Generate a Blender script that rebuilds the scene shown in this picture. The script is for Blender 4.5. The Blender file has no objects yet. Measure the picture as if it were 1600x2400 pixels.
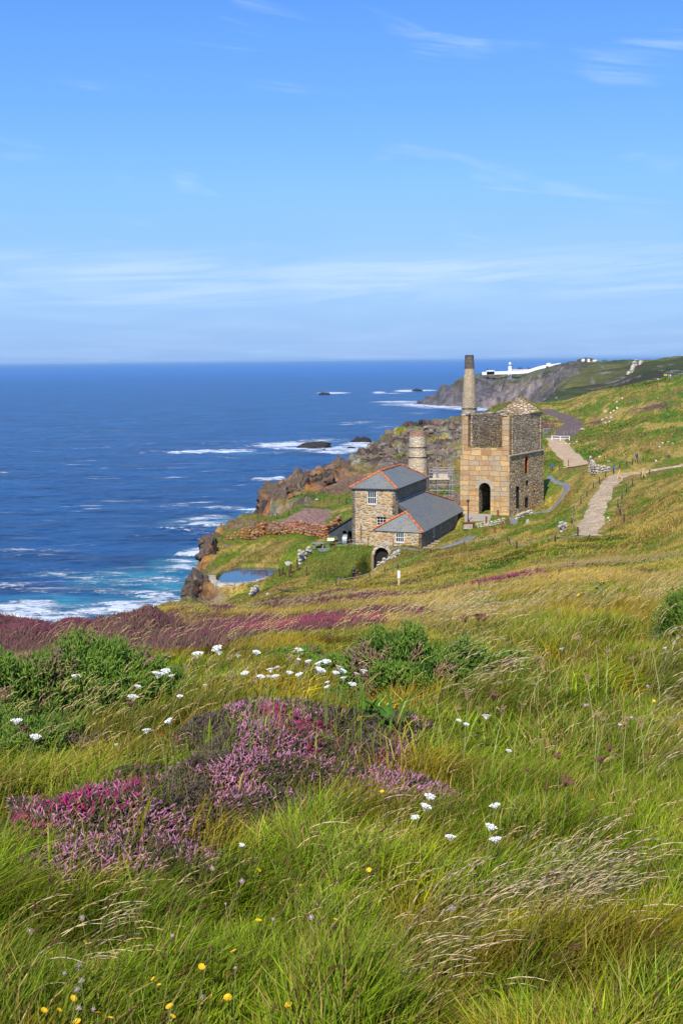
import bpy, bmesh, math, random
import numpy as np
from mathutils import Vector, Matrix
from mathutils.geometry import tessellate_polygon

random.seed(7)
rng = np.random.default_rng(11)
scene = bpy.context.scene
COL = scene.collection
R = math.radians

# ------------------------------------------------------------------ camera
EYE = 75.0                      # eye height above the sea
FPX = 3000.0                    # focal length in photograph pixels (1600 x 2400)
PITCH = math.atan((1200 - 842.5) / FPX)
ROLL = R(0.625)
F = Vector((0, math.cos(PITCH), -math.sin(PITCH)))
U0 = Vector((0, math.sin(PITCH), math.cos(PITCH)))
RX = Vector((1, 0, 0))
CR = RX * math.cos(ROLL) - U0 * math.sin(ROLL)
CU = RX * math.sin(ROLL) + U0 * math.cos(ROLL)
cam_data = bpy.data.cameras.new('camera')
cam = bpy.data.objects.new('camera', cam_data)
COL.objects.link(cam)
cam_data.sensor_fit = 'VERTICAL'
cam_data.sensor_height = 36.0
cam_data.lens = 45.0
cam_data.clip_start = 0.1
cam_data.clip_end = 200000
M = Matrix((CR, CU, -F)).transposed().to_4x4()
M.translation = Vector((0, 0, EYE))
cam.matrix_world = M
scene.camera = cam

def P(u, v, D):
    """world point seen at photo pixel (u, v), D metres away along the view's ground direction"""
    d = F + CR * ((u - 800) / FPX) + CU * ((1200 - v) / FPX)
    k = D / d.y
    return Vector((d.x * k, D, EYE + d.z * k))

def PXY(u, D, v=1200):
    p = P(u, v, D)
    return (p.x, p.y)

# ------------------------------------------------------------------ light
SUN_AZ = R(195.0)               # clockwise from +Y: behind the viewer, to the left
SUN_EL = R(41.0)
sdir = Vector((math.sin(SUN_AZ) * math.cos(SUN_EL), math.cos(SUN_AZ) * math.cos(SUN_EL), math.sin(SUN_EL)))
sun = bpy.data.lights.new('sun', 'SUN')
sun.energy = 5.0
sun.angle = R(0.55)
sun.color = (1.0, 0.94, 0.84)
so = bpy.data.objects.new('sun', sun)
COL.objects.link(so)
so.rotation_euler = (-sdir).to_track_quat('-Z', 'Y').to_euler()
so.location = (-40, -60, 160)

world = bpy.data.worlds.new('World')
scene.world = world
world.use_nodes = True
wn, wl = world.node_tree.nodes, world.node_tree.links
wn.clear()
w_out = wn.new('ShaderNodeOutputWorld')
w_bg = wn.new('ShaderNodeBackground')
w_bg.inputs['Strength'].default_value = 0.15
sky = wn.new('ShaderNodeTexSky')
sky.sky_type = 'NISHITA'
sky.sun_disc = False
sky.sun_elevation = SUN_EL
sky.sun_rotation = SUN_AZ
sky.altitude = 50
sky.air_density = 1.0
sky.dust_density = 0.35
sky.ozone_density = 3.0
def wnode(t, **k):
    n = wn.new(t)
    for a, b in k.items():
        setattr(n, a, b)
    return n
def wmath(op, a, b=None, c=None):
    n = wn.new('ShaderNodeMath'); n.operation = op
    for i, x in enumerate((a, b, c)):
        if x is None: continue
        if isinstance(x, (int, float)): n.inputs[i].default_value = x
        else: wl.new(x, n.inputs[i])
    return n.outputs[0]
def wsmooth(x, a, b, lo=0.0, hi=1.0):
    n = wn.new('ShaderNodeMapRange'); n.interpolation_type = 'SMOOTHSTEP'
    wl.new(x, n.inputs[0])
    n.inputs[1].default_value = a; n.inputs[2].default_value = b
    n.inputs[3].default_value = lo; n.inputs[4].default_value = hi
    return n.outputs[0]
tc = wnode('ShaderNodeTexCoord')
sep = wnode('ShaderNodeSeparateXYZ'); wl.new(tc.outputs['Generated'], sep.inputs[0])
X_, Y_, Z_ = sep.outputs
zc = wmath('MAXIMUM', Z_, 0.0)
zz = wmath('ADD', zc, 0.035)
px_ = wmath('DIVIDE', X_, zz); py_ = wmath('DIVIDE', Y_, zz)
com = wnode('ShaderNodeCombineXYZ'); wl.new(px_, com.inputs[0]); wl.new(py_, com.inputs[1])
def wnoise(scale, rot, sc, detail=6, dist=0.6, rough=0.6, loc=(0, 0, 0)):
    mp = wnode('ShaderNodeMapping'); wl.new(com.outputs[0], mp.inputs[0])
    mp.inputs['Rotation'].default_value = (0, 0, rot)
    mp.inputs['Scale'].default_value = sc
    mp.inputs['Location'].default_value = loc
    n = wnode('ShaderNodeTexNoise'); wl.new(mp.outputs[0], n.inputs['Vector'])
    n.inputs['Scale'].default_value = scale; n.inputs['Detail'].default_value = detail
    n.inputs['Distortion'].default_value = dist; n.inputs['Roughness'].default_value = rough
    return n.outputs['Fac']
n1 = wnoise(0.55, R(12), (1.0, 0.5, 1), 7, 0.5, 0.5, (3, 1, 0))
n2 = wnoise(1.3, R(70), (0.12, 1.2, 1), 8, 1.2, 0.62, (5, 2, 0))
elev = zc
n3 = wnoise(1.6, R(4), (.5, .22, 1), 8, .9, .6, (7, 4, 0))
band = wmath('MULTIPLY', wsmooth(elev, 0.035, 0.052), wsmooth(elev, 0.092, 0.066))
com2 = wnode('ShaderNodeCombineXYZ'); wl.new(X_, com2.inputs[0]); wl.new(zc, com2.inputs[1])
def wn2(rot, sc, detail, dist, loc, rough=.6):
    mp = wnode('ShaderNodeMapping', vector_type='TEXTURE'); wl.new(com2.outputs[0], mp.inputs[0])
    mp.inputs['Rotation'].default_value = (0, 0, rot); mp.inputs['Scale'].default_value = sc; mp.inputs['Location'].default_value = loc
    n = wnode('ShaderNodeTexNoise'); wl.new(mp.outputs[0], n.inputs['Vector'])
    n.inputs['Scale'].default_value = 1.0; n.inputs['Detail'].default_value = detail
    n.inputs['Distortion'].default_value = dist; n.inputs['Roughness'].default_value = rough
    return n.outputs['Fac']
w1 = wn2(R(-9), (.17, .016, 1), 7, .8, (.3, .1, 0)); w2 = wn2(R(-9), (.11, .045, 1), 2, .3, (.9, .4, 0)); w3 = wn2(R(3), (.16, .011, 1), 7, .8, (.6, .7, 0))
c_wisp = wmath('MULTIPLY', wmath('MULTIPLY', wsmooth(w1, .46, .72), wsmooth(w2, .50, .66)), wsmooth(elev, .06, .11, .1, .42))
c_band = wmath('MULTIPLY', band, wmath('ADD', wsmooth(w3, .40, .64, 0, .55), wsmooth(n1, 0.40, 0.60, 0.08, 0.45)))
c_veil = wmath('MULTIPLY', wsmooth(n1, 0.35, 0.75), wsmooth(elev, 0.16, 0.05, 0.0, 0.25))
cl = wmath('MAXIMUM', c_band, wmath('MAXIMUM', c_wisp, c_veil))
tint = wnode('ShaderNodeMix', data_type='RGBA', blend_type='MULTIPLY')
tint.inputs[0].default_value = 1.0
wl.new(sky.outputs[0], tint.inputs[6]); tint.inputs[7].default_value = (0.92, 1.0, 1.12, 1)
# clear maritime air: the low sky stays blue instead of whitening out
cr = wnode('ShaderNodeValToRGB'); wl.new(zc, cr.inputs[0])
SK = [(0.0, (.19, .38, .78)), (.02, (.215, .42, .81)), (.06, (.265, .49, .86)), (.13, (.215, .49, .88)), (.19, (.15, .405, .89)), (.27, (.098, .31, .89)), (.6, (.07, .24, .75)), (1.0, (.05, .17, .55))]
el_ = cr.color_ramp.elements
el_[0].position, el_[1].position = 0.0, 1.0
for p_, c_ in SK[1:-1]: el_.new(p_)
for e_, (p_, c_) in zip(sorted(el_, key=lambda e: e.position), SK): e_.color = (c_[0] , c_[1], c_[2], 1)
scl = wnode('ShaderNodeVectorMath', operation='SCALE'); wl.new(cr.outputs[0], scl.inputs[0]); scl.inputs['Scale'].default_value = 1 / 0.15
blue = wnode('ShaderNodeMix', data_type='RGBA'); blue.inputs[0].default_value = .88
wl.new(tint.outputs[2], blue.inputs[6]); wl.new(scl.outputs[0], blue.inputs[7])
cmix = wnode('ShaderNodeMix', data_type='RGBA')
wl.new(cl, cmix.inputs[0]); wl.new(blue.outputs[2], cmix.inputs[6])
cmix.inputs[7].default_value = (3.3, 4.6, 6.5, 1)
wl.new(cmix.outputs[2], w_bg.inputs['Color'])
wl.new(w_bg.outputs[0], w_out.inputs['Surface'])

scene.view_settings.view_transform = 'Standard'
scene.view_settings.look = 'None'
scene.view_settings.exposure = 0.15
scene.view_settings.gamma = 1.0
scene.render.engine = 'CYCLES'
scene.cycles.max_bounces = 6
scene.cycles.transparent_max_bounces = 8
scene.cycles.caustics_reflective = False
scene.cycles.caustics_refractive = False

# ------------------------------------------------------------------ helpers
def tag(o, label=None, cat=None, group=None, kind=None):
    if label: o['label'] = label
    if cat: o['category'] = cat
    if group: o['group'] = group
    if kind: o['kind'] = kind
    return o

def link(name, me, mat=None, parent=None):
    o = bpy.data.objects.new(name, me)
    COL.objects.link(o)
    if mat is not None:
        for m in (mat if isinstance(mat, (list, tuple)) else [mat]):
            me.materials.append(m)
    if parent is not None: o.parent = parent
    return o

def thing(name, loc, label, cat, group=None, rz=0.0):
    o = bpy.data.objects.new(name, None)
    o.empty_display_size = 0.3
    COL.objects.link(o)
    o.location = loc; o.rotation_euler = (0, 0, rz)
    return tag(o, label, cat, group)

def np_mesh(name, V, Q, cols=None, smooth=False, attrs=None):
    """V (n,3); Q list of arrays of faces (m,k) with the same k each"""
    me = bpy.data.meshes.new(name)
    V = np.asarray(V, dtype=np.float32)
    if not isinstance(Q, list): Q = [Q]
    Q = [q for q in Q if len(q)]
    me.vertices.add(len(V)); me.vertices.foreach_set('co', V.ravel())
    nl = sum(q.size for q in Q); npoly = sum(len(q) for q in Q)
    me.loops.add(nl); me.polygons.add(npoly)
    me.loops.foreach_set('vertex_index', np.concatenate([q.ravel() for q in Q]).astype(np.int32))
    tot = np.concatenate([np.full(len(q), q.shape[1]) for q in Q]).astype(np.int32)
    st = np.concatenate([[0], np.cumsum(tot)[:-1]]).astype(np.int32)
    me.polygons.foreach_set('loop_start', st); me.polygons.foreach_set('loop_total', tot)
    if smooth: me.polygons.foreach_set('use_smooth', np.ones(npoly, dtype=bool))
    me.update(calc_edges=True)
    if cols is not None:
        c = me.color_attributes.new('Col', 'FLOAT_COLOR', 'POINT')
        a = np.ones((len(V), 4), dtype=np.float32); a[:, :3] = cols
        c.data.foreach_set('color', a.ravel())
    for k, arr in (attrs or {}).items():
        at = me.attributes.new(k, 'FLOAT', 'POINT')
        at.data.foreach_set('value', np.asarray(arr, dtype=np.float32))
    return me

class MB:
    """collects shapes in world coordinates (or local to o) into one mesh"""
    def __init__(s): s.v = []; s.f = []; s.c = []; s.col = (1, 1, 1); s.uv = None
    def add(s, vs, fs):
        n = len(s.v)
        s.v += [tuple(v) for v in vs]; s.c += [s.col] * len(vs)
        s.f += [tuple(i + n for i in f) for f in fs]
    def hexa(s, p):     # 8 points: bottom 4 ccw, top 4 ccw
        s.add(p, [(3, 2, 1, 0), (4, 5, 6, 7), (0, 1, 5, 4), (1, 2, 6, 5), (2, 3, 7, 6), (3, 0, 4, 7)])
    def box(s, c, sx, sy, sz, ax=(1, 0), base=False):
        ax = Vector((ax[0], ax[1], 0)).normalized(); ay = Vector((-ax.y, ax.x, 0))
        c = Vector(c); z0 = 0 if base else -sz / 2
        q = [c + ax * a * sx / 2 + ay * b * sy / 2 for a, b in ((-1, -1), (1, -1), (1, 1), (-1, 1))]
        s.hexa([p + Vector((0, 0, z0)) for p in q] + [p + Vector((0, 0, z0 + sz)) for p in q])
    def bar(s, a, b, w, h=None, up=(0, 0, 1)):
        a, b = Vector(a), Vector(b); h = h or w
        d = (b - a).normalized(); up = Vector(up)
        if abs(d.dot(up)) > .98: up = Vector((1, 0, 0))
        x = d.cross(up).normalized() * w / 2; y = x.cross(d).normalized() * h / 2
        s.hexa([a - x - y, a + x - y, a + x + y, a - x + y, b - x - y, b + x - y, b + x + y, b - x + y])
    def tube(s, pts, rad, n=6, cap=True):
        pts = [Vector(p) for p in pts]
        if not isinstance(rad, (list, tuple)): rad = [rad] * len(pts)
        rings = []
        for i, p in enumerate(pts):
            d = (pts[min(i + 1, len(pts) - 1)] - pts[max(i - 1, 0)]).normalized()
            up = Vector((0, 0, 1)) if abs(d.z) < .9 else Vector((1, 0, 0))
            x = d.cross(up).normalized(); y = x.cross(d).normalized()
            rings.append([p + (x * math.cos(2 * math.pi * k / n) + y * math.sin(2 * math.pi * k / n)) * rad[i] for k in range(n)])
        vs = [v for r in rings for v in r]; fs = []
        for i in range(len(pts) - 1):
            for k in range(n):
                fs.append((i * n + k, i * n + (k + 1) % n, (i + 1) * n + (k + 1) % n, (i + 1) * n + k))
        if cap:
            fs.append(tuple(range(n - 1, -1, -1))); fs.append(tuple((len(pts) - 1) * n + k for k in range(n)))
        s.add(vs, fs)
    def lathe(s, c, prof, n=24, cap=True):   # prof: (radius, z) going up
        c = Vector(c); vs = []
        for r, z in prof:
            vs += [c + Vector((r * math.cos(2 * math.pi * k / n), r * math.sin(2 * math.pi * k / n), z)) for k in range(n)]
        fs = []
        for i in range(len(prof) - 1):
            for k in range(n):
                fs.append((i * n + k, i * n + (k + 1) % n, (i + 1) * n + (k + 1) % n, (i + 1) * n + k))
        if cap:
            fs.append(tuple(range(n - 1, -1, -1))); fs.append(tuple((len(prof) - 1) * n + k for k in range(n)))
        s.add(vs, fs)
    def prism(s, poly, off):    # poly: list of Vectors (planar), extruded by off
        off = Vector(off); n = len(poly)
        vs = list(poly) + [Vector(p) + off for p in poly]
        fs = [tuple(range(n)), tuple(range(2 * n - 1, n - 1, -1))]
        for k in range(n): fs.append(((k + 1) % n, k, n + k, n + (k + 1) % n))
        s.add(vs, fs)
    def rock(s, c, r, sq=(1, 1, .7), seed=0, sub=2):
        bm = bmesh.new(); bmesh.ops.create_icosphere(bm, subdivisions=sub, radius=1)
        rr = random.Random(seed)
        ds = [(Vector((rr.gauss(0, 1), rr.gauss(0, 1), rr.gauss(0, 1))).normalized(), rr.uniform(.55, .85)) for _ in range(9)]
        vs = []
        for v in bm.verts:
            p = v.co.copy()
            for d, k in ds:
                e = p.dot(d)
                if e > k: p -= d * (e - k)
            p *= 1 + rr.uniform(-.04, .04)
            vs.append(Vector(c) + Vector((p.x * sq[0], p.y * sq[1], p.z * sq[2])) * r)
        s.add(vs, [tuple(v.index for v in f.verts) for f in bm.faces]); bm.free()
    def build(s, name, mat, parent=None, smooth=False, col=False):
        me = bpy.data.meshes.new(name)
        me.from_pydata(s.v, [], s.f)
        bm = bmesh.new(); bm.from_mesh(me); bmesh.ops.recalc_face_normals(bm, faces=bm.faces); bm.to_mesh(me); bm.free()
        if col:
            c = me.color_attributes.new('Col', 'FLOAT_COLOR', 'POINT')
            c.data.foreach_set('color', np.array([tuple(x) + (1,) for x in s.c], dtype=np.float32).ravel())
        if smooth: me.polygons.foreach_set('use_smooth', [True] * len(me.polygons))
        o = link(name, me, mat)
        if parent is not None:
            o.parent = parent
            if parent.type == 'EMPTY' or True:
                o.matrix_parent_inverse = (Matrix.Translation(parent.location) @ parent.rotation_euler.to_matrix().to_4x4()).inverted() if parent.parent is None else Matrix.Identity(4)
                if parent.parent is not None: o.matrix_parent_inverse = Matrix.Identity(4); 
        return o

# ------------------------------------------------------------------ noise
def _h(ix, iy, s):
    n = (ix.astype(np.int64) * 374761393 + iy.astype(np.int64) * 668265263 + s * 974634777) & 0xffffffff
    n = ((n ^ (n >> 13)) * 1274126177) & 0xffffffff
    n = ((n ^ (n >> 15)) * 2246822519) & 0xffffffff
    n = n ^ (n >> 13)
    return (n & 0xffffff).astype(np.float64) / 0xffffff
def vnoise(x, y, s=0):
    ix, iy = np.floor(x), np.floor(y); fx, fy = x - ix, y - iy
    fx = fx * fx * fx * (fx * (fx * 6 - 15) + 10); fy = fy * fy * fy * (fy * (fy * 6 - 15) + 10)
    a, b, c, d = _h(ix, iy, s), _h(ix + 1, iy, s), _h(ix, iy + 1, s), _h(ix + 1, iy + 1, s)
    return (a + (b - a) * fx) * (1 - fy) + (c + (d - c) * fx) * fy
def fbm(x, y, s=0, o=4, g=.5, l=2.03):
    x = np.asarray(x, float); y = np.asarray(y, float)
    t = np.zeros(np.broadcast(x, y).shape); a = 1; m = 0
    for i in range(o):
        t = t + a * vnoise(x + i * 17.3, y - i * 9.1, s + i); m += a; a *= g
        x, y = x * l * .8 - y * l * .6, x * l * .6 + y * l * .8
    return t / m
def voro(x, y, s=0):
    """F1, F2, cell random"""
    ix, iy = np.floor(x), np.floor(y)
    f1 = np.full(x.shape, 9.); f2 = np.full(x.shape, 9.); cid = np.zeros(x.shape)
    for dx in (-1, 0, 1):
        for dy in (-1, 0, 1):
            cx, cy = ix + dx, iy + dy
            px = cx + .15 + .7 * _h(cx, cy, s); py = cy + .15 + .7 * _h(cx, cy, s + 5)
            d = np.hypot(px - x, py - y); r = _h(cx, cy, s + 9)
            n = d < f1
            f2 = np.where(n, f1, np.minimum(f2, d)); cid = np.where(n, r, cid); f1 = np.where(n, d, f1)
    return f1, f2, cid
def sstep(x, a, b):
    t = np.clip((x - a) / (b - a), 0, 1); return t * t * (3 - 2 * t)
def mixc(c, d, t):
    return c + (np.asarray(d)[None, :] - c) * t[:, None] if np.ndim(d) == 1 else c + (d - c) * t[:, None]
# ------------------------------------------------------------------ terrain height
# control points (photo column, photo row, distance): the ground as surveyed from the viewpoint
CP = []
def colp(u, *vd):
    for v, D in vd: CP.append((u, v, D))
near = [(2400, 3.1), (2100, 4.2), (1880, 5.6), (1700, 7.2)]
for u in (-350, 0, 400, 800, 1200, 1600, 2000): colp(u, *near)
colp(-350, (1600, 9), (1545, 12), (1510, 17), (1490, 22), (1475, 28))
colp(0, (1600, 9), (1545, 12), (1508, 17), (1484, 22), (1464, 29))
colp(110, (1500, 19), (1494, 24), (1490, 30))
colp(200, (1600, 9), (1540, 12), (1500, 17), (1482, 24), (1474, 32))
colp(300, (1462, 30), (1454, 42))
colp(400, (1590, 8.9), (1525, 12), (1484, 18), (1460, 27), (1442, 42), (1426, 65), (1412, 95), (1402, 125))
colp(480, (1436, 60), (1424, 95), (1416, 130))
colp(600, (1580, 8.9), (1505, 12), (1472, 16), (1450, 25), (1436, 40), (1427, 65), (1420, 95), (1411, 120), (1401, 140), (1392, 150), (1380, 158),
     (1310, 177), (1285, 184), (1266, 192), (1237, 197), (1225, 202), (1200, 219))
colp(500, (1413, 150), (1409, 158), (1352, 165), (1300, 180), (1262, 192), (1247, 198))
colp(540, (1316, 175), (1290, 183), (1245, 197), (1225, 205))
colp(700, (1358, 155), (1330, 166), (1300, 174), (1270, 184), (1252, 193), (1238, 197), (1205, 216), (1190, 226))
colp(700, (1444, 24), (1427, 40), (1412, 65), (1399, 95), (1386, 125), (1374, 143))
colp(800, (1580, 8.8), (1506, 11), (1464, 15), (1432, 24), (1411, 40), (1395, 65), (1382, 92), (1380, 125), (1358, 152), (1325, 165), (1300, 171), (1281, 178), (1266, 186))
colp(760, (1195, 224), (1222, 207), (1180, 236), (1281, 181))
colp(820, (1165, 240), (1230, 200), (1130, 262))
colp(890, (1352, 120), (1335, 148), (1310, 163), (1290, 171), (1282, 174))
colp(640, (1165, 262), (1180, 252))
colp(712, (1118, 280), (1150, 262)); colp(780, (1090, 298), (1120, 275)); colp(830, (1072, 318)); colp(860, (1054, 338))
colp(900, (1030, 358), (1080, 300), (1105, 275)); colp(928, (1010, 374)); colp(975, (993, 395)); colp(1040, (984, 420)); colp(1082, (974, 440))
colp(960, (1110, 262), (1060, 310), (1160, 225), (1215, 199)); colp(1050, (1115, 255), (1050, 325), (1005, 380), (1150, 232), (1190, 212), (1228, 196))
colp(1130, (967, 455)); colp(1180, (942, 470)); colp(1150, (1000, 350), (1050, 285), (1110, 240))
colp(1000, (1580, 8.8), (1500, 10.5), (1458, 14), (1430, 22), (1407, 38), (1386, 62), (1368, 85), (1342, 115), (1312, 145), (1292, 167), (1279, 176))
colp(1100, (1390, 38), (1368, 60), (1348, 85), (1322, 115), (1296, 145), (1272, 170), (1250, 187), (1228, 196))
colp(1200, (1580, 8.6), (1500, 10.5), (1443, 14), (1403, 22), (1373, 36), (1347, 58), (1327, 82), (1300, 112), (1275, 145), (1255, 168), (1235, 185), (1212, 198), (1190, 204))
colp(1290, (1195, 203), (1180, 208), (1152, 216), (1130, 223), (1100, 236), (1080, 250), (1050, 272), (1030, 290), (1000, 320), (972, 365), (952, 420), (943, 480))
colp(1300, (1330, 58), (1300, 85), (1270, 115), (1240, 150), (1215, 175))
colp(1400, (1580, 8.3), (1500, 10), (1440, 13), (1392, 20), (1357, 33), (1330, 50), (1305, 75), (1280, 100), (1253, 132), (1222, 150), (1180, 172), (1140, 195), (1112, 215), (1090, 232),
     (1060, 258), (1040, 275), (1020, 297), (1000, 317), (975, 345), (950, 375), (930, 405), (918, 435))
colp(1500, (1260, 100), (1225, 130), (1190, 155), (1150, 178), (1115, 208), (1095, 222), (1075, 234), (1040, 258), (1000, 288), (950, 335), (915, 385), (902, 410))
colp(1600, (1580, 8), (1500, 9.5), (1440, 12), (1392, 18), (1345, 30), (1303, 48), (1255, 75), (1205, 105), (1155, 140), (1125, 172), (1102, 205), (1082, 222),
     (1055, 240), (1020, 265), (980, 295), (940, 330), (902, 375), (885, 400))
colp(1900, (1580, 8), (1500, 9), (1440, 11), (1380, 18), (1320, 30), (1270, 48), (1215, 75), (1160, 105), (1105, 140), (1065, 180), (1030, 222), (980, 265), (930, 310), (880, 375), (860, 420))
# beyond the near crest: hidden hollow, far hillside and the lighthouse headland
colp(1180, (985, 650), (1005, 1000), (985, 1550), (960, 1945), (930, 1985), (900, 2040), (881, 2090), (875, 2120), (890, 2350))
colp(1080, (1000, 650), (1020, 1000), (990, 1550), (959, 1975), (926, 2010), (903, 2060), (888, 2100), (905, 2300))
colp(1035, (951, 2020), (908, 2090), (930, 2250)); colp(1000, (950, 2065), (920, 2105), (940, 2200)); colp(968, (948, 2110), (946, 2140), (956, 2200))
colp(1130, (958, 1955), (900, 2050), (876, 2110), (895, 2330))
colp(1240, (970, 620), (968, 1000), (945, 1500), (930, 1800), (905, 1930), (885, 2020), (871, 2100), (885, 2350))
colp(1300, (950, 560), (932, 800), (915, 1050), (892, 1450), (868, 1850), (855, 2080), (866, 2350))
colp(1400, (930, 560), (922, 800), (897, 1050), (872, 1400), (855, 1750), (849, 2050), (858, 2350))
colp(1500, (916, 540), (895, 800), (878, 1000), (862, 1300), (850, 1650), (846, 1900), (858, 2350))
colp(1600, (898, 560), (880, 800), (862, 1000), (850, 1300), (842, 1650), (840, 1850), (855, 2350))
colp(1900, (880, 560), (860, 800), (840, 1100), (830, 1600), (845, 2350))

KA = 10.0
_pts = []
for u, v, D in CP:
    p = P(u, v, D); _pts.append((p.x / p.y * KA, math.log(p.y), (p.z - EYE) / p.y))
for a in (-.5, 0, .5): _pts.append((a * KA, math.log(1.3), -1.62 / 1.3))
# lift the undersampled deep row a little off exact interpolation: smoothing
_pts = np.array(_pts)
_n = len(_pts)
def _tps(r2): return .5 * r2 * np.log(r2 + 1e-12)
_A = np.zeros((_n + 3, _n + 3))
_d2 = (_pts[:, None, 0] - _pts[None, :, 0]) ** 2 + (_pts[:, None, 1] - _pts[None, :, 1]) ** 2
_A[:_n, :_n] = _tps(_d2) + np.eye(_n) * 0.0006
_A[:_n, _n] = 1; _A[:_n, _n + 1] = _pts[:, 0]; _A[:_n, _n + 2] = _pts[:, 1]
_A[_n:, :_n] = _A[:_n, _n:].T
_w = np.linalg.solve(_A, np.concatenate([_pts[:, 2], [0, 0, 0]]))
def base_t(x, y):
    x = np.asarray(x, float).ravel(); y = np.maximum(np.asarray(y, float).ravel(), 1.2)
    a = x / y * KA; L = np.log(y); out = np.empty(len(x))
    for i in range(0, len(x), 20000):
        s = slice(i, i + 20000)
        r2 = (a[s, None] - _pts[None, :, 0]) ** 2 + (L[s, None] - _pts[None, :, 1]) ** 2
        out[s] = _tps(r2) @ _w[:_n] + _w[_n] + _w[_n + 1] * a[s] + _w[_n + 2] * L[s]
    return out

LAND = [(-70, -40), (-55, 0), (-38, 22)] + [PXY(u, D) for u, D in (
    (-250, 37), (0, 36), (140, 37), (250, 44), (330, 58), (378, 84), (412, 112), (428, 132), (455, 143), (500, 150), (512, 154),
    (495, 158), (462, 163), (468, 176), (482, 186), (503, 197), (550, 211), (630, 223), (700, 232), (722, 243), (650, 250), (618, 261),
    (640, 276), (712, 287), (780, 303), (830, 324), (862, 345), (900, 366), (928, 382), (975, 402), (1040, 428), (1082, 448), (1130, 465), (1180, 490),
    (1215, 560), (1236, 800), (1240, 1100), (1235, 1500), (1225, 1880), (1180, 1948), (1130, 1958), (1080, 1978), (1035, 2022), (1000, 2068), (962, 2115),
    (975, 2150), (1040, 2190), (1080, 2240), (1200, 2450), (1400, 2900), (2600, 2900))] + [(1700, 600), (260, 100), (120, -40)]
_lp = np.array(LAND)
def land_sd(x, y):
    """signed distance to the coast, positive on land"""
    x = np.asarray(x, float).ravel(); y = np.asarray(y, float).ravel()
    d = np.full(len(x), 1e9); ins = np.zeros(len(x), bool)
    n = len(_lp)
    for i in range(n):
        ax, ay = _lp[i]; bx, by = _lp[(i + 1) % n]
        ex, ey = bx - ax, by - ay
        t = np.clip(((x - ax) * ex + (y - ay) * ey) / (ex * ex + ey * ey), 0, 1)
        d = np.minimum(d, np.hypot(x - ax - t * ex, y - ay - t * ey))
        c = ((ay > y) != (by > y))
        with np.errstate(divide='ignore', invalid='ignore'):
            xi = ax + (y - ay) / (by - ay if by != ay else 1e-9) * ex
        ins ^= c & (x < xi)
    return np.where(ins, d, -d)

def uv_of(x, y, z):
    dz = z - EYE
    f_ = y * F.y + dz * F.z
    return 800 + FPX * (x * CR.x + y * CR.y + dz * CR.z) / f_, 1200 - FPX * (x * CU.x + y * CU.y + dz * CU.z) / f_

def blob(x, y, u, D, ru, rd, soft=.5):
    """soft ellipse mask on the ground around column u / distance D; ru, rd in metres"""
    cx, cy = PXY(u, D); n = math.hypot(cx, cy); fx, fy = cx / n, cy / n
    dx, dy = x - cx, y - cy
    q = np.hypot((dx * fy - dy * fx) / ru, (dx * fx + dy * fy) / rd)
    return 1 - sstep(q, 1 - soft, 1 + soft)

def seg_d(x, y, pts):
    d = np.full(x.shape, 1e9)
    for (ax, ay), (bx, by) in zip(pts[:-1], pts[1:]):
        ex, ey = bx - ax, by - ay
        t = np.clip(((x - ax) * ex + (y - ay) * ey) / (ex * ex + ey * ey + 1e-9), 0, 1)
        d = np.minimum(d, np.hypot(x - ax - t * ex, y - ay - t * ey))
    return d

# paths: centre line points (photo column, distance), width
PATHS = {
 'track': ([(1272, 395), (1290, 372), (1318, 352), (1340, 332), (1330, 312), (1315, 298), (1300, 292)], 5.5),
 'concrete': ([(1300, 292), (1305, 280), (1318, 266), (1342, 248), (1350, 237)], 5.0),
 'gravel': ([(1375, 128), (1383, 145), (1396, 165), (1418, 190), (1450, 209), (1500, 213), (1560, 215), (1640, 216), (1750, 214)], 3.6),
 'footpath': ([(1286, 229), (1296, 224), (1322, 218), (1326, 212), (1308, 205.5), (1280, 201), (1240, 198.5), (1215, 197)], 1.1),
 'footpath2': ([(1197, 196.5), (1203, 193.5), (1205, 191), (1195, 188.5)], 1.2),
 'yard': ([(900, 171), (950, 168.8), (1000, 167), (1040, 168.5), (1080, 174), (1105, 181)], 1.6),
}
PXYS = {k: ([PXY(u, D) for u, D in p], w) for k, (p, w) in PATHS.items()}

# rounded heather mounds in the foreground: (u, D, across, deep, height)
MOUNDS = [(250, 4.6, .46, .36, .18), (90, 4.6, .34, .30, .14), (240, 4.15, .42, .28, .11), (380, 4.8, .30, .34, .17), (-20, 4.9, .3, .25, .10), (500, 5.1, .42, .34, .19), (640, 5.5, .5, .45, .22), (730, 6.1, .45, .5, .22), (880, 5.05, .36, .36, .13), (860, 6.3, .40, .40, .15),
          (590, 6.2, .36, .38, .20), (830, 5.7, .30, .40, .16), (480, 6.1, .24, .30, .18), (430, 5.35, .18, .2, .12), (340, 5.2, .28, .3, .14), (560, 4.75, .35, .25, .12), (740, 5.2, .4, .34, .16)]

POND = [(495, 161.5), (520, 172.5), (560, 175.5), (640, 175), (668, 172), (655, 169), (640, 166.5), (610, 162.5), (570, 160.6), (530, 160.2)]
POND_Z = EYE - 28.5
_pond = np.array([PXY(u, D) for u, D in POND])
def poly_sd(x, y, poly):
    d = np.full(x.shape, 1e9); ins = np.zeros(x.shape, bool); n = len(poly)
    for i in range(n):
        ax, ay = poly[i]; bx, by = poly[(i + 1) % n]
        ex, ey = bx - ax, by - ay
        t = np.clip(((x - ax) * ex + (y - ay) * ey) / (ex * ex + ey * ey), 0, 1)
        d = np.minimum(d, np.hypot(x - ax - t * ex, y - ay - t * ey))
        with np.errstate(divide='ignore', invalid='ignore'):
            ins ^= ((ay > y) != (by > y)) & (x < ax + (y - ay) / ((by - ay) or 1e-9) * ex)
    return np.where(ins, d, -d)
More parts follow.
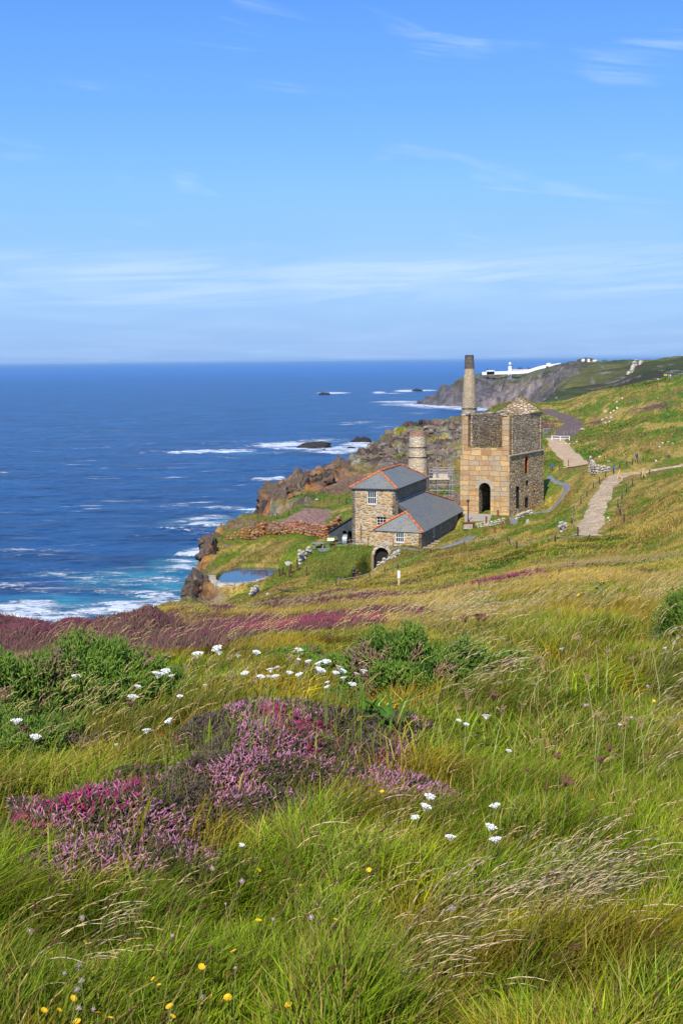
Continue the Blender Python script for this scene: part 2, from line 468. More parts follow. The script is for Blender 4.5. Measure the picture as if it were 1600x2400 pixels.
# flat pads under the buildings: polygon in world xy, level
PADS = []

def rockiness(x, y, sd):
    m = (1 - sstep(sd, -1.0, 3.0)) * sstep(y, 95, 135)
    m = m * (1 - .0 * m)
    m = np.maximum(m, blob(x, y, 900, 345, 22, 40, .35))
    m = np.maximum(m, blob(x, y, 1010, 375, 26, 42, .35))
    m = np.maximum(m, blob(x, y, 960, 305, 13, 26, .3) )
    m = np.maximum(m, blob(x, y, 840, 318, 12, 22, .3))
    m = np.maximum(m, blob(x, y, 740, 285, 9, 14, .3))
    m = np.maximum(m, blob(x, y, 690, 270, 10, 12, .3))
    m = np.maximum(m, blob(x, y, 640, 262, 6, 9, .3))
    # far headland cliffs and outcrops
    far = sstep(y, 1850, 1950)
    zt = (base_cache if base_cache is not None else np.zeros_like(x))
    m = np.maximum(m, far * (1 - sstep(zt + 14 * (fbm(x / 40, y / 40, 5) - .5) * 2, -48, -36)))
    m = np.maximum(m, blob(x, y, 1130, 2060, 30, 60) * far)
    m = np.maximum(m, blob(x, y, 1170, 2035, 45, 60) * far)
    m = np.maximum(m, blob(x, y, 1265, 1750, 50, 260, .4) )
    m = np.maximum(m, blob(x, y, 1262, 1150, 16, 200, .4) * .8)
    m = np.maximum(m, blob(x, y, 1300, 1350, 22, 120, .5) * .8)
    return m
base_cache = None

def H(x, y, fine=True):
    """ground height"""
    global base_cache
    shp = np.shape(x)
    x = np.asarray(x, float).ravel(); y = np.asarray(y, float).ravel()
    z = base_t(x, y) * np.maximum(y, 1.2)
    sd = land_sd(x, y)
    base_cache = z
    rk = rockiness(x, y, sd)
    near_ = 1 - sstep(y, 500, 900)
    # path flattening
    pd = np.full(x.shape, 1e9)
    for k, (pp, w) in PXYS.items(): pd = np.minimum(pd, seg_d(x, y, pp) - w / 2)
    keep = sstep(pd, -.3, 2.5)
    for poly, lv in PADS:
        s = poly_sd(x, y, poly)
        keep = keep * (1 - sstep(s, -3, -.5))
    # undulation
    amp = .05 + .55 * sstep(y, 10, 90)
    xr = x - .35 * y
    und = (fbm(xr / 7 + 3, y / 34, 1, 3) - .5) * 1.6 * amp + (fbm(xr / 1.7, y / 7, 2, 3) - .5) * (.10 + .62 * sstep(y, 20, 120))
    und = und + (fbm(x / 90, y / 90, 3, 4) - .5) * 22 * sstep(y, 600, 1200) * (1 - .92 * sstep(y, 1700, 2000))
    z = z + und * np.where(y < 600, keep, 1)
    # rock relief: blocky cells
    if fine:
        wx, wy = x + 4 * (fbm(x / 11, y / 11, 30, 3) - .5), y + 4 * (fbm(x / 11, y / 11, 31, 3) - .5)
        f1, f2, c = voro(wx / 3.4, wy / 4.2, 3)
        g1, g2, c2 = voro(wx / 1.3, wy / 1.9, 4)
        rel = (c - .45) * 3.0 - .9 * (1 - sstep(f2 - f1, 0, .28)) + (c2 - .5) * 1.1 - .4 * (1 - sstep(g2 - g1, 0, .25))
        big, b2, cb = voro(wx / 38 + 2, wy / 52, 6)
        relf = (cb - .5) * 16 + (fbm(x / 14, y / 20, 8, 4) - .5) * 26 - 6 * (1 - sstep(b2 - big, 0, .3))
        z = z + rk * np.where(y < 800, rel * .62, relf)
    # cliffs
    out = np.maximum(-sd, 0)
    jag = (fbm(x / 5, y / 5, 12, 4) - .35) * 7 * sstep(out, 0, 8) * np.where(y < 800, 1, 3)
    wgt = np.where((y > 100), 2.1, .62)
    z = z - out * wgt - jag * sstep(out, 0, 4) * (y > 100) + .0
    z = np.where(sd < 0, np.maximum(z, -96 + 0 * z), z)
    # heather mounds
    lm = (x / np.maximum(y, 1) < -.12) & (y > 11) & (y < 60)
    if lm.any():
        e_ = sstep(y[lm], 11, 15) * (1 - sstep(y[lm], 30, 45)) * sstep(-.12 - x[lm] / y[lm], 0, .04)
        z[lm] += e_ * ((fbm(x[lm] / 1.7 + 5, y[lm] / 3.2, 77, 3) - .60) * .8)
    mz = np.zeros(x.shape); nm = y < 12
    for u, D, ru, rd, h in MOUNDS: mz[nm] = np.maximum(mz[nm], h * blob(x[nm], y[nm], u, D, ru * .8, rd * .8, .7))
    z = z + mz
    # pond basin and rim
    k = blob(x, y, 548, 155.2, 3.1, 3.0, .3); z = z * (1 - k) + np.minimum(z, -30.3) * k
    s = poly_sd(x, y, _pond)
    pr = 1 - sstep(np.abs(s + 0.6), .5, np.where(y < 164, .95, 3.0))
    z = np.where((s > -4) & (y > 150) & (y < 185), z * (1 - pr) + (-28.05) * pr, z)
    z = np.where(s > 0, np.minimum(z, -28.5 - np.minimum(s * 1.5, 2.0)), z)
    for poly, lv in PADS:
        s = poly_sd(x, y, poly); k = 1 - sstep(-s, .3, 2.6)
        z = z * (1 - k) + (lv - EYE) * k
    # mine gully in front of the building
    g = seg_d(x, y, GULLY); k = (1 - sstep(g, .9, 2.1))
    z = np.where(k > 0, np.minimum(z, z * (1 - k) + (-28.9) * k), z)
    return (z + EYE).reshape(shp)
GULLY = [PXY(884, 168.8), PXY(872, 163), PXY(852, 156), PXY(838, 151)]
def HZ(x, y): return float(H(np.array([x]), np.array([y]))[0])
def G(u, D, dz=0.0):
    x, y = PXY(u, D); return Vector((x, y, HZ(x, y) + dz))
# ------------------------------------------------------------------ materials
def new_mat(name):
    m = bpy.data.materials.new(name); m.use_nodes = True
    nt = m.node_tree; nt.nodes.clear()
    out = nt.nodes.new('ShaderNodeOutputMaterial')
    return m, nt, out
class NT:
    def __init__(s, nt): s.n = nt.nodes; s.l = nt.links
    def node(s, t, ins=None, **k):
        n = s.n.new(t)
        for a, b in k.items(): setattr(n, a, b)
        for a, b in (ins or {}).items():
            if hasattr(b, 'is_linked') or isinstance(b, bpy.types.NodeSocket): s.l.new(b, n.inputs[a])
            else: n.inputs[a].default_value = b
        return n
    def math(s, op, a, b=0.0, c=0.0): return s.node('ShaderNodeMath', {0: a, 1: b, 2: c}, operation=op).outputs[0]
    def mix(s, f, a, b, bt='MIX'): return s.node('ShaderNodeMix', {0: f, 6: a, 7: b}, data_type='RGBA', blend_type=bt).outputs[2]
    def ramp(s, x, a, b, lo=0.0, hi=1.0): return s.node('ShaderNodeMapRange', {0: x, 1: a, 2: b, 3: lo, 4: hi}, interpolation_type='SMOOTHSTEP').outputs[0]
    def noise(s, vec, scale, detail=4, rough=.55, dist=0.0): return s.node('ShaderNodeTexNoise', {'Vector': vec, 'Scale': scale, 'Detail': detail, 'Roughness': rough, 'Distortion': dist}).outputs['Fac']
    def mapping(s, vec, sc=(1, 1, 1), rot=(0, 0, 0)): return s.node('ShaderNodeMapping', {0: vec, 'Scale': sc, 'Rotation': rot}).outputs[0]
    def pos(s): return s.node('ShaderNodeNewGeometry').outputs['Position']
    def attr(s, nm, o='Color'): return s.node('ShaderNodeAttribute', attribute_name=nm).outputs[o]
    def bump(s, h, d, st=1.0): return s.node('ShaderNodeBump', {'Height': h, 'Distance': d, 'Strength': st}).outputs[0]
    def bsdf(s, out, col, rough=.9, normal=None, spec=.3, **k):
        ins = {'Base Color': col, 'Roughness': rough, 'Specular IOR Level': spec}
        if normal is not None: ins['Normal'] = normal
        ins.update(k)
        b = s.node('ShaderNodeBsdfPrincipled', ins); s.l.new(b.outputs[0], out.inputs['Surface']); return b
def C4(c): return (c[0], c[1], c[2], 1)

def flat_mat(name, col, rough=.8, metal=0.0, var=.15, scale=6.0, spec=.3, bump=0.0):
    m, nt, out = new_mat(name); t = NT(nt)
    p = t.pos(); n = t.noise(p, scale, 5)
    c = t.mix(t.ramp(n, .3, .7), C4([x * (1 - var) for x in col]), C4([min(1, x * (1 + var)) for x in col]))
    nr = t.bump(n, bump) if bump else None
    t.bsdf(out, c, rough, nr, spec, Metallic=metal)
    return m

def attr_mat(name, rough=.85, var=.2, scale=30.0, trans=0.0, spec=.2):
    m, nt, out = new_mat(name); t = NT(nt)
    c = t.attr('Col')
    if var: c = t.mix(1.0, c, t.node('ShaderNodeCombineColor', {0: t.ramp(t.noise(t.pos(), scale, 3), .3, .7, 1 - var, 1 + var), 1: t.ramp(t.noise(t.pos(), scale, 3), .3, .7, 1 - var, 1 + var), 2: t.ramp(t.noise(t.pos(), scale * .7, 3), .3, .7, 1 - var, 1 + var)}).outputs[0], 'MULTIPLY')
    b = t.bsdf(out, c, rough, None, spec)
    if trans:
        tr = t.node('ShaderNodeBsdfTranslucent', {0: c})
        mx = t.node('ShaderNodeMixShader', {0: trans, 1: b.outputs[0], 2: tr.outputs[0]})
        t.l.new(mx.outputs[0], out.inputs['Surface'])
    return m

def ground_mat():
    m, nt, out = new_mat('ground'); t = NT(nt)
    p = t.pos(); c = t.attr('Col'); rk = t.attr('rock', 'Fac')
    # blades and tussocks seen from afar: fine streaks laid over by the wind
    s1 = t.noise(t.mapping(p, (1.0, .3, .6), (0, 0, R(18))), 2.2, 6, .65)
    s2 = t.noise(t.mapping(p, (1.0, .3, .6), (0, 0, R(18))), 9.0, 5, .7)
    g = t.math('ADD', t.ramp(s1, .3, .7, .62, 1.3), t.ramp(s2, .3, .7, -.3, .3))
    gc = t.mix(1.0, c, t.node('ShaderNodeCombineColor', {0: g, 1: g, 2: g}).outputs[0], 'MULTIPLY')
    # rock
    far = t.ramp(t.node('ShaderNodeSeparateXYZ', {0: p}).outputs[1], 600, 1000)
    v1 = t.node('ShaderNodeTexVoronoi', {'Vector': t.mapping(p, (.8, .8, 1.3)), 'Scale': 1.0}, feature='F1').outputs['Color']
    v1 = t.node('ShaderNodeSeparateColor', {0: v1}).outputs[0]
    n1 = t.noise(p, 1.6, 7, .7); n2 = t.noise(p, .07, 6, .65)
    k = t.math('MULTIPLY', t.ramp(v1, 0, 1, .75, 1.3), t.ramp(n1, .3, .7, .6, 1.35))
    k2 = t.ramp(n2, .3, .7, .55, 1.5)
    k = t.node('ShaderNodeMix', {0: far, 2: k, 3: k2}).outputs[0]
    rc = t.mix(1.0, c, t.node('ShaderNodeCombineColor', {0: k, 1: k, 2: k}).outputs[0], 'MULTIPLY')
    col = t.mix(rk, gc, rc)
    h = t.math('ADD', t.math('MULTIPLY', s2, .10), t.math('MULTIPLY', n1, t.math('MULTIPLY', rk, .9)))
    h = t.math('ADD', h, t.math('MULTIPLY', n2, t.math('MULTIPLY', far, 14.0)))
    t.bsdf(out, col, .95, t.bump(h, 1.0, .9), .12)
    return m

# ------------------------------------------------------------------ ground colour (what grows or lies there)
GREEN = np.array((.145, .185, .014)); LUSH = np.array((.075, .150, .012)); OLIVE = np.array((.215, .185, .026)); STRAW = np.array((.42, .30, .075))
RUST = np.array((.24, .125, .045)); PURPLE = np.array((.17, .05, .085)); HBROWN = np.array((.10, .065, .045)); SOIL = np.array((.30, .17, .125))
GREY = np.array((.19, .145, .11)); DARKROCK = np.array((.075, .052, .042)); ORANGE = np.array((.42, .17, .05)); LICHEN = np.array((.27, .26, .16)); PALE = np.array((.40, .35, .27))

HB = []
def heather_mask(x, y):
    if not HB:      # patches surveyed from the viewpoint: column, row, half width, half depth in photo pixels
        for u, v, ru, rv in ((620, 1462, 90, 16), (760, 1462, 120, 22), (860, 1452, 60, 16), (560, 1475, 60, 12), (690, 1425, 90, 12), (820, 1425, 90, 12), (920, 1440, 80, 12), (880, 1402, 60, 8), (1020, 1392, 70, 8),
                             (1205, 1362, 60, 13), (1120, 1375, 40, 6), (1525, 1345, 40, 14), (480, 1445, 70, 8), (420, 1465, 70, 10), (760, 1398, 60, 7), (960, 1372, 40, 6), (1360, 1330, 40, 5), (640, 1412, 60, 5)):
            d = []
            for w in (v - rv, v, v + rv):
                r = ray(u, w); r = r / r.y; D = np.geomspace(8, 140, 400); z = base_t(r.x * D, D) * D; k = np.where(r.z * D < z)[0]
                d.append(D[k[0]] if len(k) else 120.)
            HB.append((u, (d[0] + d[2]) / 2, ru / FPX * d[1], max(.8, (d[0] - d[2]) / 2)))
    m = np.zeros(x.shape)
    for u, D, ru, rd in ((-200, 27, 5, 15), (20, 27, 3.6, 13), (120, 28, 3.0, 12), (215, 28, 3.0, 12), (300, 25, 2.0, 8), (-60, 16, 2.2, 5), (120, 17, 2.2, 5), (40, 13, 1.8, 2.6), (200, 14, 1.8, 3), (300, 15, 1.3, 2.6), (-150, 13, 1.8, 2.5)):
        m = np.maximum(m, blob(x, y, u, D, ru, rd, .3))
    left = m.copy()
    for u, D, ru, rd in HB: m = np.maximum(m, blob(x, y, u, D, ru, rd, .6) * .9)
    st = 1 + sstep(y, 12, 40) * 5
    return np.maximum(m * sstep(fbm(x / .9, y / (1.1 * st), 41, 4), .36, .52), left * .85 * sstep(fbm(x / 1.2, y / (1.4 * st), 42, 3), .25, .4))

def ray(u, v):
    return F + CR * ((u - 800) / FPX) + CU * ((1200 - v) / FPX)
def ground_color(x, y, z, sd, rk):
    """returns albedo (n,3) and the rock mask"""
    n = len(x)
    a = fbm(x / 14, y / 16, 50, 4); 
    st_ = 1 + 3.5 * sstep(y, 15, 60)
    xs, ys = x - .35 * y, y / st_
    b = fbm(xs / 2.2, ys / 2.6, 51, 4); e = fbm(xs / .8, ys / 1.0, 52, 3)
    w = a * .45 + b * .4 + e * .25
    c = np.repeat(GREEN[None], n, 0)
    c = mixc(c, LUSH, 1 - sstep(w, .38, .52))
    c = mixc(c, OLIVE, sstep(w, .53, .62) * .85)
    c = mixc(c, STRAW, sstep(w + .06 * sstep(y, 14, 40) - .03, .59, .70) * .8)
    r = fbm(xs / 4 + 9, ys / 4, 55, 4)
    c = mixc(c, RUST, sstep(r, .56, .70) * .45)
    # drier sward on the middle slopes
    dry = sstep(y, 9, 15) * (1 - sstep(y, 60, 110)) * sstep(.55 - x / np.maximum(y, 1) , .42, .62)
    c = mixc(c, STRAW * .55 + RUST * .35, dry * sstep(fbm(x / 1.3, y / 2.5, 57, 4), .42, .64) * .6)
    hm = heather_mask(x, y)
    hn = fbm(x / .9, y / .9, 60, 4)
    hc = mixc(np.repeat(HBROWN[None] * .8, n, 0), PURPLE * .8, sstep(hn, .38, .58))
    c = c + (hc - c) * (hm * .85)[:, None]
    c = mixc(c, np.array((.075, .07, .022)), (1 - sstep(y, 9, 16)) * .85)      # thatch colour, kept dark to paint in the shade between the stems
    c = mixc(c, OLIVE * .62 + GREEN * .15, blob(x, y, 830, 163, 14, 9, .5) * (.35 + .5 * fbm(x / 1.5, y / 3, 58, 3)))
    c = mixc(c, SOIL * .55 + OLIVE * .2, blob(x, y, 900, 275, 24, 22, .5) * sstep(fbm(x / 5, y / 9, 59, 4), .36, .55) * .85)
    # plateau edge, dry slopes
    c = mixc(c, OLIVE * .9, blob(x, y, 560, 206, 7, 9) * .7); c = mixc(c, SOIL * .75, blob(x, y, 570, 203, 3.5, 4) * .6)
    c = mixc(c, STRAW * .8, blob(x, y, 400, 100, 3, 30) * .6); c = mixc(c, RUST * 1.25, blob(x, y, 455, 137, 2.2, 5, .6) * .7)
    # tinwork spoil: reddish bare ground
    so_ = poly_sd(x, y, SOILP) + (fbm(x / 3, y / 3, 63, 4) - .5) * 5
    c = mixc(c, SOIL * 1.02, sstep(so_, -.6, .8))
    c = mixc(c, SOIL * .62, blob(x, y, 805, 262, 6, 14, .4) * .9); c = mixc(c, SOIL * .7, blob(x, y, 930, 262, 12, 9, .4) * .7)
    c = mixc(c, SOIL * .5 + GREY * .4, blob(x, y, 1072, 218, 2.5, 12, .4) * .9)
    c = mixc(c, np.array((.26, .2, .16)), blob(x, y, 1010, 245, 7, 10, .4) * .8)
    # heath on the rocky hill and beside the track
    for u, D, ru, rd in ((1050, 405, 8, 12), (1080, 380, 7, 20), (1000, 400, 7, 10), (1275, 325, 3.5, 18), (960, 350, 4, 10), (1150, 440, 8, 10), (1395, 330, 3, 6), (1520, 325, 5, 8), (1180, 700, 20, 40)):
        c = mixc(c, PURPLE * .8 + HBROWN * .3, blob(x, y, u, D, ru, rd, .6) * sstep(fbm(x / 3, y / 3, 66, 4), .35, .55) * .85)
    # far hillsides: duller, darker
    fy = sstep(y, 480, 620)
    fc = mixc(np.repeat(np.array((.085, .10, .028))[None], n, 0), np.array((.17, .165, .05)), sstep(fbm(x / 90, y / 200, 70, 5), .46, .60))
    fc = mixc(fc, np.array((.045, .052, .022)), blob(x, y, 1420, 900, 70, 190, .5) * sstep(fbm(x / 40, y / 60, 74, 4), .3, .5) * .9)
    fc = mixc(fc, np.array((.085, .05, .04)), sstep(fbm(x / 50, y / 90, 71, 5), .55, .66) * .6)
    fc = mixc(fc, np.array((.30, .27, .22)), sstep(fbm(x / 12, y / 30, 72, 4), .68, .74) * .8)
    c = c * (1 - fy[:, None]) + fc * fy[:, None]
    # rock: bare and lichened
    v1, v2, cid = voro(x / 1.9 + fbm(x, y, 5, 3), y / 2.6, 80)
    lz = fbm(x / 6, y / 6, 81, 4)
    rc = np.repeat(GREY[None], n, 0) * (.6 + .8 * cid)[:, None]
    rc = mixc(rc, LICHEN, sstep(lz, .5, .62) * .6)
    rc = mixc(rc, PALE, sstep(cid, .86, .93) * .8)
    rc = mixc(rc, DARKROCK, sstep(fbm(x / 9, y / 9, 83, 4), .48, .62) * .75)
    # iron stained headland ends
    ir = np.maximum.reduce([blob(x, y, 660, 262, 12, 14, .5), blob(x, y, 740, 282, 10, 16, .5) * .85, blob(x, y, 484, 186, 5, 12, .5), blob(x, y, 520, 200, 5, 8, .5)])
    rc = mixc(rc, ORANGE, ir * sstep(fbm(x / 2.2, y / 2.2, 84, 4), .40, .56) * .9)
    rc = mixc(rc, np.array((.30, .12, .05)), blob(x, y, 470, 164, 5, 8, .5) * sstep(fbm(x / 3, y / 3, 85, 4), .4, .6) * .7)
    vg = sstep(fbm(x / 7, y / 9, 86, 4), .60, .68) * (y < 600) * blob(x, y, 960, 345, 40, 70, .3)
    rfar = mixc(np.repeat(np.array((.15, .13, .13))[None], n, 0), np.array((.28, .22, .19)), sstep(fbm(x / 30, y / 60, 87, 5), .48, .62))  # distant cliff rock paled in its colour to stand in for haze
    rfar = mixc(rfar, np.array((.07, .085, .03)), sstep(fbm(x / 45, y / 45, 88, 4), .55, .66) * sstep(z, 25, 40) * .8)
    rc = np.where((y > 700)[:, None], rfar, rc)
    rm = np.clip(rk * (1 - vg), 0, 1)
    c = c * (1 - rm[:, None]) + rc * rm[:, None]
    return c, rm
SOILP = np.array([PXY(u, D) for u, D in ((640, 207), (655, 197), (700, 194), (742, 194), (752, 204), (785, 216), (775, 224), (738, 226), (705, 224), (672, 214))])
M_GROUND = ground_mat()
def grid_mesh(name, A, L, mat):
    aa, ll = np.meshgrid(A, L)
    D = np.exp(ll); X = aa * D
    x, y = X.ravel(), D.ravel()
    z = H(x, y)
    sd = land_sd(x, y)
    global base_cache
    base_cache = z - EYE
    rk = rockiness(x, y, sd)
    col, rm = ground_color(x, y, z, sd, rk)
    nr, nc = len(L), len(A)
    idx = np.arange(nr * nc).reshape(nr, nc)
    q = np.stack([idx[:-1, :-1].ravel(), idx[:-1, 1:].ravel(), idx[1:, 1:].ravel(), idx[1:, :-1].ravel()], 1)
    keep = (z[q] > -3).any(1)
    q = q[keep]
    used = np.zeros(len(z), bool); used[q.ravel()] = True
    rem = np.cumsum(used) - 1
    V = np.stack([x, y, z], 1)[used]
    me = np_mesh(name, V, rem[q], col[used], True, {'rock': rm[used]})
    return tag(link(name, me, mat), kind='structure')

MILL_Z = P(926.5, 1281, 176).z
# -- footprints known before the ground is made
def XY(p): return (p[0], p[1])
PADS = [(np.array([(0.8, 178.6), (8.0, 174.9), (11.3, 173.0), (19.6, 199.5), (13.5, 202), (5.5, 196.5), (-4.5, 181)]), MILL_Z + .02),
        (np.array([(26.7, 199.3), (33.8, 212), (26, 215.2), (18.3, 203.4), (18.8, 194.5), (23.5, 193.8)]), P(1193, 1208, 200).z + .05)]
A1 = np.concatenate([np.linspace(-.55, -.30, 60, endpoint=False), np.linspace(-.30, .30, 640), np.linspace(.305, .55, 60)])
L1 = np.concatenate([np.linspace(math.log(1.2), math.log(120), 420, endpoint=False), np.linspace(math.log(120), math.log(470), 560, endpoint=False), np.linspace(math.log(470), math.log(3000), 330)])
terrain = grid_mesh('ground', A1, L1, M_GROUND)

# ------------------------------------------------------------------ sea
def sea_pt(u, v):
    d = F + CR * ((u - 800) / FPX) + CU * ((1200 - v) / FPX)
    k = EYE / -d.z
    return d.x * k, d.y * k
def sblob(x, y, u, v, ru, rv, rot=0.0):
    """patch on the water: centre seen at (u, v), half width ru px there, half depth rv px there; measured in metres on the sea"""
    cx, cy = sea_pt(u, v); D = cy
    mx = ru / FPX * D; my = abs(sea_pt(u, v - rv)[1] - sea_pt(u, v + rv)[1]) / 2
    n = math.hypot(cx, cy); fx, fy = cx / n, cy / n
    dx, dy = x - cx, y - cy
    a = (dx * fy - dy * fx) / mx; b = (dx * fx + dy * fy) / my + rot * a
    return np.clip(1 - np.hypot(a, b), 0, 1)
FOAM = [(200, 1384, 120, 9, .75, 0), (350, 1388, 90, 10, .85, 0), (30, 1370, 80, 7, .6, 0), (60, 1440, 150, 22, 1.1, 0), (190, 1438, 150, 24, 0.95, 0), (300, 1425, 120, 16, 1.00, 0), (40, 1425, 110, 18, 1.1, 0), (390, 1412, 60, 12, 1.00, 0), (130, 1455, 80, 10, 1, 0),
        (455, 1297, 45, 9, 1.1, 0), (470, 1290, 40, 8, 1, 0), (430, 1318, 50, 10, 0.85, 0), (420, 1335, 60, 10, 1.00, 0), (330, 1362, 130, 12, 0.81, 0), (250, 1350, 90, 10, 0.65, 0), (130, 1345, 70, 7, 0.78, 0),
        (90, 1290, 110, 6, 0.65, .4), (60, 1300, 60, 5, 0.72, .5), (200, 1275, 60, 4, 0.65, 0), (480, 1215, 90, 8, 0.85, 0), (440, 1232, 90, 10, 0.72, 0), (420, 1185, 60, 8, 0.65, 0), (520, 1190, 60, 5, 0.78, 0), (590, 1196, 40, 5, 0.91, 0),
        (470, 1059, 70, 3.5, 1.2, 0), (540, 1058, 60, 2.5, 0.91, 0), (640, 1043, 60, 5, 1.1, 0), (700, 1040, 60, 5, 1.00, 0), (790, 1055, 90, 8, 1.2, 0), (850, 1043, 55, 9, 1.2, 0), (750, 1033, 70, 4, 0.78, 0), (700, 1052, 60, 3, 1.00, 0),
        (632, 1124, 46, 3.5, 1.2, 0), (652, 1121, 16, 4, 1.3, 0), (690, 1128, 30, 3, 0.78, 0),
        (780, 921, 42, 2.2, 1.3, 0), (888, 920, 18, 2.4, 1.3, 0), (920, 922, 30, 1.2, 1.00, 0), (950, 916, 30, 2.6, 1.3, 0), (1000, 915, 30, 1.8, 1.1, 0),
        (930, 942, 70, 2.5, 1.1, 0), (990, 949, 60, 4, 1.3, 0), (1040, 953, 50, 4, 1.3, 0), (1090, 958, 50, 3, 1.2, 0), (1140, 961, 60, 3, 1.1, 0), (1010, 955, 60, 4, 0.78, 0),
        (850, 990, 60, 3, 0.65, 0), (820, 995, 30, 2, 0.78, 0), (920, 1000, 60, 4, 0.65, 0), (980, 968, 60, 3, 0.59, 0)]
TURQ = [(120, 1425, 300, 40, 1.0), (380, 1380, 120, 40, .9), (330, 1355, 200, 30, .9), (430, 1330, 110, 35, .9), (450, 1300, 70, 20, .6), (250, 1425, 260, 30, .9), (480, 1222, 120, 14, .6), (600, 1200, 60, 10, .5), (780, 1050, 130, 12, .5), (560, 1062, 90, 3, .5), (300, 1385, 170, 14, .4), (130, 1345, 90, 8, .4)]
def make_sea():
    ang = np.concatenate([np.linspace(-.80, -.30, 50, endpoint=False), np.linspace(-.30, .30, 760), np.linspace(.31, .8, 40)])
    # rows evenly spread over the depression angle, then out to the horizon
    dep = np.concatenate([np.linspace(.62, .235, 30, endpoint=False), np.linspace(.235, .004, 760, endpoint=False), np.geomspace(.004, .00075, 60)])
    Dr = EYE / dep
    aa, dd = np.meshgrid(ang, Dr)
    x = (aa * dd).ravel(); y = dd.ravel()
    foam = np.zeros(x.shape); tq = np.zeros(x.shape)
    for u, v, ru, rv, s, rot in FOAM: foam = np.maximum(foam, s * 1.25 * sblob(x, y, u, v, ru * 1.15, rv * 1.3, rot) ** .42)
    for u, v, ru, rv, s in TURQ: tq = np.maximum(tq, s * sblob(x, y, u, v, ru, rv) ** .7)
    sd = -land_sd(x, y) - 32 - 6 * (y > 800)
    shore = (1 - sstep(sd, -5, 26)) * (y < 800) * (.35 + .6 * sstep(fbm(x / 40, y / 40, 93, 3), .4, .6))
    shore = np.maximum(shore, (1 - sstep(sd, 5, 34)) * (y > 1800) * .9)
    foam = np.maximum(foam, shore)
    tq = np.maximum(tq, .6 * (1 - sstep(sd, 0, 90)) * (y < 900))
    # streaks drawn out by the swell
    st = fbm(x / 26 + 2 * fbm(x / 60, y / 60, 90, 3), y / 11, 91, 5, .6)
    loc = sstep(fbm(x / 150, y / 170, 92, 3), .42, .58) * (1 - sstep(y, 900, 1700)) 
    nearm = (1 - sstep(y, 380, 900))
    foam = foam + .75 * sstep(st, .50, .66) * np.clip(loc + .35 * nearm, 0, 1)
    swell = (np.sin((x * .35 + y * .94) / 13 + 3 * fbm(x / 70, y / 70, 95, 3)) * .5 + (fbm(x / 9, y / 6, 94, 4) - .5) * 2.4) * (1 - sstep(y, 1500, 3000))
    z = swell * .35 + np.clip(foam - .5, 0, 1) * .8 * (y < 2500)
    nr, nc = len(Dr), len(ang)
    idx = np.arange(nr * nc).reshape(nr, nc)
    q = np.stack([idx[:-1, :-1].ravel(), idx[:-1, 1:].ravel(), idx[1:, 1:].ravel(), idx[1:, :-1].ravel()], 1)
    me = np_mesh('sea', np.stack([x, y, z], 1), q, None, True, {'foam': foam, 'turq': tq})
    m, nt, out = new_mat('sea_water'); t = NT(nt)
    p = t.pos()
    Y = t.node('ShaderNodeSeparateXYZ', {0: p}).outputs[1]
    pm = t.mapping(p, (.5, 1.0, 1.0), (0, 0, R(12)))
    f1 = t.noise(pm, .11, 8, .68, .6); f2 = t.noise(t.mapping(p, (.45, 1, 1)), .55, 6, .7, .8)
    f3 = t.noise(t.mapping(p, (.5, 1, 1)), 2.2, 4, .7, .5)
    fn = t.ramp(t.math('ADD', t.math('ADD', t.math('MULTIPLY', f1, .40), t.math('MULTIPLY', f2, .35)), t.math('MULTIPLY', f3, .25)), .36, .64)
    fa = t.attr('foam', 'Fac')
    # foam breaks up into lace where it is thin
    th = t.math('SUBTRACT', 1.04, t.math('MULTIPLY', t.math('MINIMUM', fa, 1.25), .66))
    foamf = t.node('ShaderNodeMapRange', {0: t.math('SUBTRACT', fn, th), 1: -.04, 2: .22}).outputs[0]
    foamf = t.math('MULTIPLY', foamf, t.ramp(fa, .02, .25))
    cap = t.noise(t.mapping(p, (.25, 1, 1), (0, 0, R(8))), .10, 8, .75, .3)
    capf = t.math('MULTIPLY', t.math('MULTIPLY', t.ramp(cap, .57, .66), t.ramp(t.noise(p, .006, 3), .42, .60, .05, 1.0)), t.ramp(Y, 3500, 700, .0, .85))
    foamf = t.math('MAXIMUM', foamf, capf)
    wv = t.noise(t.mapping(p, (.35, 1, 1), (0, 0, R(10))), .035, 8, .7)
    deep = t.mix(t.ramp(wv, .36, .64), (.0008, .028, .105, 1), (.002, .075, .235, 1))
    deep = t.mix(t.ramp(Y, 1500, 9000), deep, (.005, .10, .34, 1))
    base = t.mix(t.math('MULTIPLY', t.attr('turq', 'Fac'), t.ramp(f1, .38, .6, .25, 1.0)), deep, (.045, .40, .47, 1))
    col = t.mix(foamf, base, (.80, .84, .86, 1))
    h1 = t.noise(t.mapping(p, (.4, 1, 1), (0, 0, R(14))), .22, 8, .7)
    h2 = t.noise(t.mapping(p, (.3, 1, 1), (0, 0, R(4))), .02, 6, .6)
    h = t.math('ADD', t.math('MULTIPLY', h1, 2.6), t.math('MULTIPLY', h2, t.ramp(Y, 1000, 6000, 0, 18)))
    h = t.math('ADD', h, t.math('MULTIPLY', foamf, .5))
    rough = t.math('ADD', t.math('MULTIPLY', foamf, .5), .28)
    t.bsdf(out, col, rough, t.bump(h, 1.0, 1.0), .30)
    return tag(link('sea', me, m), kind='structure')
sea = make_sea()
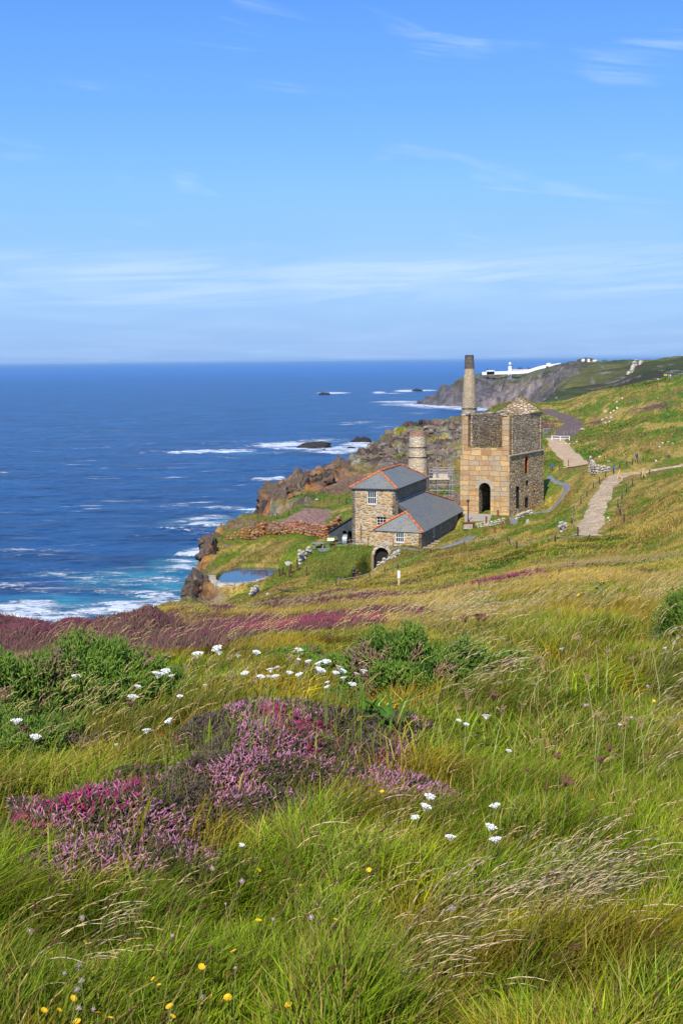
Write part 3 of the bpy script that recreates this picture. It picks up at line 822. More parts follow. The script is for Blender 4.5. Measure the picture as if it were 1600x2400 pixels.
# ------------------------------------------------------------------ rays onto the ground and onto walls
def ray(u, v):
    return F + CR * ((u - 800) / FPX) + CU * ((1200 - v) / FPX)
def GP(u, v, d0=2.0, d1=600.0, dz=0.0):
    """where the sight line of photo pixel (u, v) meets the ground between d0 and d1 metres"""
    d = ray(u, v); d = d / d.y
    D = np.geomspace(d0, d1, 500)
    x = d.x * D; z = EYE + d.z * D
    h = H(x, D, True)
    s = z - h
    k = np.where((s[:-1] > 0) & (s[1:] <= 0))[0]
    if len(k) == 0:
        i = int(np.argmin(np.abs(s))); t = D[i]
    else:
        i = k[0]; f = s[i] / (s[i] - s[i + 1]); t = D[i] + (D[i + 1] - D[i]) * f
    return Vector((d.x * t, t, HZ(d.x * t, t) + dz))
def on_wall(u, v, p0, dr):
    """(s, z) where the sight line meets the vertical plane through p0 along dr"""
    d = ray(u, v); n = Vector((-dr.y, dr.x, 0))
    k = n.dot(Vector((p0.x, p0.y, 0))) / n.dot(d)
    q = d * k
    return (q.x - p0.x) * dr.x + (q.y - p0.y) * dr.y, EYE + q.z
def on_plane(u, v, q0, n):
    d = ray(u, v); e = Vector((0, 0, EYE))
    k = n.dot(q0 - e) / n.dot(d)
    return e + d * k

def wall(name, p0, p1, outline, holes, thick, nin, mats, parent, jag=0.0, seed=0):
    """outline / holes as (s, z) polygons on the plane p0-p1; nin = horizontal inward normal"""
    dr = Vector((p1[0] - p0[0], p1[1] - p0[1], 0)).normalized(); o = Vector((p0[0], p0[1], 0)); nin = Vector((nin[0], nin[1], 0)).normalized()
    loops = [[Vector((s, z, 0)) for s, z in outline]] + [[Vector((s, z, 0)) for s, z in h] for h in holes]
    tris = tessellate_polygon(loops)
    flat = [p for l in loops for p in l]
    vs = [o + dr * p.x + Vector((0, 0, p.y)) for p in flat]; n = len(vs)
    vb = [v + nin * thick for v in vs]
    fs, mi = [], []
    for t_ in tris: fs.append(tuple(t_)); mi.append(0)
    for t_ in tris: fs.append(tuple(n + i for i in reversed(t_))); mi.append(1)
    b = 0
    for li, l in enumerate(loops):
        m = len(l)
        for k in range(m):
            i, j = b + k, b + (k + 1) % m
            fs.append((i, j, n + j, n + i)); mi.append(1 if li else 0)
        b += m
    me = bpy.data.meshes.new(name); me.from_pydata(vs + vb, [], fs)
    uv = me.uv_layers.new(name='UVMap')
    co = [(p.x, p.y) for p in flat] + [(p.x + thick, p.y) for p in flat]
    for lp in me.loops: uv.data[lp.index].uv = co[lp.vertex_index]
    for p, m_ in zip(me.polygons, mi): p.material_index = m_ if len(mats) > 1 else 0
    bm = bmesh.new(); bm.from_mesh(me); bmesh.ops.recalc_face_normals(bm, faces=bm.faces); bm.to_mesh(me); bm.free()
    ob = link(name, me, mats)
    adopt(ob, parent)
    return ob

def adopt(ob, parent):
    ob.parent = parent
    if parent.parent is None:
        ob.matrix_parent_inverse = (Matrix.Translation(parent.location) @ parent.rotation_euler.to_matrix().to_4x4()).inverted()
    return ob

def roof_plane(mb, pts, th=.09):
    n = (pts[1] - pts[0]).cross(pts[2] - pts[0]).normalized()
    if n.z < 0: n = -n; pts = pts[::-1]
    mb.prism([p - n * th for p in pts], n * th)

def arch(s0, s1, z0, z1, n=8):
    r = (s1 - s0) / 2; zc = z1 - r; cx = (s0 + s1) / 2
    return [(s0, z0), (s1, z0)] + [(cx + r * math.cos(math.pi * k / n), zc + r * math.sin(math.pi * k / n)) for k in range(n + 1)]
def rect(s0, s1, z0, z1): return [(s0, z0), (s1, z0), (s1, z1), (s0, z1)]
def wrect(u0, v0, u1, v1, p0, dr):
    a, b = on_wall(u0, v0, p0, dr), on_wall(u1, v1, p0, dr)
    return min(a[0], b[0]), max(a[0], b[0]), min(a[1], b[1]), max(a[1], b[1])
def ragged(pts, step=.45, amp=.14, seed=1):
    rr = random.Random(seed); out = []
    for (a, b), (c, d) in zip(pts[:-1], pts[1:]):
        n = max(1, int(abs(c - a) / step))
        for k in range(n):
            f = k / n; out.append((a + (c - a) * f, b + (d - b) * f + (rr.uniform(-amp, amp) if k else 0)))
    out.append(pts[-1]); return out

# ------------------------------------------------------------------ masonry
def rubble_mat(name, cols, mortar, sx, sz, mw=.06, uvmap=True, stain=None, zsplit=None, bumpd=.12):
    m, nt, out = new_mat(name); t = NT(nt)
    if uvmap: vec = t.node('ShaderNodeTexCoord').outputs['UV']; vec = t.mapping(vec, (1 / sx, 1 / sz, 1))
    else: vec = t.mapping(t.pos(), (1 / sx, 1 / sx, 1 / sz))
    wob = t.node('ShaderNodeTexNoise', {'Vector': vec, 'Scale': 1.3, 'Detail': 3})
    vec = t.node('ShaderNodeVectorMath', {0: vec, 1: t.node('ShaderNodeVectorMath', {0: wob.outputs['Color'], 'Scale': .45}, operation='SCALE').outputs[0]}, operation='ADD').outputs[0]
    vo = t.node('ShaderNodeTexVoronoi', {'Vector': vec, 'Scale': 1.0, 'Randomness': .85}, feature='F1')
    ed = t.node('ShaderNodeTexVoronoi', {'Vector': vec, 'Scale': 1.0, 'Randomness': .85}, feature='DISTANCE_TO_EDGE')
    r = t.node('ShaderNodeSeparateColor', {0: vo.outputs['Color']})
    cr = t.node('ShaderNodeValToRGB', {0: r.outputs[0]}); cr.color_ramp.interpolation = 'CONSTANT'
    e = cr.color_ramp.elements
    while len(e) < len(cols): e.new(.5)
    for i, c in enumerate(cols): e[i].position = i / len(cols); e[i].color = C4(c)
    fine = t.noise(t.pos(), 9.0, 6, .7); big = t.noise(t.pos(), .35, 4)
    k = t.math('MULTIPLY', t.ramp(fine, .25, .75, .7, 1.3), t.ramp(big, .3, .7, .82, 1.15))
    st = t.mix(1.0, cr.outputs[0], t.node('ShaderNodeCombineColor', {0: k, 1: k, 2: k}).outputs[0], 'MULTIPLY')
    if stain is not None: st = t.mix(t.ramp(t.noise(t.pos(), .5, 5, .7), .5, .68, 0, .7), st, C4(stain))
    jn = t.ramp(ed.outputs['Distance'], mw * .4, mw * 1.3)
    col = t.mix(jn, C4(mortar), st)
    h = t.math('ADD', t.math('MULTIPLY', t.ramp(ed.outputs['Distance'], 0, .28), 1.0), t.math('MULTIPLY', fine, .35))
    t.bsdf(out, col, .92, t.bump(h, bumpd, 1.0), .15)
    return m
def ashlar_mat(name, c1, c2, mortar, w, h, lichen=None):
    m, nt, out = new_mat(name); t = NT(nt)
    uv = t.node('ShaderNodeTexCoord').outputs['UV']
    wob = t.node('ShaderNodeTexNoise', {'Vector': uv, 'Scale': .7, 'Detail': 4})
    vec = t.node('ShaderNodeVectorMath', {0: uv, 1: t.node('ShaderNodeVectorMath', {0: wob.outputs['Color'], 'Scale': .6}, operation='SCALE').outputs[0]}, operation='ADD').outputs[0]
    br = t.node('ShaderNodeTexBrick', {'Vector': vec, 'Color1': (0, 0, 0, 1), 'Color2': (1, 1, 1, 1), 'Mortar': (.5, .5, .5, 1), 'Scale': 1.0, 'Mortar Size': .05, 'Mortar Smooth': .4, 'Bias': 0.0, 'Brick Width': w, 'Row Height': h}, offset_frequency=2, squash=.62, squash_frequency=2, offset=.37)
    cr = t.node('ShaderNodeValToRGB', {0: br.outputs['Color']}); e = cr.color_ramp.elements
    cs = [c1, [x * .9 for x in c2], c2, [x * 1.1 for x in c1], [.42, .33, .22], [.40, .20, .07]]
    while len(e) < len(cs): e.new(.5)
    for i, c in enumerate(cs): e[i].position = i / (len(cs) - 1); e[i].color = C4(c)
    fine = t.noise(t.pos(), 7.0, 6, .7)
    k = t.ramp(fine, .25, .75, .72, 1.25)
    st = t.mix(1.0, cr.outputs[0], t.node('ShaderNodeCombineColor', {0: k, 1: k, 2: k}).outputs[0], 'MULTIPLY')
    st = t.mix(t.ramp(t.noise(t.pos(), .45, 5, .7), .52, .66, 0, .65), st, (.42, .19, .05, 1))
    st = t.mix(t.ramp(t.noise(t.pos(), .8, 5, .7), .58, .70, 0, .55), st, (.30, .27, .22, 1))
    col = t.mix(br.outputs['Fac'], st, C4(mortar))
    hh = t.math('ADD', t.math('MULTIPLY', br.outputs['Fac'], -1.0), t.math('MULTIPLY', fine, .6))
    t.bsdf(out, col, .9, t.bump(hh, .15, 1.0), .15)
    return m
def slate_mat():
    m, nt, out = new_mat('slate'); t = NT(nt); p = t.pos()
    row = t.math('FRACT', t.math('MULTIPLY', t.node('ShaderNodeSeparateXYZ', {0: p}).outputs[2], 5.5))
    n = t.noise(t.mapping(p, (4, 4, 10)), 1.0, 5, .7); b = t.noise(p, .5, 5)
    c = t.mix(t.ramp(n, .3, .7), (.12, .13, .13, 1), (.25, .26, .25, 1))
    c = t.mix(t.ramp(b, .42, .62, 0, .6), c, (.24, .225, .15, 1))
    c = t.mix(t.ramp(t.noise(p, 1.6, 6, .7), .5, .66, 0, .6), c, (.10, .105, .11, 1))
    c = t.mix(t.ramp(t.noise(p, 5, 4), .66, .72, 0, .6), c, (.42, .42, .40, 1))
    c = t.mix(t.ramp(row, .82, .95, 0, .5), c, (.05, .055, .06, 1))
    t.bsdf(out, c, .62, t.bump(t.math('ADD', t.math('MULTIPLY', row, -.4), n), .05, .8), .35)
    return m

M_SLATE = slate_mat()
M_TILE = flat_mat('terracotta', (.50, .15, .055), .85, var=.55, scale=3)
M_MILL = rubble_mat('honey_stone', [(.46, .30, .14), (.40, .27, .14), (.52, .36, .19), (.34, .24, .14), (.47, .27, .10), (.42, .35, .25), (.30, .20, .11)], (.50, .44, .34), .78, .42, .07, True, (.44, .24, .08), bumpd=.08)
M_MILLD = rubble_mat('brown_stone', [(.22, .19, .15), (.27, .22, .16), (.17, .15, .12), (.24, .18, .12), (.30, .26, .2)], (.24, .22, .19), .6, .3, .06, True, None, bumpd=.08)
M_ASH = ashlar_mat('ashlar', (.58, .37, .16), (.50, .33, .17), (.36, .28, .18), 1.7, .80)
M_RUB = rubble_mat('granite_rubble', [(.50, .37, .21), (.58, .44, .25), (.42, .31, .18), (.62, .49, .31), (.54, .34, .14), (.34, .26, .17), (.60, .39, .16)], (.17, .14, .11), .85, .48, .06, True, None, bumpd=.13)
M_RUBS = rubble_mat('small_rubble', [(.56, .42, .25), (.62, .48, .31), (.44, .33, .21), (.70, .57, .40), (.56, .37, .17), (.36, .26, .16)], (.14, .12, .10), .6, .32, .07, True, None, bumpd=.13)
M_STACK = rubble_mat('stack_rubble', [(.54, .43, .28), (.62, .50, .33), (.44, .35, .24), (.50, .40, .27), (.58, .43, .25)], (.34, .27, .19), .5, .24, .06, False, None, bumpd=.1)
M_STACKD = rubble_mat('sooty_rubble', [(.13, .11, .09), (.18, .15, .12), (.09, .08, .07), (.22, .18, .14)], (.10, .09, .08), .45, .24, .06, False, None, bumpd=.1)
M_PLASTER = rubble_mat('rendered_rubble', [(.50, .42, .30), (.56, .47, .34), (.42, .35, .25), (.54, .42, .26)], (.44, .37, .27), .6, .35, .04, False, (.45, .30, .16), bumpd=.08)
M_BRICK = rubble_mat('red_brick', [(.38, .16, .09), (.44, .2, .12), (.32, .13, .08), (.42, .26, .18)], (.36, .28, .22), .28, .12, .08, False, None, bumpd=.04)
M_BRICKO = flat_mat('orange_brick', (.42, .17, .06), .85, var=.25, scale=5)
M_WHITE = flat_mat('white_paint', (.80, .80, .78), .5, var=.03)
M_GLASS = flat_mat('dark_glass', (.012, .014, .017), .12, var=.1, spec=.5)
M_DARK = flat_mat('dark_interior', (.02, .018, .016), .95)
M_BLACKIRON = flat_mat('black_sheet', (.045, .048, .058), .55, var=.25, scale=2)
M_RUST = flat_mat('rusty_iron', (.20, .06, .03), .85, var=.35, scale=6)
M_DRUST = flat_mat('dark_rusty_iron', (.075, .032, .022), .85, var=.35, scale=6)
M_STEEL = flat_mat('galvanised_steel', (.42, .43, .45), .45, metal=.5, var=.15, scale=3)
M_PLANK = flat_mat('scaffold_board', (.52, .45, .36), .85, var=.15, scale=3)
M_WOOD = flat_mat('grey_timber', (.26, .24, .21), .85, var=.3, scale=4)
M_DWOOD = flat_mat('weathered_cladding', (.16, .15, .12), .9, var=.5, scale=5)
M_YWOOD = flat_mat('new_timber', (.55, .38, .16), .8, var=.15, scale=4)
M_LEAD = flat_mat('lead_flashing', (.20, .22, .27), .5, var=.2)
M_GRANITE = rubble_mat('granite_block', [(.44, .37, .27), (.38, .31, .22), (.48, .42, .33), (.34, .28, .2)], (.16, .14, .11), .8, .45, .06, False, (.4, .25, .12), bumpd=.12)
M_CONCRETE = flat_mat('pale_concrete', (.40, .345, .27), .9, var=.12, scale=1.2)
M_ROPE = flat_mat('steel_rope', (.45, .45, .44), .6, var=.1)
M_GRASSTOP = flat_mat('turf', (.15, .14, .04), .95, var=.4, scale=3, bump=.1)

def window(name, wall_ob, p0, dr, nin, box, cols, rows, depth=.12, fr=.09, mullion=.055, sash=True, pane_mat=None, frame_mat=None, lab=None):
    """sash window set in a wall opening: frame part with a pane sub-part"""
    s0, s1, z0, z1 = box; o = Vector((p0[0], p0[1], 0)) + nin * depth
    f = MB()
    def b(a0, a1, c0, c1, d=.07, off=0.0):
        q = o + dr * ((a0 + a1) / 2) + nin * off
        f.box((q.x, q.y, (c0 + c1) / 2), a1 - a0, d, c1 - c0, (dr.x, dr.y))
    b(s0, s1, z1 - fr, z1); b(s0, s1, z0, z0 + fr * 1.2); b(s0, s0 + fr, z0 + fr * 1.2, z1 - fr); b(s1 - fr, s1, z0 + fr * 1.2, z1 - fr)
    for k in range(1, cols):
        x = s0 + fr + (s1 - s0 - 2 * fr) * k / cols; b(x - mullion / 2, x + mullion / 2, z0 + fr * 1.2, z1 - fr, .05, .004)
    for k in range(1, rows):
        z = z0 + (z1 - z0) * k / rows; hh = mullion * (.8 if not sash else 1.1)
        b(s0 + fr, s1 - fr, z - hh / 2, z + hh / 2, .045, -.006)
    fo = adopt(f.build(name, frame_mat or M_WHITE), wall_ob)
    if lab: fo['label'] = lab
    g = MB(); q = o + dr * ((s0 + s1) / 2) + nin * .07
    g.box((q.x, q.y, (z0 + z1) / 2), s1 - s0 - .02, .02, z1 - z0 - .02, (dr.x, dr.y))
    po = g.build('pane', pane_mat or M_GLASS)
    po.parent = fo; po.matrix_parent_inverse = (fo.matrix_parent_inverse).inverted() if False else Matrix.Identity(4)
    # parent chain: keep the world position
    fo_w = (Matrix.Translation(wall_ob.location)) @ fo.matrix_parent_inverse
    po.matrix_parent_inverse = fo_w.inverted()
    return fo

# ================================================================== two-storey mine building
def mine_building():
    FR = P(926.5, 1146, 176); dS = Vector((.303, .953, 0)).normalized(); dF = Vector((-dS.y, dS.x, 0))
    W, Ln = 6.35, 17.8
    ze = FR.z; zb = MILL_Z - 1.2; o = Vector((FR.x, FR.y, 0))
    cnr = lambda a, b: o + dF * a + dS * b
    mid = cnr(W / 2, Ln / 2)
    root = thing('stone_building', (mid.x, mid.y, MILL_Z), 'two-storey honey stone building with grey slate roofs edged in orange tiles and white windows', 'building')
    FLc, FRc, BRc, BLc = cnr(W, 0), cnr(0, 0), cnr(0, Ln), cnr(W, Ln)
    # front wall, s runs from left corner to right
    d = -dF
    w1 = wrect(860, 1150, 881.6, 1182.6, FLc, d); w2 = wrect(881.5, 1211, 904, 1232.5, FLc, d); sl = wrect(844, 1231, 848, 1268, FLc, d)
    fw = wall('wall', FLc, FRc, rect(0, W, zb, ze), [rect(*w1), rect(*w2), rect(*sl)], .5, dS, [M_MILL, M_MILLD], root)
    fw['label'] = 'sunlit front wall of honey stone'
    adopt(window('window', fw, FLc, d, dS, w1, 4, 2), root); 
    x = window('window', fw, FLc, d, dS, w2, 3, 3, .28, .07, .045, False); adopt(x, root); x['label'] = 'small nine-pane window above the orange hip'
    sl_ = MB(); q = FLc + d * ((sl[0] + sl[1]) / 2) + dS * .2
    sl_.box((q.x, q.y, (sl[2] + sl[3]) / 2), sl[1] - sl[0] - .01, .1, sl[3] - sl[2] - .01, (d.x, d.y)); adopt(sl_.build('door', M_DWOOD), root)['label'] = 'narrow timber slit door'
    for bx in (w1, w2):
        st = MB(); q = FLc + d * ((bx[0] + bx[1]) / 2)
        st.box((q.x, q.y, bx[2] - .07), bx[1] - bx[0] + .3, .16, .12, (d.x, d.y))
        adopt(st.build('sill', M_CONCRETE), root)
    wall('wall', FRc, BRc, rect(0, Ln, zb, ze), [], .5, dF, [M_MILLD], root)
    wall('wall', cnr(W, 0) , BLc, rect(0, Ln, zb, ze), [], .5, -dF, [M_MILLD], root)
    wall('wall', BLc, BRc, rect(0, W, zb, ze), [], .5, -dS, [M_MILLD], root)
    # hipped roof
    ov = .28; rz = ze + 2.12; up = Vector((0, 0, 1))
    a, b, c_, e = [cnr(x_, y_) + up * (ze + .02) for x_, y_ in ((W + ov, -ov), (-ov, -ov), (-ov, Ln + ov), (W + ov, Ln + ov))]
    r0, r1 = cnr(W / 2, 3.3) + up * rz, cnr(W / 2, Ln - 3.3) + up * rz
    rf = MB()
    for poly in ([a, b, r0], [b, c_, r1, r0], [c_, e, r1], [e, a, r0, r1]): roof_plane(rf, poly, .10)
    ro = adopt(rf.build('roof', M_SLATE), root); ro['label'] = 'upper hipped slate roof'
    L = up * .06
    def tile_rows(rows, par):
        for p, q in rows:
            rt = MB(); n = max(1, int((q - p).length / .45))
            for k in range(n): rt.tube([p.lerp(q, k / n) + L, p.lerp(q, (k + .96) / n) + L * 1.25], [.15, .165], 6)
            rid = rt.build('ridge_tiles', M_TILE); rid.parent = par
            rid.matrix_parent_inverse = (Matrix.Translation(root.location) @ par.matrix_parent_inverse).inverted()
    tile_rows(((a, r0), (b, r0), (r0, r1), (r1, c_), (r1, e)), ro)
    for p, q in ():
        n = int((q - p).length / .45)
        for k in range(n):
            p0_, p1_ = p.lerp(q, k / n), p.lerp(q, (k + .96) / n)
            rt.tube([p0_ + L, p1_ + L * 1.25], [.15, .165], 6)
    gt = MB()
    for p, q in ((a, b), (b, c_)): gt.bar(p - up * .08 , q - up * .08, .12, .1)
    adopt(gt.build('gutter', M_BLACKIRON), root)
    # ---- single-storey wing to the right
    C2 = cnr(-4.0, -1.2); z2 = P(989, 1245, C2.y).z; za = P(925.5, 1178, 176).z
    m_ = (za - z2) / 4.0
    q0 = C2 + up * z2; n_ = dS.cross((dF * 4.0 + up * (za - z2)))
    n_ = n_ if n_.z > 0 else -n_
    Lw = 26.6; E = C2 + dS * Lw + up * z2
    Hp = on_plane(951, 1200, q0, n_); K = on_plane(1062, 1173.7, q0, n_); B = on_plane(958, 1198, q0, n_)
    Rr = on_plane(989.8, 1151, q0, n_); A = FRc + up * za
    LcF = C2 + dF * 6.8 + up * z2; HB = LcF + dS * 1.2
    C2z = C2 + up * z2; ovr = -dF * .22 - up * (.22 * m_)
    rf2 = MB()
    roof_plane(rf2, [C2z + ovr - dS * .15, E + ovr + dS * .15, K, Rr, A, B, Hp], .10)
    roof_plane(rf2, [LcF - dS * .2 - up * .1 + dF * .12, C2z + ovr - dS * .2, Hp], .10)
    Hw = Vector((Hp.x, Hp.y, Hp.z)) - dS * 0; off = (Hp - FRc).dot(dS); Hw = Hp - dS * off
    roof_plane(rf2, [LcF - dS * .2 - up * .1 + dF * .12, Hp, Hw + dS * .0, HB], .08) if off < -.3 else None
    # rear slope of the wing falling away behind
    Eb = cnr(2.5, 21.5) + up * (z2 + .2)
    roof_plane(rf2, [K, E + dS * .15, Eb], .09); roof_plane(rf2, [Rr, K, Eb], .09)
    r2 = adopt(rf2.build('roof', M_SLATE), root); r2['label'] = 'lower lean-to slate roof'
    tile_rows(((LcF - dS * .2 + dF * .12, Hp), (C2z + ovr - dS * .2, Hp), (Rr, K), (Hp, Hp + (B - Hp) * .5)), r2)
    fl = MB(); fl.bar(A + up * .05 - dF * .08, Rr + up * .05 - dF * .08, .22, .12); fl.bar(A + up * .06, B + up * .06, .12, .1)
    adopt(fl.build('flashing', M_LEAD), root)
    LcG = LcF.copy(); LcG.z = 0
    w3 = wrect(926, 1248, 946.4, 1272, LcG, d)
    f2 = wall('wall', LcG, C2, rect(0, 6.8, zb, z2 - .02), [rect(*w3)], .45, dS, [M_MILL, M_MILLD], root); f2['label'] = 'front wall of the low wing'
    adopt(window('window', f2, LcG, d, dS, w3, 4, 2, .1), root)
    ln = MB(); q = LcG + d * ((w3[0] + w3[1]) / 2)
    ln.box((q.x, q.y, w3[3] + .17), 1.9, .14, .3, (d.x, d.y)); adopt(ln.build('lintel', M_CONCRETE), root); ln = MB(); ln.box((q.x, q.y, w3[2] - .07), 1.6, .2, .12, (d.x, d.y)); adopt(ln.build('sill', M_CONCRETE), root)
    w4 = wrect(1014, 1234, 1018, 1258, C2, dS); dr_ = wrect(1072, 1199, 1082, 1246, C2, dS)
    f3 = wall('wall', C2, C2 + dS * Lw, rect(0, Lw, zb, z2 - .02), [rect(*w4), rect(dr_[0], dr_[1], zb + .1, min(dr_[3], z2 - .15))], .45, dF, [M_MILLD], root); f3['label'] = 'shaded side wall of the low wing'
    adopt(window('window', f3, C2, dS, dF, w4, 1, 2, .02, .1), root)
    do = MB(); q = C2 + dS * ((dr_[0] + dr_[1]) / 2) + dF * .3; do.box((q.x, q.y, (zb + .1 + z2 - .15) / 2), dr_[1] - dr_[0] - .02, .08, z2 - .27 - zb, (dS.x, dS.y)); adopt(do.build('door', M_DARK), root)
    wall('wall', C2 + dS * Lw, Vector((Eb.x, Eb.y, 0)), rect(0, ((Eb - C2 - dS * Lw).xy).length, zb, z2 - .03), [], .4, -dS, [M_MILLD], root)
    wall('wall', LcG + dS * .001, LcG + dS * 1.2, rect(0.45, 1.2, zb, z2 - .03), [], .3, -dF, [M_MILLD], root)
    # boarded gable above the wing's front
    Bg = Vector((B.x, B.y, 0)); nb = int((B - A).xy.length / .18)
    cl = MB()
    for k in range(nb + 1):
        p = A.lerp(B, (k + .5) / (nb + 1)); zt = p.z - .12
        p2 = Vector((p.x, p.y, 0)) + dS * (.1 + .02 * (k % 2))
        cl.box((p2.x, p2.y, (zt + z2) / 2), .165, .03, zt - z2 + .1, (d.x, d.y))
    adopt(cl.build('cladding', M_DWOOD), root)['label'] = 'weathered boarded gable'
    bk = MB(); p2 = cnr(-1.7, .3)
    bk.prism([cnr(0, .35) + up * (z2 - .3), cnr(-3.7, .35) + up * (z2 - .3), cnr(-3.7, .35) + up * (z2 + .05), cnr(0, .35) + up * (za - .35)], dS * .05)
    adopt(bk.build('gable_lining', M_DARK), root)
    for k in range(4):
        stp = MB(); g = GP(1001 + k * 6, 1284 - k * 5, 150, 195); stp.box((g.x, g.y, g.z - .05), 1.5, .5, .3, (.9, -.3)); adopt(stp.build('step', M_CONCRETE), root)
    return root, FLc, FRc, dS, dF, ze
mb_root, M_FL, M_FR, M_dS, M_dF, M_ze = mine_building()

# ---- black lean-to with a wheel
def lean_to():
    d = -M_dF
    p0 = M_FL + M_dS * .35                     # right end at the building's corner
    a = lambda u, v: on_wall(u, v, p0, d)
    s_tl, z_tl = a(771, 1246); s_tr, z_tr = a(820, 1212); zb = a(800, 1278)[1]
    s_tr = -.05
    root = thing('wheel_shed', (p0.x - 1.6, p0.y + 1, zb), 'black sloping sheet-iron shed with arched openings against the left side of the building', 'shed')
    pk = lambda u, v: a(u, v)
    s_c, z_c = pk(791, 1257)
    s_a0, s_a1 = pk(801, 1260)[0], pk(812.5, 1260)[0]; z_a = pk(806, 1245)[1]
    outline = [(s_tl, pk(772, 1256)[1]), (s_c, pk(791, 1258)[1]), (s_c, zb - .4), (s_a0 - .02, zb - .4)] 
    outline = [(s_tl, pk(772, 1255)[1]), (s_c, pk(791, 1258)[1]), (s_c, zb - .4), (s_tr, zb - .4), (s_tr, z_tr), (s_tl, z_tl)]
    h = arch(s_a0, s_a1, zb - .1, z_a + .1)
    s2, s3 = pk(814.5, 1260)[0], -.12
    h2 = arch(s2, s3, zb - .1, z_a + .1)
    wall('front_sheet', p0, p0 + d, outline, [h, h2], .06, M_dS, [M_BLACKIRON], root)
    rf = MB(); up = Vector((0, 0, 1))
    A = p0 + d * (s_tl - .15) + up * (z_tl - .02); B = p0 + d * s_tr + up * (z_tr + .08)
    roof_plane(rf, [A - M_dS * .3, B - M_dS * .3, B + M_dS * 4.5, A + M_dS * 4.5], .12); adopt(rf.build('roof', M_BLACKIRON), root)
    bd = MB(); bd.box((p0 + d * ((s_c + 0) / 2) + M_dS * 2.2 + up * (zb + .9)), abs(s_c) - .1, .1, 2.4, (d.x, d.y)); adopt(bd.build('back_panel', M_DARK), root)
    # iron wheel standing in the arch
    c = p0 + d * ((s_a0 + s_a1) / 2 + .15) + M_dS * .35; c.z = zb + .72
    wh = thing('iron_wheel', (c.x, c.y, c.z - .75), 'pale iron wheel rim in the arch of the black shed', 'wheel')
    t = MB(); n = 20; r = .78
    for k in range(n):
        a0, a1 = 2 * math.pi * k / n, 2 * math.pi * (k + 1) / n
        for w in (-.22, .22):
            pass
        q0 = c + M_dS * (r * math.cos(a0)) + up * (r * math.sin(a0)); q1 = c + M_dS * (r * math.cos(a1)) + up * (r * math.sin(a1))
        t.hexa([q0 - d * .3, q0 + d * .3, q1 + d * .3, q1 - d * .3] + [x + (x - c).normalized() * .07 for x in (q0 - d * .3, q0 + d * .3, q1 + d * .3, q1 - d * .3)])
    adopt(t.build('rim', M_STEEL), wh)
    t = MB(); t.tube([c - d * .38, c + d * .38], .1, 8)
    for k in range(6):
        a0 = math.pi * k / 3; t.bar(c, c + M_dS * (r * math.cos(a0)) + up * (r * math.sin(a0)), .06)
    adopt(t.build('spokes', M_DRUST), wh)
lean_to()

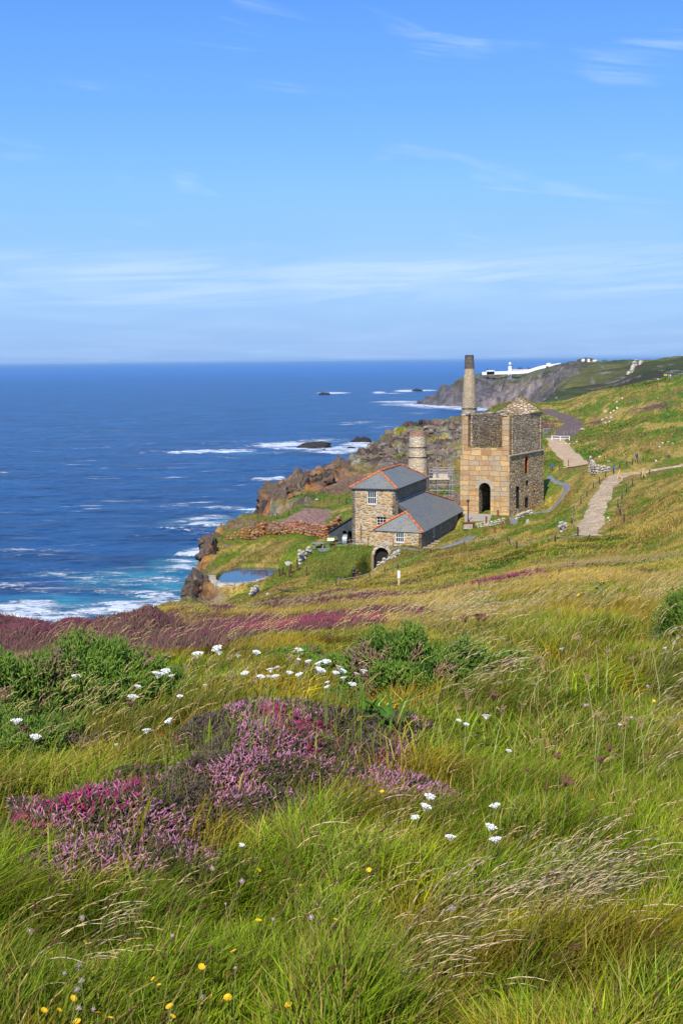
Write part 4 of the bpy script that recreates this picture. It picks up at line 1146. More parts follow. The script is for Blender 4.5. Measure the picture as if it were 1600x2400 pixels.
# ================================================================== engine house
def engine_house():
    zb0 = P(1193, 1208, 200).z; zs = P(1193, 1069, 200).z; zt = P(1192, 974, 200).z
    ztb = P(1270, 965, 212).z; zpk = P(1221, 931, 213).z
    FRc = Vector((P(1192, 1100, 200).x, 200, 0)); FLc = Vector((P(1083, 1100, 203).x, 203, 0))
    BRc = Vector((P(1269.5, 1050, 212).x, 212, 0)); BLc = Vector((P(1172, 1000, 214.5).x, 214.5, 0))
    cen = (FRc + FLc + BRc + BLc) / 4
    root = thing('engine_house', (cen.x, cen.y, zb0), 'roofless granite engine house ruin with arched doorway and ragged gable', 'building')
    zb = zb0 - 1.5
    def inn(p, q):      # inward normal of wall p-q
        e = (q - p).normalized(); n = Vector((-e.y, e.x, 0))
        return n if n.dot(cen - p) > 0 else -n
    def grow(p, k):     # push a corner outward
        return p + (p - cen).normalized() * k
    gFR, gFL, gBR, gBL = [grow(p, .42) for p in (FRc, FLc, BRc, BLc)]
    # lower front with the arched doorway
    e = (gFR - gFL).normalized(); Lf = (gFR - gFL).length
    dw = wrect(1121.5, 1131, 1148.5, 1213, gFL, e)
    s0, s1 = dw[0], dw[1]; zl = zs
    sill = on_wall(1130, 1050, FLc, (FRc - FLc).normalized())[1]
    wall('wall', gFL, gFR, [(0, zb), (Lf, zb), (Lf, zl), (0, zl)], [arch(s0, s1, zb0 - .2, dw[3])], 1.7, inn(gFL, gFR), [M_ASH, M_GRANITE], root)['label'] = 'lower front wall with arched doorway'
    # ring of voussoirs
    vr = MB(); r = (s1 - s0) / 2; cs, cz = (s0 + s1) / 2, dw[3] - r; ni = inn(gFL, gFR)
    for k in range(13):
        a0, a1 = math.pi * (k + .04) / 13, math.pi * (k + .96) / 13
        q = [gFL + e * (cs + rr_ * math.cos(a)) + Vector((0, 0, cz + rr_ * math.sin(a))) - ni * .05 for rr_, a in ((r, a0), (r + .62, a0), (r + .62, a1), (r, a1))]
        vr.prism(q, ni * .3)
    adopt(vr.build('arch_ring', M_CONCRETE), root)['label'] = 'arch of pale stone blocks over the doorway'
    # upper front: piers left and right of the open bay
    e2 = (FRc - FLc).normalized(); L2 = (FRc - FLc).length
    b0 = on_wall(1096, 1000, FLc, e2)[0]; b1 = on_wall(1176, 1000, FLc, e2)[0]
    up_out = [(0, zl - .05), (L2, zl - .05), (L2, zt), (b1, zt + .05), (b1, sill)] + ragged([(b1, sill), (b0, sill + .05)], .5, .1, 3)[1:] + [(b0, zt - .1), (0, zt)]
    wall('wall', FLc, FRc, up_out, [], 1.5, inn(FLc, FRc), [M_ASH, M_RUBS], root)['label'] = 'upper front piers beside the open bay'
    # right side
    e3 = (gBR - gFR).normalized(); L3 = (gBR - gFR).length; o3 = gFR
    hs = [rect(*wrect(1208.5, 1141, 1215.5, 1192, o3, e3)), rect(*wrect(1229.5, 1166, 1236, 1189, o3, e3)), rect(*wrect(1231.5, 1126, 1236.5, 1138, o3, e3)), rect(*wrect(1250, 1148, 1252.5, 1155, o3, e3))]
    aw = wrect(1229, 1070, 1236.5, 1108, o3, e3)
    zlr = zl
    up_h = []
    aw2 = (aw[0], aw[1], aw[2], min(aw[3], zlr - .12))
    hs.append(arch(aw2[0], aw2[1], aw2[2], aw2[3]))
    wall('wall', gFR, gBR, rect(0, L3, zb, zlr), hs, 1.1, inn(gFR, gBR), [M_RUB, M_DARK], root)['label'] = 'lower right side wall of big rubble'
    br = MB(); n3 = inn(gFR, gBR); rr = (aw2[1] - aw2[0]) / 2; cc, cz = (aw2[0] + aw2[1]) / 2, aw2[3] - rr
    for k in range(9):
        a0, a1 = math.pi * k / 9, math.pi * (k + 1) / 9
        q = [gFR + e3 * (cc + q_ * math.cos(a)) + Vector((0, 0, cz + q_ * math.sin(a))) - n3 * .04 for q_, a in ((rr, a0), (rr + .3, a0), (rr + .3, a1), (rr, a1))]
        br.prism(q, n3 * .2)
    for sa, sb in ((aw2[0] - .28, aw2[0]), (aw2[1], aw2[1] + .28)):
        q = gFR + e3 * ((sa + sb) / 2) + n3 * .06; br.box((q.x, q.y, (aw2[2] + cz) / 2), sb - sa, .2, cz - aw2[2], (e3.x, e3.y))
    adopt(br.build('brick_surround', M_BRICKO), root)
    e4 = (BRc - FRc).normalized(); L4 = (BRc - FRc).length
    h4 = [rect(*wrect(1247.5, 1044, 1251, 1058, FRc, e4)), rect(*wrect(1226, 1028, 1228, 1033, FRc, e4)), rect(*wrect(1201, 1001, 1203, 1008, FRc, e4))]
    h4 = [h for h in h4 if min(z for s, z in h) > zl + .1]
    wall('wall', FRc, BRc, [(1.5, zl - .05), (L4, zl - .05)] + ragged([(L4, ztb), (1.5, zt + .02)], .5, .12, 5), h4, .95, inn(FRc, BRc), [M_RUBS, M_RUBS], root)['label'] = 'upper right side wall of small rubble'
    # string course
    sc = MB()
    sc.bar(gFR + Vector((0, 0, zl + .06)) + ni * 0, gBR + Vector((0, 0, zl + .06)), .5, .14)
    adopt(sc.build('string_course', M_CONCRETE), root)
    # left side and back
    wall('wall', gFL, gBL, rect(1.7, (gBL - gFL).length, zb, zl), [], 1.1, inn(gFL, gBL), [M_RUB, M_RUBS], root)
    wall('wall', FLc, BLc, [(1.5, zl - .05), ((BLc - FLc).length, zl - .05)] + ragged([((BLc - FLc).length, ztb + .1), (1.5, zt)], .5, .12, 6), [], .95, inn(FLc, BLc), [M_RUBS, M_RUBS], root)['label'] = 'upper left side wall seen through the open bay'
    Lb = (BRc - BLc).length; eb = (BRc - BLc).normalized(); sp = on_wall(1220, 930, BLc, eb)[0]
    gb = ragged([(Lb, ztb), (sp + .25, zpk)], .4, .13, 8) + ragged([(sp - .25, zpk + .03), (0, ztb)], .4, .13, 9)
    nb_ = inn(BLc, BRc)
    zin = lambda u, v: wrect(u, v, u + 5, v + 9, BLc, eb)
    wall('wall', BLc, BRc, [(0.01, zb), (Lb - .01, zb)] + gb, [], 1.0, nb_, [M_RUBS, M_RUBS], root)['label'] = 'rear gable of pale loose rubble'
    # turf growing on the wall heads
    rr_ = random.Random(4)
    def tuft_line(p, q, w, h, n):
        tf = MB()
        for k in range(n):
            c = p.lerp(q, (k + rr_.random()) / n); tf.rock((c.x, c.y, c.z), w * rr_.uniform(.6, 1.2), (1, 1, h), rr_.randrange(999), 1)
        adopt(tf.build('turf', M_GRASSTOP), root)['label'] = 'turf growing on a wall head'
    Z = lambda p, z: Vector((p.x, p.y, z))
    tuft_line(Z(FLc + e2 * b0 + ni * .6, sill + .05), Z(FLc + e2 * b1 + ni * .6, sill), .38, .55, 22)
    tuft_line(Z(BLc + eb * (sp + .2) + nb_ * .5, zpk), Z(BRc + nb_ * .5, ztb), .42, .6, 30)
    tuft_line(Z(BRc + nb_ * .3, ztb), Z(BRc.lerp(FRc, .4), zt), .26, .4, 26)
    tuft_line(Z(FLc + ni * .5, zt), Z(FLc.lerp(BLc, .5) + ni * .5, zt + .1), .26, .3, 30)
    ft = MB()
    ft.box((FLc.x + .55, FLc.y + .3, zt + .1), 1.3, 1.3, .25, (e2.x, e2.y)); adopt(ft.build('capstone', M_GRANITE), root); ft = MB(); ft.box((FRc.x - .6, FRc.y + .6, zt + .18), 1.1, 1.1, .4, (e2.x, e2.y))
    adopt(ft.build('capstone', M_GRANITE), root)
    ld = MB(); ld.box((cen.x, cen.y, zb0 + 4.6), 6.2, 9, .2, (e2.x, e2.y)); adopt(ld.build('floor', M_DARK), root)
    return root, gFL, gFR, e, zb0
eh_root, E_FL, E_FR, E_e, E_zb = engine_house()

# ---- chimneys
def chimney_tall():
    D = 213.5; c = P(1099, 970, D); zt = P(1099, 832, D).z; zb = HZ(c.x, c.y) - 1; zr = P(1099, 957, D).z
    rt, rb = 10.2 / FPX * D, 16.6 / FPX * D
    t = thing('chimney_stack', (c.x, c.y, zb + 1), 'tall tapering round stone chimney with sooty top behind the engine house', 'chimney')
    h = zt - zr
    a = MB(); a.lathe((c.x, c.y, 0), [(1.45, zb), (rb * 1.02, zr), (rb, zr + .05)] + [(rb + (rt - rb) * k / 6 * .74, zr + .05 + (h - .05) * .74 * k / 6) for k in range(1, 7)], 28); adopt(a.build('shaft', M_STACK), t)
    zc = zr + .05 + (h - .05) * .74; rc = rb + (rt - rb) * .74
    a = MB(); a.lathe((c.x, c.y, 0), [(rc, zc), (rt, zt), (rt - .25, zt), (rt - .3, zt - 1.2)], 28, False); adopt(a.build('top', M_STACKD), t)['label'] = 'soot blackened top'
    a = MB(); a.lathe((c.x, c.y, 0), [(rb + .02, zr - .12), (rb + .12, zr - .1), (rb + .12, zr + .08), (rb, zr + .1)], 28, False); adopt(a.build('band', M_STACKD), t)
def chimney_short():
    D = 204; c = P(978, 1060, D); zt = P(978, 1011, D).z; zb = HZ(c.x, c.y) - 1
    z1, z2, z3 = P(978, 1022, D).z, P(978, 1048, D).z, P(978, 1071, D).z
    t = thing('chimney_stub', (c.x, c.y, zb + 1), 'short round whitish chimney with brick rim behind the slate roofs', 'chimney')
    r = lambda w: w / 2 / FPX * D
    a = MB(); a.lathe((c.x, c.y, 0), [(r(39), z1), (r(38.5), zt), (r(38.5) - .3, zt), (r(38) - .35, zt - 1.5)], 28, False); adopt(a.build('brick_rim', M_BRICK), t)
    a = MB(); a.lathe((c.x, c.y, 0), [(r(50), zb), (r(43), z3), (r(42), z3 + .03), (r(41), z2), (r(40), z2 + .03), (r(39), z1 + .02)], 28); adopt(a.build('shaft', M_PLASTER), t)
    for z, w in ((z2, 41.6), (z3, 43.4)):
        a = MB(); a.lathe((c.x, c.y, 0), [(r(w), z - .07), (r(w) + .07, z - .05), (r(w) + .07, z + .05), (r(w), z + .07)], 28, False); adopt(a.build('iron_band', M_DRUST), t)
chimney_tall(); chimney_short()

# ---- scaffold tower
def scaffold():
    D = 207; c = GP(1030, 1160, 195, 215) if False else Vector((P(1030, 1150, D).x, D, 0)); c.z = HZ(c.x, c.y)
    t = thing('scaffold_tower', tuple(c), 'steel tube scaffold tower with pale boards between chimney stub and engine house', 'scaffold')
    x0, x1 = P(1004, 1100, D).x, P(1051, 1100, D).x; ys = (D - 1.6, D + 1.8); xs = [x0, (x0 + x1) / 2 - .3, x1]
    zt = P(1030, 1086, D).z; zd = P(1030, 1120, D).z
    for xi, x in enumerate(xs + [x1 + .45]):
        for y in ys:
            a = MB(); a.tube([(x, y, c.z - .4), (x, y, zt + (.5 if xi != 1 else 1.6) * (1 if y > D else .2))], .05, 6); adopt(a.build('standard', M_STEEL), t)
    a = MB()
    for z in (zd - .25, zd + .55, zd + 1.05, zd + 1.5, zd - 1.0, zd - 1.9, zd - 2.8, zd - 3.7):
        for y in ys: a.tube([(x0 - .25, y, z), (x1 + .8, y, z)], .042, 5)
        for x in xs: a.tube([(x, ys[0] - .2, z), (x, ys[1] + .2, z)], .042, 5)
    adopt(a.build('ledgers', M_STEEL), t)
    a = MB()
    for p_, q_ in (((x0, ys[0], zd - .4), (xs[1], ys[0], zd - 2.8)), ((x1, ys[0], zd - .4), (xs[1] + .6, ys[0], zd - 2.8)), ((x0, ys[1], zd - .4), (x1, ys[1], zd - 2.8))):
        a = MB(); a.tube([p_, q_], .042, 5); adopt(a.build('brace', M_DRUST), t)
    a = MB()
    for k in range(13):
        x = x0 + (x1 - x0) * (k + .5) / 13; a.box((x, D + .1, zd - .1), (x1 - x0) / 13 - .02, 3.9, .05)
    a.box(((x0 + x1) / 2, ys[0] - .1, zd + .03), x1 - x0, .05, .24); a.box(((x0 + x1) / 2, ys[1] + .08, zd + .18), x1 - x0, .05, .55)
    adopt(a.build('deck', M_PLANK), t)
scaffold()
# ================================================================== paths
def smooth_line(pts, n=12):
    out = []
    P_ = [pts[0]] + list(pts) + [pts[-1]]
    for i in range(1, len(P_) - 2):
        p0, p1, p2, p3 = [np.array(q) for q in P_[i - 1:i + 3]]
        for k in range(n):
            t = k / n
            out.append(.5 * ((2 * p1) + (-p0 + p2) * t + (2 * p0 - 5 * p1 + 4 * p2 - p3) * t * t + (-p0 + 3 * p1 - 3 * p2 + p3) * t ** 3))
    out.append(np.array(pts[-1])); return np.array(out)
def ribbon(name, pts, w, mat, lift=.09, edge=.25, seed=3):
    c = smooth_line(pts, 14); d = np.gradient(c, axis=0); d /= np.linalg.norm(d, axis=1)[:, None]
    n_ = np.stack([-d[:, 1], d[:, 0]], 1); m = 7
    offs = np.linspace(-1, 1, m)
    jw = w / 2 * (1 + (fbm(np.arange(len(c)) * .35, np.zeros(len(c)), seed, 3) - .5) * edge * 2)
    X = c[:, None, 0] + n_[:, None, 0] * offs[None] * jw[:, None]; Y = c[:, None, 1] + n_[:, None, 1] * offs[None] * jw[:, None]
    Z = H(X.ravel(), Y.ravel()).reshape(X.shape) + lift
    Z[:, 0] -= lift + .05; Z[:, -1] -= lift + .05
    idx = np.arange(X.size).reshape(X.shape)
    q = np.stack([idx[:-1, :-1].ravel(), idx[:-1, 1:].ravel(), idx[1:, 1:].ravel(), idx[1:, :-1].ravel()], 1)
    return tag(link(name, np_mesh(name, np.stack([X.ravel(), Y.ravel(), Z.ravel()], 1), q, None, True), mat), kind='structure')
M_GRAVEL = rubble_mat('rough_gravel', [(.68, .49, .28), (.58, .41, .23), (.74, .56, .35), (.46, .33, .19)], (.30, .21, .12), .35, .35, .05, False, None, bumpd=.06)
M_TRACK = flat_mat('dark_track', (.15, .10, .075), .95, var=.25, scale=.8, bump=.1)
M_PATH = flat_mat('grey_path', (.20, .20, .205), .95, var=.2, scale=1.5, bump=.05)
M_SLAB = flat_mat('concrete_track', (.50, .34, .19), .92, var=.14, scale=.7)
ribbon('track', PXYS['track'][0], 5.5, M_TRACK, .12, .3)
ribbon('concrete_track', PXYS['concrete'][0], 4.6, M_SLAB, .14, .22)
ribbon('gravel_path', PXYS['gravel'][0], 2.9, M_GRAVEL, .10, .45)
ribbon('footpath', PXYS['footpath'][0], 1.1, M_PATH, .10, .15)
ribbon('footpath', PXYS['footpath2'][0], 1.1, M_PATH, .10, .15)
ribbon('footpath', PXYS['yard'][0], 1.7, M_PATH, .10, .2)

# ================================================================== pond
def pond():
    pts = smooth_line([tuple(p) for p in _pond] + [tuple(_pond[0])], 6)[:-1]
    me = bpy.data.meshes.new('pond_water'); me.from_pydata([(a, b, POND_Z + .02) for a, b in pts], [], [tuple(range(len(pts)))])
    m, nt, out = new_mat('pond_water'); t = NT(nt)
    n = t.noise(t.mapping(t.pos(), (1, .4, 1)), 1.4, 3)
    t.bsdf(out, (.035, .075, .12, 1), .06, t.bump(n, .006), .6)
    tag(link('pond_water', me, m), kind='structure')
    # low dark timber edging on the far side
    w = thing('pond_edging', tuple(P(590, 1328, 175)), 'low dark edging along the far side of the pond', 'edging')
    far = [(520, 172.8), (560, 175.8), (600, 175.8), (640, 175.3)]
    b = MB(); q = [Vector((*PXY(u, D), POND_Z + .12)) for u, D in far]
    for p0, p1 in zip(q[:-1], q[1:]): b.bar(p0, p1, .25, .3)
    adopt(b.build('kerb', M_DRUST), w)
    # curved retaining wall below the pond
    line = [(494, 166), (496, 162), (506, 160.2), (525, 159.4), (560, 159.6), (600, 161.3), (625, 164)]
    c = smooth_line([PXY(u, D) for u, D in line], 8); d = np.gradient(c, axis=0); d /= np.linalg.norm(d, axis=1)[:, None]; n_ = np.stack([-d[:, 1], d[:, 0]], 1)
    t = thing('retaining_wall', (c[10][0], c[10][1], POND_Z - 2), 'curved retaining wall of pale stone blocks below the pond', 'wall')
    b = MB(); rr = random.Random(3)
    vs = []
    for i in range(len(c)):
        top = POND_Z + .62 + rr.uniform(-.05, .05)
        for s_, z in ((-.65, POND_Z - 5.5), (-.45, top), (.45, top), (.5, POND_Z - 5.5)): vs.append((c[i][0] + n_[i][0] * s_, c[i][1] + n_[i][1] * s_, z))
    fs = []
    for i in range(len(c) - 1):
        for k in range(3): fs.append((i * 4 + k, i * 4 + k + 1, i * 4 + 4 + k + 1, i * 4 + 4 + k))
    b.add(vs, fs)
    adopt(b.build('masonry', rubble_mat('pond_blocks', [(.46, .38, .28), (.40, .32, .23), (.50, .43, .33)], (.18, .15, .11), 1.2, .75, .05, False, (.40, .22, .12), bumpd=.1)), t)
pond()

# ================================================================== loose stones, walls
def stone_mat(name, cols):
    m, nt, out = new_mat(name); t = NT(nt)
    r = t.node('ShaderNodeNewGeometry').outputs['Random Per Island']
    cr = t.node('ShaderNodeValToRGB', {0: r}); e = cr.color_ramp.elements
    while len(e) < len(cols): e.new(.5)
    for i, c in enumerate(cols): e[i].position = i / max(1, len(cols) - 1); e[i].color = C4(c)
    n = t.noise(t.pos(), 3, 6, .7); k = t.ramp(n, .25, .75, .7, 1.3)
    c = t.mix(1.0, cr.outputs[0], t.node('ShaderNodeCombineColor', {0: k, 1: k, 2: k}).outputs[0], 'MULTIPLY')
    t.bsdf(out, c, .95, t.bump(n, .12), .12)
    return m
M_OSTONE = stone_mat('iron_stained_stone', [(.40, .13, .045), (.30, .10, .045), (.44, .19, .08), (.30, .20, .13), (.24, .10, .055)])
M_PSTONE = stone_mat('pale_stone', [(.50, .44, .36), (.42, .36, .28), (.56, .50, .42), (.36, .30, .24)])
M_WSTONE = stone_mat('white_quartz', [(.66, .63, .58), (.60, .56, .50), (.70, .68, .64)])
M_DSTONE = stone_mat('dark_sea_rock', [(.045, .035, .035), (.06, .045, .04), (.035, .03, .03)])
M_GSTONE = stone_mat('lichened_boulder', [(.22, .18, .13), (.17, .13, .10), (.30, .26, .18), (.12, .09, .07), (.25, .18, .12)])
def dry_wall(name, pts, h, mat, label, size=.45, seed=1, hfun=None, cat='wall'):
    rr = random.Random(seed); c = smooth_line(pts, 10); L = np.concatenate([[0], np.cumsum(np.linalg.norm(np.diff(c, axis=0), axis=1))])
    mid = c[len(c) // 2]
    t = thing(name, (mid[0], mid[1], HZ(*mid)), label, cat)
    b = MB(); row = 0; z = 0
    zs = H(c[:, 0], c[:, 1])
    while z < h * 1.15:
        s = rr.random() * size
        while s < L[-1]:
            f = s / L[-1]; hh = h * (hfun(f) if hfun else 1)
            w = size * rr.uniform(.7, 1.35)
            if z < hh * rr.uniform(.85, 1.1):
                x, y = np.interp(s, L, c[:, 0]), np.interp(s, L, c[:, 1]); zg = np.interp(s, L, zs)
                b.rock((x + rr.uniform(-.08, .08), y + rr.uniform(-.1, .1), zg + z + size * .3), w * .56, (1, .8, .68), rr.randrange(9999), 1)
            s += w * .95
        z += size * .66
    adopt(b.build('stones', mat), t); return t
dry_wall('stone_wall', [PXY(u, D) for u, D in ((530, 190.5), (565, 190), (600, 191.5), (640, 193), (690, 193.5), (730, 191), (768, 187))], 1.55, M_OSTONE,
         'rust-orange dry stone wall below the bare red earth slope', .62, 3, lambda f: .35 + 1.0 * min(1, f * 4) * (1 - .25 * max(0, f - .7)))
dry_wall('stone_wall', [PXY(u, D) for u, D in ((752, 190), (770, 193.5), (785, 197.5), (798, 202))], 1.9, M_OSTONE, 'pile of orange stones climbing behind the black sheet-iron shed', .6, 4, lambda f: .6 + .5 * f)
dry_wall('stone_wall', [PXY(u, D) for u, D in ((700, 168), (706, 171), (718, 172.5), (727, 173.5))], 1.7, M_PSTONE, 'short broken wall of whitish blocks at the right end of the pond', .62, 5, lambda f: 1 - .35 * f)
dry_wall('stone_wall', [PXY(u, D) for u, D in ((1381, 222), (1390, 216), (1400, 213), (1425, 217))], 2.6, M_PSTONE, 'ruined pale stone wall at the top of the left post line by the gravel path', .62, 6, lambda f: 1 - .75 * f)
dry_wall('stone_wall', [PXY(u, D) for u, D in ((584, 146), (590, 148.5), (598, 152), (604, 154))], .8, M_PSTONE, 'small heap of pale stones on the grass below the pond wall', .4, 7)
dry_wall('stone_wall', [PXY(u, D) for u, D in ((1312, 138), (1318, 141), (1326, 143))], .9, M_PSTONE, 'few pale stones at the foot of the grassy bank beside the gravel path', .45, 9)
dry_wall('stone_wall', [PXY(u, D) for u, D in ((1117, 190.5), (1140, 190), (1170, 190), (1180, 190.5))], .75, M_PSTONE, 'low stone kerb wall at the edge of the engine house platform', .42, 10)
dry_wall('stone_wall', [PXY(u, D) for u, D in ((1206, 194), (1216, 194.5), (1228, 196), (1246, 198))], .55, M_PSTONE, 'row of loose stones by the path in front of the engine house corner', .6, 11)
dry_wall('stone_wall', [PXY(u, D) for u, D in ((1466, 1050), (1478, 1150), (1490, 1270), (1504, 1450), (1530, 1500))], 2.2, M_PSTONE, 'long field wall running up the far dark green hill', 3.6, 12)
dry_wall('stone_wall', [PXY(u, D) for u, D in ((866, 151.5), (885, 154), (910, 157), (935, 162))], .35, M_PSTONE, 'line of low stones under the rope fence below the arch', .5, 13)

def boulder(u, v, wpx, hpx, mat, label, group=None, d0=20, d1=600, name='boulder', seed=None, at=None):
    g = at or GP(u, v, d0, d1); k = g.y / FPX
    b = MB(); sd_ = seed if seed is not None else int(u * 7 + v)
    b.rock((g.x, g.y, g.z + hpx * k * .30), wpx * k * .5, (1, .8, max(.3, hpx / wpx) * 1.1), sd_, 2)
    o = b.build(name, mat); return tag(o, label, 'rock', group)
hg = 'pale boulders scattered on the hillside'
for u, v, w, h in ((1417, 968, 8, 9), (1457, 935, 4, 6), (1444, 944, 6, 4), (1445, 958, 5, 5), (1437, 964, 5, 4), (1430, 969, 6, 4), (1411, 986, 8, 7), (1420, 982, 9, 6), (1431, 981, 9, 7), (1417, 993, 8, 6), (1427, 990, 6, 4),
                   (1363, 1008, 16, 6), (1326, 1041, 6, 4), (1333, 1042, 7, 5), (1344, 1040, 7, 4), (1350, 1037, 6, 4), (1540, 934, 2.5, 2.5), (1541, 890, 5, 3), (1362, 948, 4, 3), (1426, 1082, 9, 3), (1404, 1071, 6, 3),
                   (1545, 1050, 7, 6), (1551, 1040, 6, 4), (1565, 1037, 7, 4), (1575, 1041, 7, 4), (1536, 1082, 5, 6), (1424, 1215, 5, 5), (1428, 1221, 5, 4)):
    boulder(u, v, w, h, M_WSTONE if w < 7 else M_PSTONE, 'pale boulder half sunk in the grass of the sunny hillside beyond the engine house', hg)
boulder(1562, 1072, 16, 11, M_GSTONE, 'round grey boulder beside the path near the walker in a teal hat')
boulder(278, 1458, 20, 14, M_WSTONE, 'whitish stone sticking out of the dark heather on the brow above the surf', d0=15, d1=80)
boulder(558, 1425, 9, 9, M_OSTONE, 'small orange rock on the green slope below the pond', d0=100, d1=200)
boulder(675, 1325, 24, 14, M_PSTONE, 'big pale block at the far right edge of the pond', d0=150, d1=200)
boulder(628, 1395, 10, 8, M_PSTONE, 'pale rock on the grass slope nearer than the small stone heap', d0=100, d1=200)
boulder(1236, 1228, 11, 14, M_PSTONE, 'upright pointed pale stone in front of the engine house side wall', d0=150, d1=210)
boulder(742, 1172, 10, 5, M_PSTONE, 'pale rock at the top of the bare red earth slope', d0=215, d1=260)
boulder(730, 1178, 9, 4, M_OSTONE, 'orange rock at the head of the bare red earth slope', d0=215, d1=260)
boulder(986, 993, 13, 13, M_DSTONE, 'dark knob of rock on the skyline of the rocky slope', d0=330, d1=420)
# boulders strewn over the rocky slope
rr = random.Random(21); protos = []
for k in range(5):
    b = MB(); b.rock((0, 0, 0), 1, (1, .8, .75), 300 + k, 2); protos.append(b)
me_r = []
for k, b in enumerate(protos):
    o = b.build('boulder', M_GSTONE); me_r.append(o.data); bpy.data.objects.remove(o)
spots = [(900, 345, 24, 42), (1010, 372, 26, 42), (960, 308, 12, 22), (840, 318, 10, 18), (1060, 345, 10, 30)]
nb = 0
while nb < 190:
    u, D, ru, rd = rr.choice(spots)
    a, q = rr.uniform(0, 2 * math.pi), math.sqrt(rr.random())
    cx, cy = PXY(u, D); x, y = cx + math.cos(a) * q * ru, cy + math.sin(a) * q * rd
    if land_sd([x], [y])[0] < 2: continue
    r = rr.uniform(.5, 1.1) * (1.9 if rr.random() < .12 else 1)
    o = bpy.data.objects.new('boulder', rr.choice(me_r)); COL.objects.link(o)
    o.location = (x, y, HZ(x, y) + r * .02); o.scale = (r, r, r * rr.uniform(.7, 1.1)); o.rotation_euler = (rr.uniform(-.4, .4), rr.uniform(-.4, .4), rr.uniform(0, 6))
    tag(o, 'grey lichened boulder among the many strewn over the rocky slope behind the short chimney', 'rock', 'boulders strewn over the rocky slope'); nb += 1

# craggy outcrops at the headland ends
M_OROCK, nt_, out_ = new_mat('stained_cliff_rock'); t_ = NT(nt_)
n_ = t_.noise(t_.pos(), .55, 7, .7); n2_ = t_.noise(t_.mapping(t_.pos(), (1, 1, .35)), 1.3, 6, .7); z_ = t_.node('ShaderNodeSeparateXYZ', {0: t_.pos()}).outputs[2]
c_ = t_.mix(t_.ramp(n_, .53, .68), (.135, .10, .075, 1), (.38, .155, .055, 1))
c_ = t_.mix(t_.ramp(n2_, .55, .68, 0, .8), c_, (.27, .24, .19, 1)); c_ = t_.mix(t_.ramp(n2_, .40, .30, 0, .8), c_, (.05, .04, .035, 1))
t_.bsdf(out_, c_, .95, t_.bump(t_.math('ADD', n_, n2_), .5), .1)
def crag(u, v, D, w, d, h, label, seed, mat=None, sub=5):
    """one weathered outcrop: a blocky mass with ledges"""
    c = P(u, v, D); bm = bmesh.new(); bmesh.ops.create_icosphere(bm, subdivisions=sub, radius=1)
    vs = np.array([tuple(q.co) for q in bm.verts]); 
    rr = random.Random(seed)
    for _ in range(22):
        n = np.array([rr.gauss(0, 1), rr.gauss(0, 1), rr.gauss(0, .6)]); n /= np.linalg.norm(n); k = rr.uniform(.5, .82)
        e = vs @ n; m = e > k; vs[m] -= n[None] * (e[m] - k)[:, None]
    X, Y, Z = vs[:, 0] * w, vs[:, 1] * d, vs[:, 2] * h
    f1, f2, cid = voro((X + Z * .3) / 1.5, (Y * .7 + Z * .9) / 1.3, seed)
    h1, h2, c2 = voro((X + Z * .5) / .7, (Y + Z) / .55, seed + 7)
    r = 1 + ((cid - .5) * .34 - .16 * (1 - sstep(f2 - f1, 0, .2)) + (c2 - .5) * .16 - .05 * (1 - sstep(h2 - h1, 0, .2)) + (fbm(X / 1.2, Z / 1.2 + Y, seed + 3, 4) - .5) * .26)
    V = np.stack([X * r, Y * r, Z * r], 1) + np.array([c.x, c.y, c.z])
    q = np.array([[x.index for x in f.verts] for f in bm.faces]); bm.free()
    o = link('rock_outcrop', np_mesh('rock_outcrop', V, q), mat or M_OROCK)
    return tag(o, label, 'rock')
crag(650, 1180, 263, 4.5, 7, 4.4, 'orange stained cliff end standing out to sea beyond the red earth', 1)
crag(690, 1158, 267, 5.0, 8, 4.6, 'orange and grey crag directly right of the cliff end beyond the red earth', 2)
crag(735, 1142, 274, 5.5, 8, 4.4, 'brown crag stepping up between the orange cliff end and the rocky slope', 3)
crag(790, 1110, 296, 5.5, 8, 4.6, 'dark brown crag at the lower left foot of the rocky slope', 4)
crag(490, 1272, 187, 2.0, 4, 1.8, 'bright orange overhanging rock at the tip of the pond headland', 5)
crag(487, 1300, 182, 2.2, 4, 2.6, 'orange rock face under the overhanging tip of the pond headland', 6)
crag(524, 1285, 187, 1.9, 3, 1.3, 'grey lichened rocks inland of the orange overhang', 7, M_GSTONE, 3)
crag(462, 1382, 163, 2.2, 4, 3.4, 'dark brown cliff rock left of the curved pond wall', 8)
crag(448, 1385, 161, 1.6, 3, 2.6, 'brown cliff rock nearest the sea below the pond headland', 9)

# ------------------------------------------------------------------ rocks in the sea
def sea_rock(u0, u1, v0, v1, label, seed):
    u, v = (u0 + u1) / 2, v1; x, y = sea_pt(u, v); k = y / FPX; w = (u1 - u0) * k; h = (v1 - v0) * k
    b = MB(); rr = random.Random(seed); n = 5
    bm = bmesh.new(); bmesh.ops.create_icosphere(bm, subdivisions=4, radius=1)
    vs = np.array([tuple(q.co) for q in bm.verts])
    r = 1 + (fbm(vs[:, 0] * 2.2 + seed, vs[:, 1] * 2 + vs[:, 2] * 2, seed, 5) - .5) * 1.0
    V = np.stack([vs[:, 0] * w * .52, vs[:, 1] * w * .4, vs[:, 2] * h * (.9 + .5 * (fbm(vs[:, 0] * 3 + seed, vs[:, 1] * 2, seed + 5, 3) - .5))], 1) * r[:, None] + np.array([x, y + w * .1, 0])
    q = np.array([[a.index for a in f.verts] for f in bm.faces]); bm.free()
    tag(link('sea_rock', np_mesh('sea_rock', V, q), M_DSTONE), label, 'rock')
sea_rock(703, 778, 1034, 1050, 'long dark rock with surf breaking round it, largest of the sea rocks', 1)
sea_rock(826, 868, 1025, 1037, 'dark pointed rock in white surf close to the rocky slope', 2)
